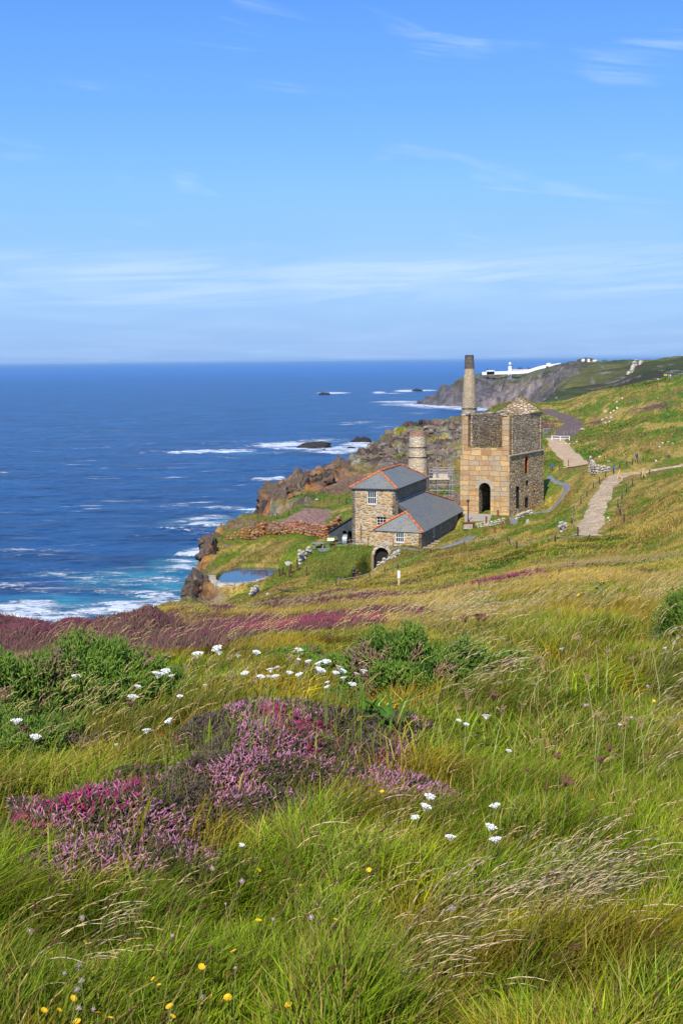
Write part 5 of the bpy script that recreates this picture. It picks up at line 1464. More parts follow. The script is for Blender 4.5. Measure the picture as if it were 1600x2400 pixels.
sea_rock(750, 769, 1053, 1057.5, 'tiny dark rock in the foam just below the longest sea rock', 3)
sea_rock(813, 833, 1047, 1052, 'small flat rock awash in the middle of the white surf', 4)
sea_rock(749, 775, 919, 925, 'dark low rock at the left end of a thin surf line far out', 5)
sea_rock(966, 988, 912, 917, 'dark low rock in surf just off the lighthouse headland', 6)

# ================================================================== fences
def fence(name, posts, label, mat=M_DRUST, w=.11, rails=(), rail_mat=M_ROPE, rail_r=.018, d0=110, d1=300, sag=.12, part='fence_post', n=6):
    """posts: (column, row of the foot, row of the top)"""
    pts = []
    for u, vt, vb in posts:
        g = GP(u, vb, d0, d1); k = g.y / FPX; pts.append((g, max(.5, (vb - vt) * k)))
    c = pts[len(pts) // 2][0]
    t = thing(name, (c.x, c.y, c.z), label, 'fence')
    for g, h in pts:
        a = MB(); a.box((g.x, g.y, g.z - .3), w, w, h + .3, base=True); adopt(a.build(part, mat), t)
    for f in rails:
        a = MB()
        for (g, h), (g2, h2) in zip(pts[:-1], pts[1:]):
            A, B = g + Vector((0, 0, h * f)), g2 + Vector((0, 0, h2 * f))
            ln = [A.lerp(B, k / n) - Vector((0, 0, sag * math.sin(math.pi * k / n))) for k in range(n + 1)]
            a.tube(ln, rail_r, 4)
        adopt(a.build('rope' if rail_r < .03 else 'rail', rail_mat), t)
    return t
fence('rope_fence', [(786, 1269, 1287), (820, 1262, 1285), (863, 1259, 1285), (921, 1262, 1283)], 'rusty posts with steel ropes in front of the stone building', M_RUST, .12, (.9, .5), d0=160, d1=185)
fence('rope_fence', [(655, 1332, 1351), (663, 1330, 1347), (678, 1335, 1353), (682, 1321, 1343), (697, 1311, 1337)], 'cluster of thick rusty posts at the corner of the pond', M_DRUST, .2, (), d0=140, d1=185)
fence('post_line', [(719, 1327, 1350), (763, 1338, 1364)], 'pair of tall rusty posts on the green bank between pond and tunnel arch', M_DRUST, .13, (), d0=130, d1=185)
fence('rope_fence', [(788, 1357, 1373), (866, 1342, 1353), (901, 1331, 1346), (932, 1322, 1336), (1009, 1285, 1299), (1088, 1268, 1280), (1154, 1259, 1268), (1188, 1254, 1268)], 'long rope fence following the path below the tunnel arch and up past the low wing', M_DRUST, .12, (.92,), d0=110, d1=190)
fence('rope_fence', [(1193, 1262, 1275), (1210, 1268, 1287), (1300, 1262, 1280), (1380, 1258, 1277)], 'rope fence with short dark posts on the near grassy bank below the engine house', M_DRUST, .13, (.9, .45), d0=110, d1=190)
fence('post_line', [(1353, 1234, 1257), (1339, 1213, 1229), (1343, 1187, 1201), (1360, 1165, 1181), (1374, 1149, 1165), (1389, 1130, 1145), (1403, 1118, 1134), (1418, 1104, 1119), (1436, 1094, 1109), (1451, 1085, 1100), (1467, 1081, 1093), (1481, 1076, 1089), (1493, 1073, 1086), (1506, 1069, 1079)],
      'line of rusty posts up the left side of the gravel path', M_DRUST, .13, (.85,), d0=115, d1=290)
fence('post_line', [(1461, 1204, 1224), (1452, 1185, 1208), (1447, 1169, 1191), (1456, 1152, 1171), (1467, 1136, 1155), (1481, 1123, 1140), (1501, 1106, 1124), (1521, 1099, 1114)], 'line of rusty posts up the right side of the gravel path', M_DRUST, .13, (.85,), d0=110, d1=260)
fence('post_line', [(1289, 1084, 1104), (1310, 1085, 1103), (1331, 1077, 1094), (1379, 1077, 1089)], 'four rusty posts along the near edge of the concrete track', M_RUST, .14, (), d0=190, d1=290)
fence('post_line', [(598, 1224, 1243), (624, 1215, 1232), (649, 1203, 1217), (677, 1196, 1208)], 'four rusty posts on the seaward edge of the plateau beside the red earth', M_DRUST, .14, (), d0=180, d1=240)
fence('post_line', [(760, 1165, 1177), (777, 1165, 1177), (795, 1166, 1180), (811, 1167, 1181)], 'four rusty posts in the grass left of the upper slate roof', M_DRUST, .14, (), d0=205, d1=260)
fence('paling_fence', [(1273 + 2.6 * k, 1004 - 0.2 * k, 1024 - 1.6 * k) for k in range(7)], 'grey paling fence beside the dark track behind the engine house', M_WOOD, .16, (.8, .3), M_WOOD, .05, 250, 400, 0)
fence('white_fence', [(1292, 1021, 1033), (1312, 1022, 1034), (1333, 1022, 1033)], 'white two-rail fence across the dark track', M_WHITE, .16, (.95, .5), M_WHITE, .07, 270, 340, 0)
fence('rail_fence', [(1320, 1012, 1020), (1328, 1010.5, 1018.5), (1338, 1009, 1017), (1347, 1007.5, 1016)], 'grey rail fence just beyond the white two-rail fence', M_WOOD, .13, (.95, .5), M_WOOD, .05, 270, 360, 0)
def lone_posts(lst, label, mat, w, d0, d1):
    for k, (u, vt, vb) in enumerate(lst):
        g = GP(u, vb, d0, d1); h = (vb - vt) * g.y / FPX
        a = MB(); a.box((g.x, g.y, g.z - .3), w, w, h + .3, base=True)
        a.box((g.x, g.y, g.z + h), w * 1.25, w * 1.25, .05, base=True)
        tag(a.build('bollard', mat), label, 'post', 'rusty posts round the engine house platform')
lone_posts([(1139, 1211, 1230), (1176, 1224, 1241), (1190, 1214, 1228), (1158, 1236, 1250), (1136, 1239, 1249), (1166, 1196, 1211)], 'stout rusty post standing around the platform in front of the engine house', M_RUST, .26, 165, 199.5)
lone_posts([(1202, 1178, 1193), (1221, 1181, 1196), (1227, 1177, 1192), (1247, 1172, 1186)], 'rusty post standing close against the engine house side wall', M_RUST, .2, 190, 206)

# ---- platform, timber stack, lamp post, metal hurdle
def platform_bits():
    z = E_zb + .06
    q = [Vector((*PXY(u, D), 0)) for u, D in ((1088, 193.6), (1148, 193.4), (1152, 200.4), (1087, 201.8))]
    t = MB(); t.prism([Vector((p.x, p.y, z - .5)) for p in q], Vector((0, 0, .62)))
    tag(t.build('platform', M_CONCRETE), 'pale concrete slab in front of the arched doorway', 'platform')
    g = Vector((*PXY(1096, 192.6), z - .1)); h = P(1096, 1171, 192.6).z - g.z
    t = thing('lamp_post', tuple(g), 'slim rusty lamp post in front of the engine house', 'lamp post')
    a = MB(); a.tube([g - Vector((0, 0, .3)), g + Vector((0, 0, h - .35))], [.09, .07], 8); adopt(a.build('pole', M_DRUST), t)
    a = MB(); a.lathe((g.x, g.y, g.z + h - .4), [(.10, 0), (.2, .08), (.22, .3), (.1, .42)], 10); adopt(a.build('lamp_head', M_DRUST), t)
    g = Vector((*PXY(1097, 190.5), z - .9)); t = thing('timber_stack', tuple(g), 'stack of whitish planks under a rusty plate beside the lamp post', 'stack')
    for k in range(4):
        a = MB(); a.box((g.x - .1, g.y, g.z + .16 + .2 * k), 1.35, 1.2, .13, (1, .05)); adopt(a.build('plank', M_PLANK), t)
    a = MB(); a.box((g.x, g.y, g.z + .98), 1.75, 1.5, .08, (1, .05)); a.box((g.x + .8, g.y, g.z + .45), .12, 1.4, 1.0, (1, .05)); adopt(a.build('plate', M_RUST), t)
    t = thing('low_beam', (*PXY(1157, 190), z - .5), 'two whitish concrete beams on the low wall edging the platform', 'beam')
    for u in (1147, 1168):
        p = Vector((*PXY(u, 190.2), z - .25)); a = MB(); a.box(p, 1.25, .4, .28, (1, .05)); adopt(a.build('slab', M_WHITE if False else M_PLANK), t)
    g1, g2 = GP(1203, 1205, 180, 200), GP(1212, 1204, 180, 200)
    t = thing('metal_hurdle', tuple(g1), 'small grey metal handrail at the engine house corner', 'handrail')
    a = MB(); hh = Vector((0, 0, 1.0))
    a.tube([g1 + Vector((-.35, -.5, -.1)), g1 + Vector((0, 0, .4)), g1 + hh, g2 + hh, g2], .045, 6); adopt(a.build('rail', M_STEEL), t)
platform_bits()

# ---- tunnel arch and gully
def tunnel():
    c = Vector((*PXY(893, 168.4), P(893, 1300, 168.4).z)); 
    ax = Vector((1, -.25, 0)).normalized(); n = Vector((.25, 1, 0)).normalized()
    r = 17 / FPX * 168; t = thing('tunnel_arch', tuple(c), 'pale stone arch of a dark tunnel mouth in the grass below the stone building', 'arch')
    a = MB(); up = Vector((0, 0, 1))
    for k in range(9):
        a0, a1 = math.pi * (k + .03) / 9, math.pi * (k + .97) / 9
        a.prism([c + ax * (q * math.cos(w)) + up * (q * math.sin(w)) for q, w in ((r, a0), (r + .38, a0), (r + .38, a1), (r, a1))], n * 1.2)
    adopt(a.build('arch_ring', M_PLASTER), t)
    a = MB()
    for s in (-1, 1):
        p = c + ax * s * (r + .16); a.box((p.x, p.y, c.z - 1.4) , .36, 1.2, 2.8, (ax.x, ax.y))
    adopt(a.build('jamb', M_MILLD), t)
    a = MB(); p = c + n * .8; a.box((p.x, p.y, c.z - .7), 2 * r, .1, 3.4, (ax.x, ax.y)); adopt(a.build('tunnel_dark_panel', M_DARK), t)  # near-black panel painted in for the unlit depth of the tunnel
tunnel()

# ---- bench table, interpretation board, terrace
def small_things():
    g = GP(750, 1289, 165, 192); 
    t = MB(); t.box((g.x + .9, g.y + .5, g.z), 2.6, 3.0, .25, (1, .2)); tag(t.build('terrace', M_PATH), 'small grey paved terrace below the black shed', 'paving')
    c = GP(745, 1286, 165, 192); t = thing('picnic_table', tuple(c), 'grey wooden table on the little terrace left of the black shed', 'table')
    a = MB(); a.box((c.x, c.y, c.z + .78), 1.5, 1.3, .09, (1, .35)); adopt(a.build('tabletop', M_WOOD), t)
    for s in (-.55, .55):
        a = MB(); a.box((c.x + s, c.y + s * .3, c.z + .35), .12, 1.0, .8, (1, .35)); adopt(a.build('leg', M_WOOD), t)
    c = GP(775, 1284, 165, 192); t = thing('information_board', tuple(c), 'tilted white information board on a post left of the black shed', 'sign')
    a = MB(); a.bar(c, c + Vector((0, 0, 1.15)), .09); adopt(a.build('post', M_DRUST), t)
    a = MB(); q = c + Vector((0, 0, 1.2)); a.hexa([q + Vector(v) for v in ((-.5, -.3, -.14), (.45, -.38, -.14), (.5, .3, .12), (-.45, .38, .12))] + [q + Vector(v) for v in ((-.5, -.3, -.1), (.45, -.38, -.1), (.5, .3, .16), (-.45, .38, .16))]); adopt(a.build('panel', M_WHITE), t)
    c = GP(934, 1378, 60, 130); k = c.y / FPX; t = thing('sign_post', tuple(c), 'pale wooden post with an upright blank white sign, nearer than the tunnel arch', 'sign')
    zt = P(933, 1337, c.y).z; zb = P(933, 1354.5, c.y).z
    a = MB(); a.box((c.x, c.y, c.z - .3), .13, .11, zt - c.z + .2, base=True); adopt(a.build('post', M_YWOOD), t)
    a = MB(); a.box((c.x, c.y - .075, (zt + zb) / 2), 6.4 * k, .03, zt - zb); adopt(a.build('board', M_WHITE), t)
    # timber trestle barrier across the gravel path
    g1, g2 = GP(1450, 1123, 180, 240), GP(1507, 1120, 180, 240); k = g1.y / FPX; up = Vector((0, 0, 1))
    t = thing('trestle_barrier', tuple((g1 + g2) / 2), 'yellow timber trestle barrier across the top of the gravel path', 'barrier')
    for g in (g1, g2):
        a = MB(); a.bar(g + Vector((-.45, -.3, -.1)), g + Vector((.15, .2, 1.55)), .13); a.bar(g + Vector((.5, -.3, -.1)), g + Vector((-.2, .2, 1.2)), .13); adopt(a.build('trestle', M_YWOOD), t)
    a = MB(); a.bar(g1 + up * .95, g2 + up * .75, .14); adopt(a.build('rail', M_YWOOD), t)
    # blue waymark signs
    mb_ = flat_mat('blue_sign', (.02, .10, .55), .5, var=.02)
    for u, v, lab in ((1293, 1088, 'small blue square sign on a post by the bend of the grey footpath'), (1437, 1094, 'small blue sign on a post beside the ruined stone wall')):
        g = GP(u, v + 17, 180, 300); t = thing('waymark_sign', tuple(g), lab, 'sign')
        a = MB(); a.box((g.x, g.y, g.z), .1, .1, 1.1, base=True); adopt(a.build('post', M_DRUST), t)
        a = MB(); a.box((g.x, g.y - .07, g.z + 1.15), .36, .03, .4); adopt(a.build('plate', mb_), t)
        
    # fallen dark pipe in the grass
    pts = [GP(648 + 7 * k, 1383 + 4 * math.sin(k / 7 * 2.2) + .5 * k, 100, 170) + up * .16 for k in range(8)]
    a = MB(); a.tube(pts, .05, 6); tag(a.build('pipe', M_BLACKIRON), 'black pipe curving through the grass below the pond', 'pipe')
small_things()

# ================================================================== lighthouse headland
M_LWHITE = flat_mat('whitewash', (.82, .80, .77), .8, var=.03, scale=.3)
M_LROOF = flat_mat('pale_roof', (.62, .50, .46), .8, var=.05, scale=.3)
def lighthouse():
    D = 2100; k = D / FPX; c = P(1194.2, 872, D); c.z = HZ(c.x, c.y) ; zb = P(1194.2, 871.5, D).z
    t = thing('lighthouse', (c.x, c.y, zb), 'white lighthouse tower with lantern on the distant headland', 'lighthouse')
    z = lambda v: P(1194.2, v, D).z
    a = MB(); a.lathe((c.x, c.y, 0), [(5.0 * k, min(zb, c.z) - 2), (4.7 * k, zb), (4.3 * k, z(861.5))], 20); adopt(a.build('tower', M_LWHITE), t)
    a = MB(); a.lathe((c.x, c.y, 0), [(4.4 * k, z(861.5)), (5.2 * k, z(861)), (5.2 * k, z(859.6)), (4.0 * k, z(859.5))], 20); adopt(a.build('gallery', M_LWHITE), t)
    a = MB(); a.lathe((c.x, c.y, 0), [(3.2 * k, z(859.6)), (3.2 * k, z(857.6))], 16); adopt(a.build('lantern_base', M_LWHITE), t)
    a = MB(); a.lathe((c.x, c.y, 0), [(2.9 * k, z(857.6)), (2.9 * k, z(854))], 16); adopt(a.build('lantern_glass', flat_mat('lantern_glass', (.12, .16, .14), .2, var=.05)), t)
    a = MB(); a.lathe((c.x, c.y, 0), [(3.3 * k, z(854.2)), (3.2 * k, z(853)), (2.2 * k, z(850.4)), (.5 * k, z(848.9)), (.3 * k, z(847.6)), (.02, z(847.5))], 16); adopt(a.build('dome', M_LWHITE), t)
def long_house(name, u0, u1, v0, v1, D, label, depth=9, chims=(), cat='building', roof=True, win=0):
    k = D / FPX; c = P((u0 + u1) / 2, v1, D); w = (u1 - u0) * k; zt = P((u0 + u1) / 2, v0, D).z; zg = c.z - 3.5
    t = thing(name, tuple(c), label, cat)
    ze = c.z + (zt - c.z) * (.72 if roof else 1)
    a = MB(); a.box((c.x, c.y, zg), w, depth, ze - zg, base=True); adopt(a.build('wall', M_LWHITE), t)
    if roof:
        a = MB(); r = [Vector((c.x - w / 2 - .3, c.y - depth / 2 - .4, ze)), Vector((c.x - w / 2 - .3, c.y + depth / 2 + .4, ze)), Vector((c.x - w / 2 - .3, c.y, zt))]
        a.prism(r, Vector((w + .6, 0, 0))); adopt(a.build('roof', M_LROOF), t)
    for s in chims:
        a = MB(); a.box((c.x - w / 2 + w * s, c.y, zt - .5), 1.6, 1.6, 3.2, base=True); adopt(a.build('chimney', M_DARK), t)
    for i in range(win):
        a = MB(); a.box((c.x - w / 2 + w * (i + .5) / win, c.y - depth / 2 - .02, c.z + (ze - c.z) * .55), 1.0, .1, 1.5); adopt(a.build('window', M_GLASS), t)
    return t
lighthouse()
long_house('engine_room', 1139, 1157, 867.8, 873.5, 2095, 'white flat building with a dark funnel left of the lighthouse', 10, (.16,), roof=False, win=3)
long_house('keepers_cottages', 1199.5, 1240, 865.2, 871, 2100, 'long white row of cottages with dark chimneys beside the lighthouse', 9, (.36, .45, .56, .95), roof=True, win=12)
long_house('white_house', 1279.5, 1288, 850.8, 857.5, 2095, 'small white block where the long boundary wall climbs the headland', 8, (), roof=False, win=1)
def boundary_wall():
    pts = [(1129, 874.5), (1160, 873.5), (1190, 872.5), (1215, 872), (1235, 870.2), (1245, 867), (1254, 863.6), (1270, 859.3), (1285, 857.2), (1299, 855.5), (1312, 853.5)]
    D = 2090; b = MB(); q = [P(u, v, D) for u, v in pts]
    for p0, p1 in zip(q[:-1], q[1:]):
        b.prism([Vector((p0.x, p0.y, p0.z - 3)), Vector((p1.x, p1.y, p1.z - 3)), Vector((p1.x, p1.y, p1.z + 1.9)), Vector((p0.x, p0.y, p0.z + 1.9))], Vector((0, .9, 0)))
    tag(b.build('boundary_wall', M_LWHITE), 'long white boundary wall running along the lighthouse headland', 'wall')
boundary_wall()
gv = 'houses of the hamlet on the far skyline'
M_FBROWN = flat_mat('far_brown_roof', (.20, .13, .10), .9)
for u0, u1, v0, v1, lab in ((1362, 1368, 840.5, 843.5, 'tiny white house on the brown knoll at the skyline, leftmost of its row'), (1375, 1380, 840.5, 843.5, 'tiny white house under the top of the brown knoll'), (1388, 1396, 842.5, 846, 'tiny white house at the right end of the brown knoll'),
                            (1354, 1361, 847.6, 850.2, 'low white house left below the brown knoll'), (1377, 1384, 847.4, 850, 'low white house directly below the brown knoll'), (1385, 1392, 847.2, 849.8, 'low white house below the knoll, second in its row'),
                            (1401, 1408, 847, 849.6, 'pale house right of the knoll'), (1410, 1416, 846, 849, 'pale house at the end of the hamlet'), (1486, 1492, 842.2, 845, 'lone white farmhouse on the far right skyline'),):
    t = long_house('cottage', u0, u1, v0, v1, 2120, lab, 8, (), roof=True); t['group'] = gv
def knoll():
    D = 2160; c = P(1376, 850, D); k = D / FPX
    bm = bmesh.new(); bmesh.ops.create_icosphere(bm, subdivisions=4, radius=1)
    vs = np.array([tuple(q.co) for q in bm.verts]); r = 1 + (fbm(vs[:, 0] * 3, vs[:, 1] * 3 + vs[:, 2], 5, 4) - .5) * .25
    V = np.stack([vs[:, 0] * 24 * k, vs[:, 1] * 20, vs[:, 2] * 12 * k], 1) * r[:, None] + np.array([c.x, c.y + 12, c.z])
    q = np.array([[a.index for a in f.verts] for f in bm.faces]); bm.free()
    tag(link('hill', np_mesh('hill', V, q, None, True), flat_mat('knoll', (.10, .085, .05), .95, var=.5, scale=.12)), kind='structure')
knoll()
rr = random.Random(5)
for u, v, w in ((1352, 848, 7), (1370, 848, 8), (1397, 848, 6), (1414, 845.5, 9), (1440, 846, 4), (1452, 845.5, 5), (1462, 845, 5), (1474, 844.5, 6), (1420, 847, 5), (1582, 841, 5)):
    c = P(u, v + 1, 2105); k = c.y / FPX; b = MB()
    for j in range(40):
        b.rock((c.x + rr.gauss(0, .28) * w * k, c.y + rr.gauss(0, 2), c.z + abs(rr.gauss(0, .35)) * 4 * k), rr.uniform(.5, 1.1) * k, (1, 1, .8), j, 1)
    tag(b.build('hedge_bush', flat_mat('far_bush', (.04, .055, .02), .95, var=.4, scale=.5)), 'dark bush on the distant skyline near the hamlet', 'bush', 'dark bushes on the far skyline')

# ================================================================== people
def cloth(name, c): return flat_mat(name, c, .85, var=.08)
def person(u, v, d0, d1, hpx, label, top, legs, hair, rz=0, pose='stand', skin=(.50, .28, .20), pack=None, lean=0.0, group=None, h=None, at=None):
    g = at or GP(u, v, d0, d1); hh = h or hpx * g.y / FPX; s = hh / 1.72
    J = {'pel': (0, 0, .95), 'sp': (0, .0 + lean * .2, 1.2), 'ch': (0, lean * .4, 1.4), 'nk': (0, lean * .5, 1.5), 'hd': (0, lean * .55 + .02, 1.6), 'ht': (0, lean * .55 + .02, 1.68)}
    if pose == 'walk': st = [(.10, .18, .50), (.11, .02, .07), (-.10, -.10, .50), (-.11, -.30, .10)]
    else: st = [(.10, .02, .50), (.11, 0, .07), (-.10, .0, .50), (-.11, -.02, .07)]
    bm = bmesh.new(); ly = bm.verts.layers.skin.verify(); V = {}
    def vert(n, p, r):
        v_ = bm.verts.new(p); v_[ly].radius = (r, r * .85); V[n] = v_; return v_
    vert('pel', J['pel'], .15); V['pel'][ly].use_root = True
    vert('sp', J['sp'], .14); vert('ch', J['ch'], .15); vert('nk', J['nk'], .06); vert('hd', J['hd'], .095); vert('ht', J['ht'], .085)
    for a, b in (('pel', 'sp'), ('sp', 'ch'), ('ch', 'nk'), ('nk', 'hd'), ('hd', 'ht')): bm.edges.new((V[a], V[b]))
    for i, sx in enumerate((1, -1)):
        kx, ky, kz = st[2 * i]; fx, fy, fz = st[2 * i + 1]
        vert('hip%d' % i, (.09 * sx, 0, .88), .10); vert('kn%d' % i, (kx, ky, kz), .07); vert('an%d' % i, (fx, fy, fz), .045); vert('to%d' % i, (fx, fy + .16, max(.03, fz - .04)), .04)
        vert('sh%d' % i, (.19 * sx, J['ch'][1], 1.42), .07)
        if pose == 'reach': el, wr = (.27 * sx, J['ch'][1] + .12, 1.22), (.22 * sx, J['ch'][1] + .38, 1.15)
        else: el, wr = (.26 * sx, J['ch'][1] - .04, 1.14), (.25 * sx, J['ch'][1] + .10, .90)
        vert('el%d' % i, el, .05); vert('wr%d' % i, wr, .035)
        hd = Vector(wr) + (Vector(wr) - Vector(el)).normalized() * .09; vert('ha%d' % i, tuple(hd), .035)
        for a, b in (('pel', 'hip'), ('hip', 'kn'), ('kn', 'an'), ('an', 'to'), ('ch', 'sh'), ('sh', 'el'), ('el', 'wr'), ('wr', 'ha')):
            bm.edges.new((V[a] if a in ('pel', 'ch') else V[a + str(i)], V[b + str(i)]))
    me = bpy.data.meshes.new('person'); bm.to_mesh(me); bm.free()
    tmp = bpy.data.objects.new('tmp', me); COL.objects.link(tmp)
    tmp.modifiers.new('s', 'SKIN'); m2 = tmp.modifiers.new('d', 'SUBSURF'); m2.levels = 1
    dg = bpy.context.evaluated_depsgraph_get(); ev = tmp.evaluated_get(dg); me2 = bpy.data.meshes.new_from_object(ev)
    bpy.data.objects.remove(tmp)
    co = np.array([v_.co[:] for v_ in me2.vertices]); col = np.zeros((len(co), 4), np.float32); col[:, 3] = 1
    for i, p in enumerate(co):
        arm = abs(p[0]) > .215 or (pose == 'reach' and p[1] > J['ch'][1] + .2 and p[2] > 1.0)
        if p[2] > 1.5: c = skin
        elif arm and (p[2] < 1.0 or (pose == 'reach' and p[1] > J['ch'][1] + .25)): c = skin
        elif p[2] > .92 or arm: c = top
        elif p[2] > .12: c = legs
        else: c = (.05, .04, .04)
        col[i, :3] = c
    a = me2.color_attributes.new('Col', 'FLOAT_COLOR', 'POINT'); a.data.foreach_set('color', col.ravel())
    me2.polygons.foreach_set('use_smooth', [True] * len(me2.polygons))
    me2.materials.clear()
    o = bpy.data.objects.new('person', me2); me2.materials.append(M_CLOTH); COL.objects.link(o)
    o.location = (g.x, g.y, g.z); o.scale = (s, s, s); o.rotation_euler = (0, 0, rz); tag(o, label, 'person', group)
    b = MB(); b.rock((0, J['hd'][1] - .015, 1.665), .115, (1, 1, .85), 3, 2); ho = b.build('hair', cloth('hair', hair), smooth=True); ho.parent = o
    if pack:
        b = MB(); b.box((0, J['ch'][1] - .22, 1.22), .32, .2, .46); b.box((0, J['ch'][1] - .33, 1.12), .24, .08, .26); po = b.build('backpack', cloth('pack', pack)); po.parent = o
    return o
M_CLOTH = attr_mat('clothing', .85, .08, 12)
person(828, 1359, 140, 175, 29, 'person in a navy jacket and dark trousers at the rope fence below the arch', (.012, .016, .045), (.012, .015, .035), (.03, .02, .015), R(-150), 'reach')
person(837, 1359, 140, 175, 26, 'person in black jacket with a red skirt leaning on the rope fence', (.015, .015, .02), (.45, .03, .03), (.03, .02, .015), R(-120), 'reach', lean=.25)
person(797, 1374, 125, 175, 22, 'person in grey-green clothing half hidden in long grass by the end of the rope fence', (.10, .13, .13), (.25, .09, .05), (.05, .04, .03), R(60), 'reach', lean=.4)
person(1303, 938, 350, 600, 10.5, 'distant walker in a white top with a dark backpack on the headland track', (.75, .75, .75), (.03, .03, .05), (.6, .55, .5), 0, 'walk', pack=(.04, .05, .07))
person(1491, 1083, 205, 260, 23, 'walker in a teal hat with a purple backpack beside the post line', (.02, .03, .06), (.02, .025, .05), (.02, .35, .30), R(-60), 'walk', pack=(.13, .10, .25))
person(1556, 889, 340, 450, 14, 'hiker in an orange jacket on the hill crest', (.85, .30, .03), (.03, .03, .03), (.1, .06, .04), R(20), 'walk')
person(1560, 889, 340, 450, 13.5, 'hiker in a bright green jacket on the hill crest', (.12, .75, .08), (.03, .03, .03), (.1, .06, .04), R(-20), 'walk')
person(1566, 888, 340, 450, 11.5, 'hiker in a pink top on the hill crest', (.65, .15, .35), (.4, .2, .3), (.6, .45, .1), R(0), 'walk')
person(1570, 888, 340, 450, 11, 'hiker in a pale grey top on the hill crest, last of the group', (.55, .55, .60), (.3, .3, .35), (.5, .3, .2), R(0), 'walk')
person(1062, 1146, 205, 230, 22, 'worker in a blue jacket and hi-vis belt by the scaffold tower', (.02, .06, .22), (.02, .03, .05), (.5, .1, .08), R(-100), 'walk', lean=.5, at=Vector((*PXY(1061, 209), HZ(*PXY(1061, 209)))))
# ================================================================== vegetation
def attr_leaf(name, trans=.35, rough=.75):
    m, nt, out = new_mat(name); t = NT(nt)
    c = t.attr('Col')
    d = t.node('ShaderNodeBsdfDiffuse', {0: c}); tr = t.node('ShaderNodeBsdfTranslucent', {0: c})
    g = t.node('ShaderNodeBsdfGlossy', {0: (.8, .85, .7, 1), 'Roughness': .45})
    mx = t.node('ShaderNodeMixShader', {0: trans, 1: d.outputs[0], 2: tr.outputs[0]})
    m2 = t.node('ShaderNodeMixShader', {0: .012, 1: mx.outputs[0], 2: g.outputs[0]})
    t.l.new(m2.outputs[0], out.inputs['Surface']); return m
M_LEAF = attr_leaf('grass_blade'); M_PETAL = attr_leaf('petal', .3); M_HEATH = attr_leaf('heather_sprig', .2)
M_GORSE = attr_leaf('gorse', .2)

def place(n, d0, d1, amax=.34, p=1.0, amin=None):
    """random ground spots, denser near the viewer (p = 1: even over the ground's distance-angle sheet)"""
    D = np.exp(rng.uniform(math.log(d0), math.log(d1), n)) if p == 1 else (d0 ** (2 - p) + rng.random(n) * (d1 ** (2 - p) - d0 ** (2 - p))) ** (1 / (2 - p))
    a = rng.uniform(-amax if amin is None else amin, amax, n); return a * D, D

def open_ground(x, y, near=False):
    """0..1: where turf grows"""
    m = np.ones(x.shape)
    if near: return m
    pd = np.full(x.shape, 1e9)
    for k, (pp, w) in PXYS.items(): pd = np.minimum(pd, seg_d(x, y, pp) - w / 2)
    m *= (pd > .05)
    for poly, lv in PADS: m *= poly_sd(x, y, poly) < .3
    m *= poly_sd(x, y, _pond) < -.3
    m *= poly_sd(x, y, SOILP) + (fbm(x / 3, y / 3, 63, 4) - .5) * 5 < -.3
    m *= poly_sd(x, y, np.array([PXY(u, D) for u, D in ((1085, 193), (1150, 193), (1155, 200.6), (1084, 202))])) < 0
    return m

def blade_mesh(name, x, y, z, h, w, lean, ldir, cb, ct, mat, label=None, bend=1.0, face=None):
    n = len(x); az = rng.uniform(0, math.pi, n) if face is None else face
    px, py = np.cos(az) * w / 2, np.sin(az) * w / 2
    lx, ly = np.cos(ldir) * lean * h, np.sin(ldir) * lean * h
    V = np.empty((n, 5, 3), np.float32)
    V[:, 0] = np.stack([x - px, y - py, z - .02], 1); V[:, 1] = np.stack([x + px, y + py, z - .02], 1)
    mx, my, mz = x + lx * .33, y + ly * .33, z + h * .62
    V[:, 2] = np.stack([mx + px * .8, my + py * .8, mz], 1); V[:, 3] = np.stack([mx - px * .8, my - py * .8, mz], 1)
    V[:, 4] = np.stack([x + lx, y + ly, z + h * (1 - .28 * np.minimum(lean, 1.2) * bend)], 1)
    i = (np.arange(n) * 5)[:, None]
    q = i + np.array([[0, 1, 2, 3]]); t = i + np.array([[3, 2, 4]])
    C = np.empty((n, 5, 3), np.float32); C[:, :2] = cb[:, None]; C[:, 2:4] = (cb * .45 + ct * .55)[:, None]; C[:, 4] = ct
    return link(name, np_mesh(name, V.reshape(-1, 3), [q, t], C.reshape(-1, 3)), mat)

def terrain_cols(x, y, z):
    global base_cache
    sd = land_sd(x, y); base_cache = z - EYE
    rk = rockiness(x, y, sd); c, rm = ground_color(x, y, z, sd, rk); return c, rm, sd

def hmask_near(x, y):
    m = np.zeros(x.shape)
    for u, D, ru, rd, h in MOUNDS: m = np.maximum(m, blob(x, y, u, D, ru, rd, .25))
    return m

GB = [(40, 1720, 330, 1.15, 'bright green gorse bush at the left edge below the purple heather'), (165, 1700, 340, 1.1, 'green gorse bush in front of the purple heather brow, second from the left edge'), (290, 1675, 300, .95, 'dense green gorse bush at the right end of the near gorse bank'),
      (70, 1800, 300, .8, 'lower green gorse bush nearest the viewer at the left edge'), (225, 1640, 300, .9, 'gorse bush at the back of the near bank against the purple heather'), (-30, 1660, 260, 1.1, 'gorse bush with dead tips cut by the left edge of the view'), (365, 1640, 170, .8, 'small gorse shoot between gorse bank and tall grass'),
      (965, 1640, 300, 1.05, 'dark green gorse bush behind the pale seed heads in the middle of the meadow'), (1085, 1615, 250, .85, 'green gorse bush merging into long grass, rightmost of the central pair'), (890, 1590, 190, .85, 'small gorse bush behind the central dark green one'),
      (700, 1590, 190, .8, 'small bright gorse bush behind the white umbels'), (810, 1605, 220, .6, 'low gorse bush among the white umbels'), (1640, 1530, 200, 1.5, 'dark green bush at the right edge of the view')]
GBP = []
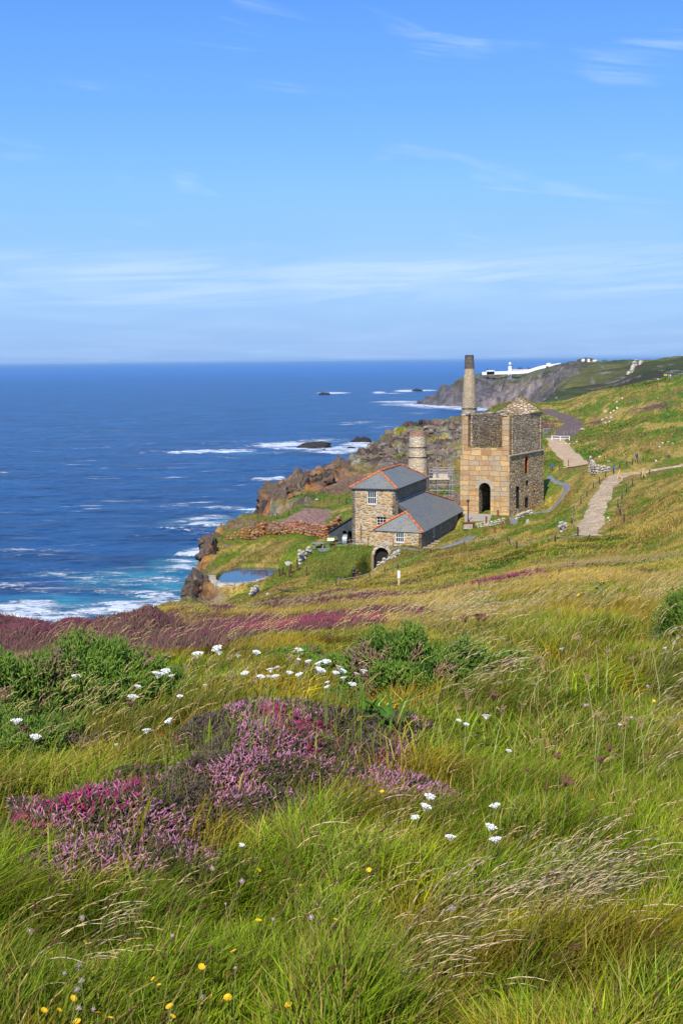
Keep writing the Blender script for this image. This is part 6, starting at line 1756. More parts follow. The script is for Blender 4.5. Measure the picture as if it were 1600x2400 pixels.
for u, v, w, hh, lab in GB:
    g_ = GP(u, v, 5, 14); GBP.append((g_, w / 2 / FPX * g_.y / .72))
def gorse_mask(x, y):
    m = np.zeros(x.shape)
    for g_, r_ in GBP: m = np.maximum(m, 1 - sstep(np.hypot(x - g_.x, y - g_.y) / r_, .55, .85))
    return m
def grass_zone(n, d0, d1, hr, w, lush=0.0, keep_h=.12, straw=.2, lean=(.25, .9), amp=1.25):
    x, y = place(n, d0, d1, p=.6 if d1 < 13 else 1)
    if d0 > 25:
        k = land_sd(x, y) > .3; x, y = x[k], y[k]
        k = open_ground(x, y) > 0; x, y = x[k], y[k]
    z = H(x, y); c, rm, sd = terrain_cols(x, y, z)
    hm = hmask_near(x, y) if d1 < 13 else heather_mask(x, y)
    hm = np.where((x / y < -.14) & (y > 14), sstep(hm, 0, .25), hm * np.where(y > 14, .85, 1))
    if d1 < 16: hm = np.maximum(np.maximum(hm, gorse_mask(x, y)), sstep(heather_mask(x, y), .05, .4) * (y > 9.5))
    keep = (rng.random(len(x)) > hm * (1 - keep_h)) & (rng.random(len(x)) > rm * 1.1)
    x, y, z, c, hm = x[keep], y[keep], z[keep], c[keep], hm[keep]; n = len(x)
    cl = fbm(x / (.05 * d0 + .25), y / (.05 * d0 + .25), 200, 3)           # tussocks
    h = rng.uniform(*hr, n) * (.30 + 1.5 * cl ** 1.3) * (1 - .5 * sstep(y, 7.5, 11.5) * (1 - sstep(y, 16, 24)) * sstep(.10 - x / y, -.12, .05))
    ld = .25 + (fbm(x / (.35 + d0 * .05), y / (.35 + d0 * .05), 210, 3) - .5) * 5.5 + rng.normal(0, .45 + .35 * (d1 < 16), n)
    ln = rng.uniform(*lean, n) * (.5 + fbm(x / 1.5, y / 1.5, 211, 2))
    g = np.array((.150, .220, .010)) * (.5 + 1.0 * rng.random((n, 1)))
    q1 = fbm(x / (.10 * d0 ** .7 + .1), y / (.14 * d0 ** .7 + .14), 230, 3)[:, None]; q2 = sstep(fbm(x / (.5 * d0 ** .5), y / (.7 * d0 ** .5), 231, 3), .42, .62)[:, None]
    g = g * (.55 + .95 * q1) * (1 - q2 * np.array([[-.95, .06, -.2]]))
    c = c * (1 - lush) + g * lush
    v = (.7 + .6 * rng.random((n, 1))) * (.7 + .6 * q1)
    cb = c * v * np.array([[.44, .55, .5]]) * amp  # blade feet darkened: shade deep in the clumps put into the colour
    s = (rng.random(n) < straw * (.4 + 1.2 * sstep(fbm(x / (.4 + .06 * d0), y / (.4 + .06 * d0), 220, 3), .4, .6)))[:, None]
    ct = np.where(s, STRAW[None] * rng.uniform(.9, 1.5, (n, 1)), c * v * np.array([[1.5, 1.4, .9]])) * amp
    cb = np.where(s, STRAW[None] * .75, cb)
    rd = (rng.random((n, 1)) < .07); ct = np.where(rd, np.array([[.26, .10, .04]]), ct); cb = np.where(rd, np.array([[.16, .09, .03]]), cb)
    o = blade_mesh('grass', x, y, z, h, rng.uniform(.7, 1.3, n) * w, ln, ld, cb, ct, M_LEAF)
    return tag(o, kind='stuff')
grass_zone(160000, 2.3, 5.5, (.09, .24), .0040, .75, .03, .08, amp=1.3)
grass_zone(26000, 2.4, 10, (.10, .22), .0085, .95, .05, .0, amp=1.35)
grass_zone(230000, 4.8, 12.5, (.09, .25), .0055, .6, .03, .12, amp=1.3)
grass_zone(240000, 11.5, 32, (.09, .22), .011, .12, .12, .34, (.3, 1.0))
grass_zone(190000, 30, 85, (.10, .22), .026, 0, .2, .30, (.3, 1.0))
grass_zone(210000, 80, 250, (.12, .30), .07, 0, .4, .25, (.4, 1.1), 1.15)
grass_zone(70000, 240, 520, (.18, .5), .20, 0, .6, .2, (.4, 1.2), 1.1)

# ---- sprigs: little upright flower spikes (7 vertices each)
def spikes(name, x, y, z, L, r, dx, dy, dz, c0, c1, c2, mat, mid=.4):
    n = len(x); d = np.stack([dx, dy, dz], 1); d /= np.linalg.norm(d, axis=1)[:, None]
    u = np.cross(d, np.array([[.3, .9, .2]])); u /= np.linalg.norm(u, axis=1)[:, None]; v = np.cross(d, u)
    P0 = np.stack([x, y, z], 1); V = np.empty((n, 7, 3), np.float32)
    for k in range(3):
        a = 2 * math.pi * k / 3; w = u * math.cos(a) + v * math.sin(a)
        V[:, k] = P0 + w * (r * .5)[:, None]; V[:, 3 + k] = P0 + d * (L * mid)[:, None] + w * r[:, None]
    V[:, 6] = P0 + d * L[:, None]
    i = (np.arange(n) * 7)[:, None]
    q = np.concatenate([i + np.array([[k, (k + 1) % 3, 3 + (k + 1) % 3, 3 + k]]) for k in range(3)])
    t = np.concatenate([i + np.array([[3 + k, 3 + (k + 1) % 3, 6]]) for k in range(3)])
    C = np.empty((n, 7, 3), np.float32); C[:, :3] = c0[:, None]; C[:, 3:6] = c1[:, None]; C[:, 6] = c2
    return link(name, np_mesh(name, V.reshape(-1, 3), [q, t], C.reshape(-1, 3)), mat)

LILAC = np.array((.70, .32, .45)); LILAC2 = np.array((.50, .16, .26)); MAG = np.array((.55, .035, .20)); HGREEN = np.array((.085, .085, .03)); TWIG = np.array((.19, .135, .11))
def near_heather():
    x, y = place(360000, 3.7, 7.6, .27, .0); k = hmask_near(x, y) > rng.random(len(x)) * .5 + .12; x, y = x[k], y[k]
    z = H(x, y) + rng.uniform(-.02, .07, len(x)); n = len(x)
    u_, v_ = uv_of(x, y, z)
    kind = fbm(x / .22, y / .22, 300, 3); fl = sstep(kind, .36, .55)
    brown = np.maximum.reduce([np.clip(1.25 - np.hypot((u_ - cu) / ru, (v_ - cv) / rv), 0, 1) for cu, cv, ru, rv in ((490, 1725, 75, 75), (430, 1850, 62, 45), (250, 2090, 90, 40), (880, 1700, 70, 60))])
    fl = fl * (1 - sstep(brown, .2, .5))
    isf = rng.random(n) < (.14 + .48 * fl) * (1 - .93 * sstep(brown, .2, .5))
    mg = np.maximum.reduce([np.clip(1.2 - np.hypot((u_ - cu) / ru, (v_ - cv) / rv), 0, 1) for cu, cv, ru, rv in ((190, 1885, 130, 40), (320, 1835, 75, 55), (40, 1945, 90, 50), (640, 1670, 60, 20), (720, 1705, 90, 25), (770, 1760, 60, 28), (860, 1785, 50, 22))])
    ism = isf & (rng.random(n) < mg * .95)
    h = np.where(isf, rng.uniform(.022, .044, n), rng.uniform(.025, .045, n)); r = np.where(isf, rng.uniform(.0030, .0046, n), rng.uniform(.0020, .0038, n))
    w = (fbm(x / .5, y / .5, 301, 2) - .5) * 2
    dx, dy, dz = rng.normal(.35, .6, n) + w * .6, rng.normal(-.15, .6, n), np.abs(rng.normal(.7, .35, n))
    k1 = rng.random((n, 1)); base = HGREEN * (.6 + .8 * rng.random((n, 1)))
    f1 = 1.15 * np.where(ism[:, None], MAG * (.8 + .5 * k1), (LILAC2 + (LILAC - LILAC2) * k1) * (.8 + .4 * rng.random((n, 1))))
    tw = (TWIG * (.6 + .9 * rng.random((n, 1)))); gr = np.where((rng.random(n) < .25 + .6 * sstep(brown, .2, .5))[:, None], tw, HGREEN * (.8 + rng.random((n, 1))))
    c1 = np.where(isf[:, None], f1 * .6, gr * .7); c2 = np.where(isf[:, None], np.minimum(f1 * 1.3, .9), gr * 1.1)
    tag(spikes('heather', x, y, z, h, r, dx, dy, dz, base, c1, c2, M_HEATH), kind='stuff')
near_heather()

def far_heather(n, d0, d1, L, r, amin=-.34, amax=.34):
    x, y = place(n, d0, d1, amax, 1, amin); m = heather_mask(x, y); m = m * (gorse_mask(x, y) < .3); k = m > rng.random(len(x)) * .6 + .08; x, y, m = x[k], y[k], m[k]
    k = land_sd(x, y) > .2; x, y = x[k], y[k]
    z = H(x, y); n = len(x); L = L * rng.uniform(.6, 1.4, n); r = r * rng.uniform(.7, 1.3, n)
    z = z + .02 * (d1 / 30) + (fbm(x / .8, y / 1.2, 310, 3) - .4) * np.where(x / y < -.13, .30, .10) * sstep(y, 10, 16)
    pk = sstep(fbm(x / 1.4, y / 2, 311, 3), .42, .58)[:, None]; mg = np.maximum(blob(x, y, 760, 14.5, 1.0, 3.2, .5), np.maximum(blob(x, y, 1200, 48, 1.5, 20, .5), blob(x, y, 1530, 36, .8, 9, .5)))[:, None]
    f = (np.array((.19, .065, .085)) * (1 - mg) + np.array((.36, .055, .115)) * mg) * (.6 + .8 * rng.random((n, 1)))
    br = np.array((.15, .09, .065)) * (.6 + .8 * rng.random((n, 1)))
    isf = rng.random((n, 1)) < .25 + .6 * pk
    c1 = np.where(isf, f, br)
    tag(spikes('heather', x, y, z, L, r, rng.normal(.2, .4, n), rng.normal(0, .4, n), np.abs(rng.normal(.8, .3, n)), HBROWN * .8 + 0 * c1, c1, c1 * 1.25, M_HEATH), kind='stuff')
far_heather(190000, 11.5, 45, .07, .009)
far_heather(60000, 40, 110, .14, .03)
far_heather(190000, 10.5, 36, .085, .011, -.34, -.13)
far_heather(90000, 11, 22, .075, .010, -.13, .06)

# ---- pale and brown seed heads on thin stems
def seed_heads(x, y, hh, headL, headR, ch, cs, lean, ldir, sw):
    z = H(x, y); n = len(x)
    lx, ly = np.cos(ldir) * lean * hh, np.sin(ldir) * lean * hh
    # stems as narrow blades
    w = sw
    az = rng.uniform(0, math.pi, n); px, py = np.cos(az) * w / 2, np.sin(az) * w / 2
    V = np.empty((n, 6, 3), np.float32)
    tz = z + hh * (1 - .22 * lean)
    for j, (fx, fz) in enumerate(((0, 0), (.30, .6), (1, 1))):
        cx, cy, cz = x + lx * fx, y + ly * fx, z + (tz - z) * fz
        V[:, 2 * j] = np.stack([cx - px, cy - py, cz], 1); V[:, 2 * j + 1] = np.stack([cx + px, cy + py, cz], 1)
    i = (np.arange(n) * 6)[:, None]
    q = np.concatenate([i + np.array([[0, 1, 3, 2]]), i + np.array([[2, 3, 5, 4]])])
    C = np.repeat(cs[:, None], 6, 1)
    tag(link('seed_stems', np_mesh('seed_stems', V.reshape(-1, 3), q, C.reshape(-1, 3)), M_LEAF), kind='stuff')
    d = np.stack([lx * .9, ly * .9, (tz - z) * .42], 1)
    # each head: three short tapering pieces nodding over in the wind
    d /= np.linalg.norm(d, axis=1)[:, None]; p0 = np.stack([x + lx, y + ly, tz], 1); A = []
    for j in range(3):
        dj = d + np.array([[.16, .0, -.30]]) * j * .8; dj /= np.linalg.norm(dj, axis=1)[:, None]
        A.append((p0.copy(), headL * .46, headR * (1, .95, .6)[j], dj, ch * (.92, 1.0, 1.1)[j])); p0 = p0 + dj * (headL * .34)[:, None]
    P0, LL, RR, DD, CC = [np.concatenate([a[k] for a in A]) for k in range(5)]
    tag(spikes('seed_heads', P0[:, 0], P0[:, 1], P0[:, 2], LL, RR, DD[:, 0], DD[:, 1], DD[:, 2], CC * .9, CC, CC * 1.1, M_LEAF, .4), kind='stuff')
def seeds():
    X, Y, Hh, HL, HR, CH, CS, LN, LD, SW = [[] for _ in range(10)]
    def put(x, y, h0, h1, l, r, col, lean, ld, sw, colv=.25):
        n = len(x); X.append(x); Y.append(y); Hh.append(rng.uniform(h0, h1, n)); HL.append(l * rng.uniform(.7, 1.4, n)); HR.append(r * rng.uniform(.7, 1.3, n))
        CH.append(np.array(col)[None] * rng.uniform(1 - colv, 1 + colv, (n, 1))); CS.append(np.repeat(np.array((.30, .24, .08))[None], n, 0) * rng.uniform(.7, 1.2, (n, 1)))
        LN.append(rng.uniform(lean[0], lean[1], n)); LD.append(ld + rng.normal(0, .35, n)); SW.append(np.full(n, sw))
    PALE_ = (.68, .49, .22); BROWN_ = (.16, .065, .045)
    x, y = place(7000, 11, 40, .34); k = (fbm(x / 1.6, y / 3, 400, 3) > .47) & (heather_mask(x, y) < .1); put(x[k], y[k], .16, .34, .10, .0042, PALE_, (.2, .8), .2, .005)
    x, y = place(5000, 40, 120, .30); k = (land_sd(x, y) > .5) & (fbm(x / 5, y / 9, 401, 3) > .48); put(x[k], y[k], .2, .32, .14, .014, (.5, .38, .18), (.2, .8), .2, .012)
    x, y = place(1500, 5.5, 12, .30); k = (fbm(x / .8, y / 1.2, 402, 3) > .5) & (hmask_near(x, y) < .2); put(x[k], y[k], .22, .42, .07, .0026, PALE_, (.2, .7), .3, .0025)
    x, y = place(900, 2.6, 6, .30); k = (fbm(x / .5, y / .7, 403, 3) > .5) & (hmask_near(x, y) < .2); put(x[k], y[k], .18, .34, .06, .0018, PALE_, (.4, 1.0), .3, .0018)
    x, y = place(600, 2.6, 9, .30); k = hmask_near(x, y) < .2; put(x[k], y[k], .16, .34, .022, .0034, BROWN_, (.1, .4), .3, .0018)
    # wind-combed drifts of bent grass: lower right, right edge
    for u, v, su, sv, n in ((1150, 2180, 110, 60, 150), (1290, 2170, 80, 45, 110), (1000, 2230, 90, 40, 60), (880, 2330, 110, 50, 50), (1300, 2120, 60, 30, 40), (60, 2300, 80, 60, 40), (1540, 1750, 50, 170, 130), (1560, 1560, 35, 60, 70), (560, 1990, 110, 50, 60), (1060, 1600, 60, 35, 60), (150, 2000, 80, 60, 40), (1480, 2280, 90, 80, 60), (1050, 1440, 110, 25, 90)):
        pts = [GP(u + rng.normal(0, su * .6) - 40, v + rng.normal(0, sv * .6) + 70, 2.4, 20) for _ in range(int(n * .65))]
        pts = [q for q in pts if hmask_near(np.array([q.x]), np.array([q.y]))[0] < .25]
        if len(pts) < 3: continue
        x = np.array([p.x for p in pts]); y = np.array([p.y for p in pts]); s = np.median(y) / 4.0
        put(x, y, .18 * s ** .4, .34 * s ** .4, .105 * s ** .4, .0017 * s ** .6, (.80, .62, .38), (.7, 1.25), .35 + .3 * rng.standard_normal(), .0024 * s ** .5)
    seed_heads(*[np.concatenate(a) for a in (X, Y, Hh, HL, HR, CH, CS, LN, LD, SW)])
seeds()

# ---- gorse bushes
def gorse_mesh(seed, n=15000):
    r_ = np.random.default_rng(seed); th = r_.uniform(0, 2 * math.pi, n); ph = np.arccos(r_.uniform(-.15, 1, n))
    d = np.stack([np.sin(ph) * np.cos(th), np.sin(ph) * np.sin(th), np.cos(ph)], 1)
    lob = fbm(d[:, 0] * 2.6 + seed, d[:, 1] * 2.6 + d[:, 2] * 1.3, seed, 3); fine = fbm(d[:, 0] * 8 + seed, d[:, 1] * 8 + d[:, 2] * 5, seed + 3, 2)
    R_ = .62 + .75 * (lob - .35) + .34 * (fine - .5); R_ *= r_.uniform(.78, 1.04, n)
    p = d * R_[:, None] * np.array([[1, 1, .85]])
    L = r_.uniform(.035, .085, n); r = r_.uniform(.004, .0085, n)
    dd = d * .7 + r_.normal(0, .55, (n, 3)) + np.array([[.1, 0, .35]])
    light = sstep(fine + .5 * (lob - .5), .36, .6)[:, None]
    c = (np.array((.038, .10, .015)) * (1 - light) + np.array((.16, .26, .035)) * light) * r_.uniform(.7, 1.3, (n, 1))
    dead = (fbm(d[:, 0] * 3 + 7, d[:, 1] * 3, seed + 9, 2) > .74)[:, None]; c = np.where(dead, np.array((.30, .20, .12)) * r_.uniform(.6, 1.2, (n, 1)), c)
    return p, L, r, dd, c
def gorse(u, v, w_px, hh, d0, d1, seed, label, n=15000):
    g = GP(u, v, d0, d1); R_ = w_px / 2 / FPX * g.y / .72
    t = thing('gorse_bush', (g.x, g.y, g.z), label, 'bush')
    p, L, r, dd, c = gorse_mesh(seed, n)
    o = spikes('foliage', p[:, 0] * R_, p[:, 1] * R_, p[:, 2] * R_ * hh, L * min(1, R_ * 1.4), r * min(1, R_ * 1.4), dd[:, 0], dd[:, 1], dd[:, 2], c * .8, c, c * 1.25, M_GORSE); o.parent = t
    b = MB(); rr_ = random.Random(seed)
    for k in range(14):
        a = rr_.uniform(0, 6.28); e = Vector((math.cos(a) * .42, math.sin(a) * .42, rr_.uniform(.2, .5) * hh)) * R_
        b.tube([(0, 0, -.05), e * .5 + Vector((0, 0, .05 * R_)), e], [.02 * R_, .014 * R_, .006 * R_], 4)
    b.rock((0, 0, .12 * R_), .40 * R_, (1, 1, .9 * hh), seed, 2)
    s = b.build('branches', M_BUSHD); s.parent = t; s.matrix_parent_inverse = Matrix.Identity(4)
M_BUSHD = flat_mat('bush_wood', (.045, .04, .02), .95, var=.4, scale=8)
for k, (u, v, w, hh, lab) in enumerate(GB): gorse(u, v, w, hh, 5, 14, 40 + k, lab)

# ---- single flowers
def GP_h(u, v, hs, d0=2.4, d1=40):
    d = ray(u, v); d = d / d.y; D = np.geomspace(d0, d1, 260); x = d.x * D; s = EYE + d.z * D - H(x, D) - hs
    k = np.where((s[:-1] > 0) & (s[1:] <= 0))[0]
    i = k[0] if len(k) else int(np.argmin(np.abs(s))); f = s[i] / (s[i] - s[min(i + 1, 259)]) if len(k) else 0
    t = D[i] + (D[min(i + 1, 259)] - D[i]) * f
    return Vector((d.x * t, t, EYE + d.z * t))
def proto_parts(stem_fn, head_fn): return stem_fn, head_fn
def umbel_mesh(seed, cup=0.0, col=(.82, .80, .72), nf=26):
    b = MB(); rr_ = random.Random(seed)
    for k in range(nf):
        q = math.sqrt((k + .5) / nf); a = k * 2.4 + rr_.uniform(-.2, .2); r = q * (1 - .35 * cup)
        z = .16 * (1 - q * q) * (1 - cup) + cup * q * q * .7
        c = (math.cos(a) * r, math.sin(a) * r, z)
        b.rock(c, rr_.uniform(.15, .21) * (1 - .25 * cup), (1, 1, .6), rr_.randrange(999), 1)
        b.tube([(0, 0, -.9), (c[0] * .85, c[1] * .85, z - .08)], [.02, .03], 3, False)
    return b
M_UMB = flat_mat('umbel_white', (.80, .79, .71), .8, var=.06, scale=60)
M_UMBP = flat_mat('umbel_pinkish', (.66, .50, .42), .8, var=.1, scale=60)
M_UMBB = flat_mat('umbel_seeding', (.34, .24, .11), .85, var=.25, scale=60)
M_UMBD = flat_mat('umbel_dark_red', (.17, .07, .045), .85, var=.25, scale=60)
M_STEM = flat_mat('flower_stem', (.19, .21, .05), .7, var=.2, scale=20)
M_STEMY = flat_mat('pale_stem', (.42, .40, .14), .7, var=.2, scale=20)
M_YEL = flat_mat('yellow_petal', (.88, .52, .012), .6, var=.08, scale=80)
M_YELD = flat_mat('orange_disc', (.62, .27, .01), .7, var=.1, scale=80)
M_RED = flat_mat('red_petal', (.75, .035, .01), .6, var=.1, scale=80)
M_CLOCK = flat_mat('seed_clock', (.42, .34, .27), .9, var=.2, scale=80)
M_CLOV = flat_mat('clover_pink', (.62, .42, .46), .8, var=.15, scale=80)
_heads = {}
def head_data(kind):
    if kind in _heads: return _heads[kind]
    if kind in ('white', 'pinkish'): b = umbel_mesh(1)
    elif kind == 'seeding': b = umbel_mesh(2, .9, nf=22)
    elif kind == 'dark': b = umbel_mesh(3, .25, nf=22)
    elif kind in ('yellow', 'red', 'ray'):
        b = MB()
        for ring, (n, r0, tilt) in enumerate(((13, 1.0, .25), (10, .72, .5))):
            for k in range(n):
                a = 2 * math.pi * (k + .5 * ring) / n; c, s_ = math.cos(a), math.sin(a); w = .16
                p0 = Vector((c * .1, s_ * .1, .05 * ring)); p1 = Vector((c * r0, s_ * r0, tilt * r0 * .6)); sd_ = Vector((-s_, c, 0)) * w
                b.hexa([p0 - sd_ * .5, p0 + sd_ * .5, p1 + sd_, p1 - sd_] + [p + Vector((0, 0, .06)) for p in (p0 - sd_ * .5, p0 + sd_ * .5, p1 + sd_, p1 - sd_)])
    else:
        b = MB(); rr_ = random.Random(8)
        for k in range(46):
            d = Vector((rr_.gauss(0, 1), rr_.gauss(0, 1), rr_.gauss(0, 1))).normalized(); b.bar(d * .15, d * rr_.uniform(.8, 1.05), .10, .04)
        b.rock((0, 0, 0), .5, (1, 1, 1), 3, 1)
    mat = {'white': M_UMB, 'pinkish': M_UMBP, 'seeding': M_UMBB, 'dark': M_UMBD, 'yellow': M_YEL, 'ray': M_YEL, 'red': M_RED, 'clock': M_CLOCK, 'clover': M_CLOV}[kind]
    o = b.build('flower_head', mat); _heads[kind] = o.data; bpy.data.objects.remove(o)
    if kind == 'pinkish':
        pass
    return _heads[kind]
def flower(u, v, hs, px, kind, label, cat, group, name, smat=None, tilt=.35, d1=40, d0=2.4):
    p = GP_h(u, v, hs, d0, d1); zg = HZ(p.x, p.y); r = px * (1.05 if kind in ('yellow', 'white') else 1.2) / 2 / FPX * p.y
    rr_ = random.Random(int(u * 13 + v)); bx = rr_.uniform(-.12, .06) * hs * 2; by = rr_.uniform(-.08, .08)
    t = thing(name, (p.x + bx, p.y + by, HZ(p.x + bx, p.y + by)), label, cat, group)
    b = MB(); L = p.z - t.location.z
    b.tube([(0, 0, -.03), (-bx * .15, -by * .2, L * .55), (-bx, -by, L - r * .5)], [.0014 * (1 + p.y / 16), .0012 * (1 + p.y / 16), .0010 * (1 + p.y / 16)], 4)
    s = b.build('stem', smat or M_STEM); s.parent = t; s.matrix_parent_inverse = Matrix.Identity(4)
    h = bpy.data.objects.new('flower_head', head_data(kind)); COL.objects.link(h); h.parent = t
    h.location = (-bx, -by, L); h.scale = (r, r, r); h.rotation_euler = (rr_.uniform(.0, tilt) , rr_.uniform(-tilt * .6, tilt), rr_.uniform(0, 6))
    return t
WH = [(182, 1584, 26), (324, 1608, 15), (40, 1688, 26), (84, 1726, 26), (344, 1710, 20), (273, 1744, 10), (312, 1632, 24), (372, 1578, 28), (388, 1573, 24), (422, 1631, 16), (395, 1688, 22), (464, 1531, 28), (481, 1605, 10),
      (508, 1519, 26), (515, 1529, 16), (602, 1528, 20), (701, 1522, 18), (559, 1536, 12), (574, 1577, 20), (612, 1585, 20), (645, 1584, 20), (634, 1568, 20), (679, 1576, 17), (701, 1580, 19), (722, 1549, 16), (747, 1553, 19),
      (765, 1550, 22), (751, 1569, 26), (787, 1576, 18), (803, 1572, 19), (805, 1588, 15), (853, 1571, 17), (826, 1603, 18), (767, 1598, 12), (766, 1609, 14), (700, 1545, 10), (1075, 1688, 13), (1092, 1697, 15), (1139, 1677, 20), (1192, 1759, 14),
      (1007, 1866, 27), (998, 1889, 28), (972, 1915, 21), (1159, 1887, 25), (1150, 1937, 29), (1160, 1966, 27), (1055, 1960, 25), (1315, 1520, 11), (1557, 1518, 10), (1478, 1681, 10), (1452, 1698, 9), (567, 1980, 14)]
gw = 'wild carrot flowers in the meadow'
spec = {(1150, 1937): 'largest round white umbel in the grass right of the heather', (344, 1710): 'lacy white umbel beside the tiny red flowers', (602, 1528): 'domed white umbel standing alone left of the small bright gorse bush', (701, 1522): 'white umbel directly above the small bright gorse bush',
        (1007, 1866): 'upper white umbel of the stack of three beside the heather', (998, 1889): 'middle white umbel of the stack of three beside the heather', (972, 1915): 'lowest white umbel of the stack of three, touching the heather', (40, 1688): 'flat white umbel over the lower gorse bush at the left edge',
        (84, 1726): 'flat white umbel low beside the lower gorse bush', (182, 1584): 'flat white umbel in front of the middle of the gorse bank'}
for u, v, px in WH:
    low = v > 1800
    flower(u, v, .30 if low else .33, px, 'white', spec.get((u, v), 'white wild carrot umbel on a thin stem among the grass of the near meadow'), 'flower', gw, 'wild_carrot')
for u, v, px in ((650, 1563, 11), (794, 1562, 14), (402, 1583, 14), (630, 1585, 12), (835, 1578, 12)): flower(u, v, .36, px, 'pinkish', 'small pinkish umbel among the white ones', 'flower', 'pinkish umbels among the white ones', 'wild_carrot')
SEED = [(1259, 1545, 26), (1285, 1535, 16), (1271, 1558, 22), (1343, 1542, 16), (1356, 1500, 24), (1396, 1505, 13), (1422, 1530, 24), (1376, 1590, 28), (1480, 1546, 20), (1508, 1532, 22), (1530, 1528, 14), (1251, 1605, 18), (1399, 1679, 28), (1415, 1689, 20),
        (1466, 1689, 28), (1501, 1692, 32), (1223, 1653, 22), (1096, 1625, 36), (1176, 1666, 30), (1022, 1638, 15), (1074, 1664, 20), (1121, 1662, 18), (386, 1541, 30), (453, 1545, 24), (437, 1565, 24), (233, 1615, 16), (500, 1552, 20), (540, 1547, 22), (545, 1590, 26), (597, 1592, 24), (696, 1556, 20), (825, 1558, 22), (680, 1543, 22), (1565, 1640, 22), (1532, 1668, 18)]
for u, v, px in SEED: flower(u, v, .42 if u > 950 else .30, px, 'seeding', 'curled brown-green seed umbel of wild carrot on a pale stem' if (u, v) != (1356, 1500) else 'tallest curled seed umbel on a long yellow stem at the right', 'seed head', 'seed umbels in the near meadow', 'seed_umbel', M_STEMY if u > 950 else M_STEM)
for u, v, px in ((1157, 1628, 32), (1427, 1752, 22), (1405, 1778, 26), (1306, 1771, 22), (1328, 1830, 34), (306, 1648, 24), (1088, 1448, 22), (1120, 1443, 26), (1235, 1803, 16), (1278, 1848, 16), (1133, 1445, 26)): flower(u, v, .34, px, 'dark', 'flat dark reddish-brown umbel in the grass', 'seed head', 'dark reddish umbels in the near meadow', 'seed_umbel')
YE = [(711, 2031, 12), (607, 2039, 11), (704, 2075, 9), (711, 2093, 8), (620, 2080, 7), (606, 2157, 15), (786, 2155, 12), (774, 2219, 15), (548, 2229, 16), (473, 2266, 17), (200, 2209, 11), (120, 2233, 9), (359, 2294, 12), (373, 2308, 10), (173, 2340, 17), (104, 2368, 17), (230, 2374, 15),
      (260, 2385, 12), (398, 2359, 20), (405, 2382, 15), (534, 2338, 20), (676, 2355, 19), (294, 2323, 9), (140, 2367, 12), (181, 2395, 20), (82, 2145, 9), (1014, 1985, 13), (864, 2039, 12), (1257, 1996, 10), (1427, 1961, 14), (1199, 2140, 15), (1138, 2155, 12), (1313, 2159, 13),
      (824, 2225, 9), (805, 2088, 8), (895, 1855, 10), (1257, 1849, 9), (1388, 1874, 9), (1354, 1395, 8), (1229, 1727, 7), (1272, 1710, 6), (1531, 1643, 8), (1420, 1674, 6), (331, 2310, 7), (65, 1855, 5), (1560, 1505, 6)]
ysp = {(534, 2338): 'largest yellow flower low in the grass, left of the other big one at the bottom', (676, 2355): 'big yellow flower at the bottom, right of the largest one', (1427, 1961): 'yellow flower in the greener grass at the right above the bare brown patch', (473, 2266): 'round yellow flower on an upright stem among dark green blades'}
for u, v, px in YE: flower(u, v, .17 if v > 1950 else .28, px, 'yellow', ysp.get((u, v), 'small yellow hawkbit flower on a thin stem in the near grass'), 'flower', 'yellow hawkbit flowers in the grass', 'yellow_flower', tilt=.7)
for u, v, px in ((371, 1712, 8), (377, 1722, 7), (415, 1738, 6)): flower(u, v, .25, px, 'red', 'tiny red flower beside the lacy white umbel', 'flower', 'tiny red flowers', 'red_flower')
for u, v, px in ((71, 2182, 17), (186, 2264, 18), (191, 2298, 15), (181, 2319, 16), (193, 2151, 15), (498, 2034, 12), (475, 2337, 14), (152, 2281, 12), (1057, 2129, 18), (1273, 2064, 13), (185, 2362, 14), (219, 2365, 12)): flower(u, v, .2, px, 'clock', 'greyish round seed clock on a bare stem', 'seed head', 'round seed clocks in the grass', 'seed_clock')
for u, v, px in ((567, 2065, 13), (729, 2150, 13), (640, 2154, 8), (1370, 1652, 8), (1376, 1652, 8), (404, 2192, 9), (529, 2118, 6), (1517, 1608, 8), (1450, 1697, 8), (552, 2268, 8)): flower(u, v, .2, px, 'clover', 'pinkish white clover head in the near grass', 'flower', 'clover heads in the grass', 'clover', tilt=.3)
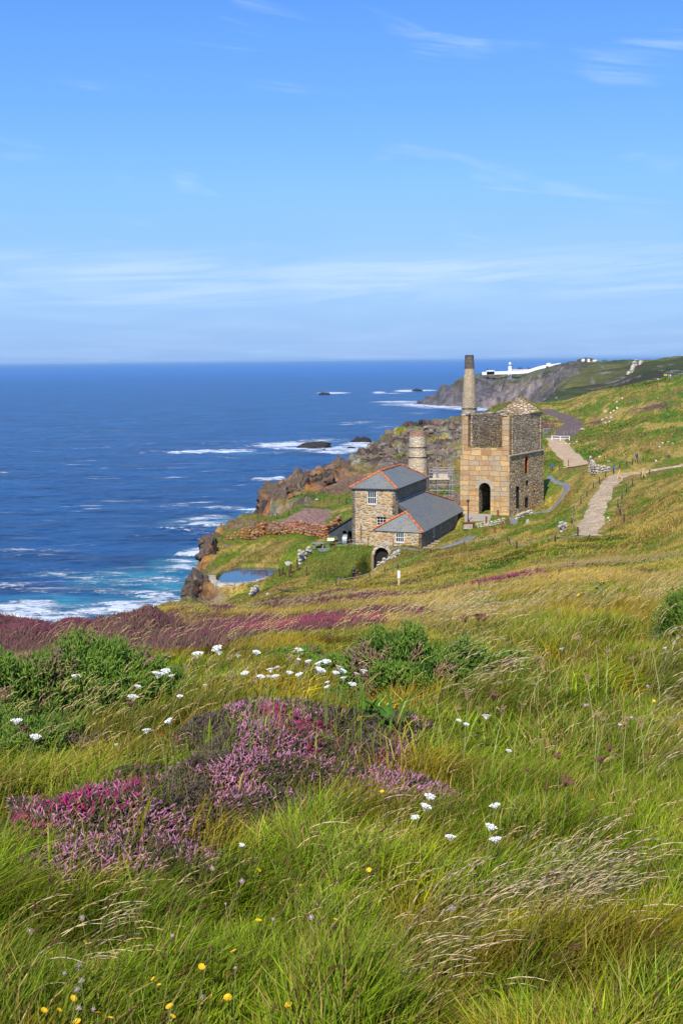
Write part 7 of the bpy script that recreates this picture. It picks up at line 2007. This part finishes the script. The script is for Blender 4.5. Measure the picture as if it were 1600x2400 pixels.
# tall ragwort spires
for u, v, vb, lab in ((1119, 1328, 1400, 'tall yellow ragwort standing against the green bank'), (1413, 1358, 1420, 'yellow ragwort at the brow of the meadow, right of the taller one')):
    p = GP_h(u, v, .55, 11, 30); t = thing('ragwort', (p.x, p.y, HZ(p.x, p.y)), lab, 'flower')
    L = p.z - t.location.z; b = MB(); b.tube([(0, 0, -.05), (.02, 0, L * .6), (0, 0, L)], [.007, .006, .004], 5)
    rr_ = random.Random(int(u))
    for k in range(7):
        z = L * (.35 + .09 * k); a = rr_.uniform(0, 6); b.tube([(0, 0, z), (math.cos(a) * .06, math.sin(a) * .06, z + .06)], [.004, .003], 3)
        q = Vector((math.cos(a) * .06, math.sin(a) * .06, z + .05)); b.bar(q, q + Vector((math.cos(a), math.sin(a), .3)) * .06, .03, .004)
    s = b.build('stem', M_STEM); s.parent = t; s.matrix_parent_inverse = Matrix.Identity(4)
    for k in range(9):
        h = bpy.data.objects.new('flower_head', head_data('yellow')); COL.objects.link(h); h.parent = t
        h.location = (rr_.uniform(-.03, .03), rr_.uniform(-.03, .03), L + rr_.uniform(-.03, .02)); h.scale = (.012,) * 3
# broad-leaved clumps
def leafy(u, v, n, L, w, label, seed, d0=4, d1=12, col=(.10, .24, .03)):
    g = GP(u, v, d0, d1); r_ = np.random.default_rng(seed); a = r_.uniform(0, 2 * math.pi, n); l = L * r_.uniform(.6, 1.2, n)
    k = 5; V = []; Fq = []
    for i in range(n):
        s = np.linspace(0, 1, k); rr2 = l[i] * (s * .75); z = l[i] * (s * 1.1 - s * s * r_.uniform(.5, 1.0)); ww = w * np.array([.5, 1, 1, .65, .05]) / 2
        dx, dy = math.cos(a[i]), math.sin(a[i]); b0 = len(V)
        for j in range(k):
            V.append((rr2[j] * dx - dy * ww[j], rr2[j] * dy + dx * ww[j], z[j])); V.append((rr2[j] * dx + dy * ww[j], rr2[j] * dy - dx * ww[j], z[j]))
        for j in range(k - 1): Fq.append((b0 + 2 * j, b0 + 2 * j + 1, b0 + 2 * j + 3, b0 + 2 * j + 2))
    C = np.repeat((np.array(col)[None] * r_.uniform(.7, 1.3, (n, 1))), 2 * k, 0)
    o = link('leafy_plant', np_mesh('leafy_plant', np.array(V), np.array(Fq), C), M_LEAF); o.location = g; tag(o, label, 'plant')
leafy(860, 1700, 36, .34, .016, 'clump of broad bright green strap leaves in front of the dark gorse bush', 1)
leafy(925, 1720, 26, .34, .016, 'bright green strap leaves arching right beside the heather', 2)
leafy(625, 2150, 7, .16, .018, 'broad-leaved plantain in the grass below the heather', 3, 3, 8, (.09, .20, .04))
leafy(1330, 2030, 18, .12, .012, 'tuft of short wide green blades left of the bare brown patch', 4, 3, 8, (.10, .22, .03))
# ================================================================== sea air
def haze():
    b = MB(); b.box((0, 60000, 38.5), 260000, 260000, 99.0)
    m, nt, out = new_mat('haze'); t = NT(nt)
    v = t.node('ShaderNodeVolumePrincipled', {'Color': (.50, .76, 1.0, 1), 'Density': 0.00002, 'Anisotropy': 0.0})
    t.l.new(v.outputs[0], out.inputs['Volume'])
    tag(b.build('haze', m), kind='stuff')
haze()
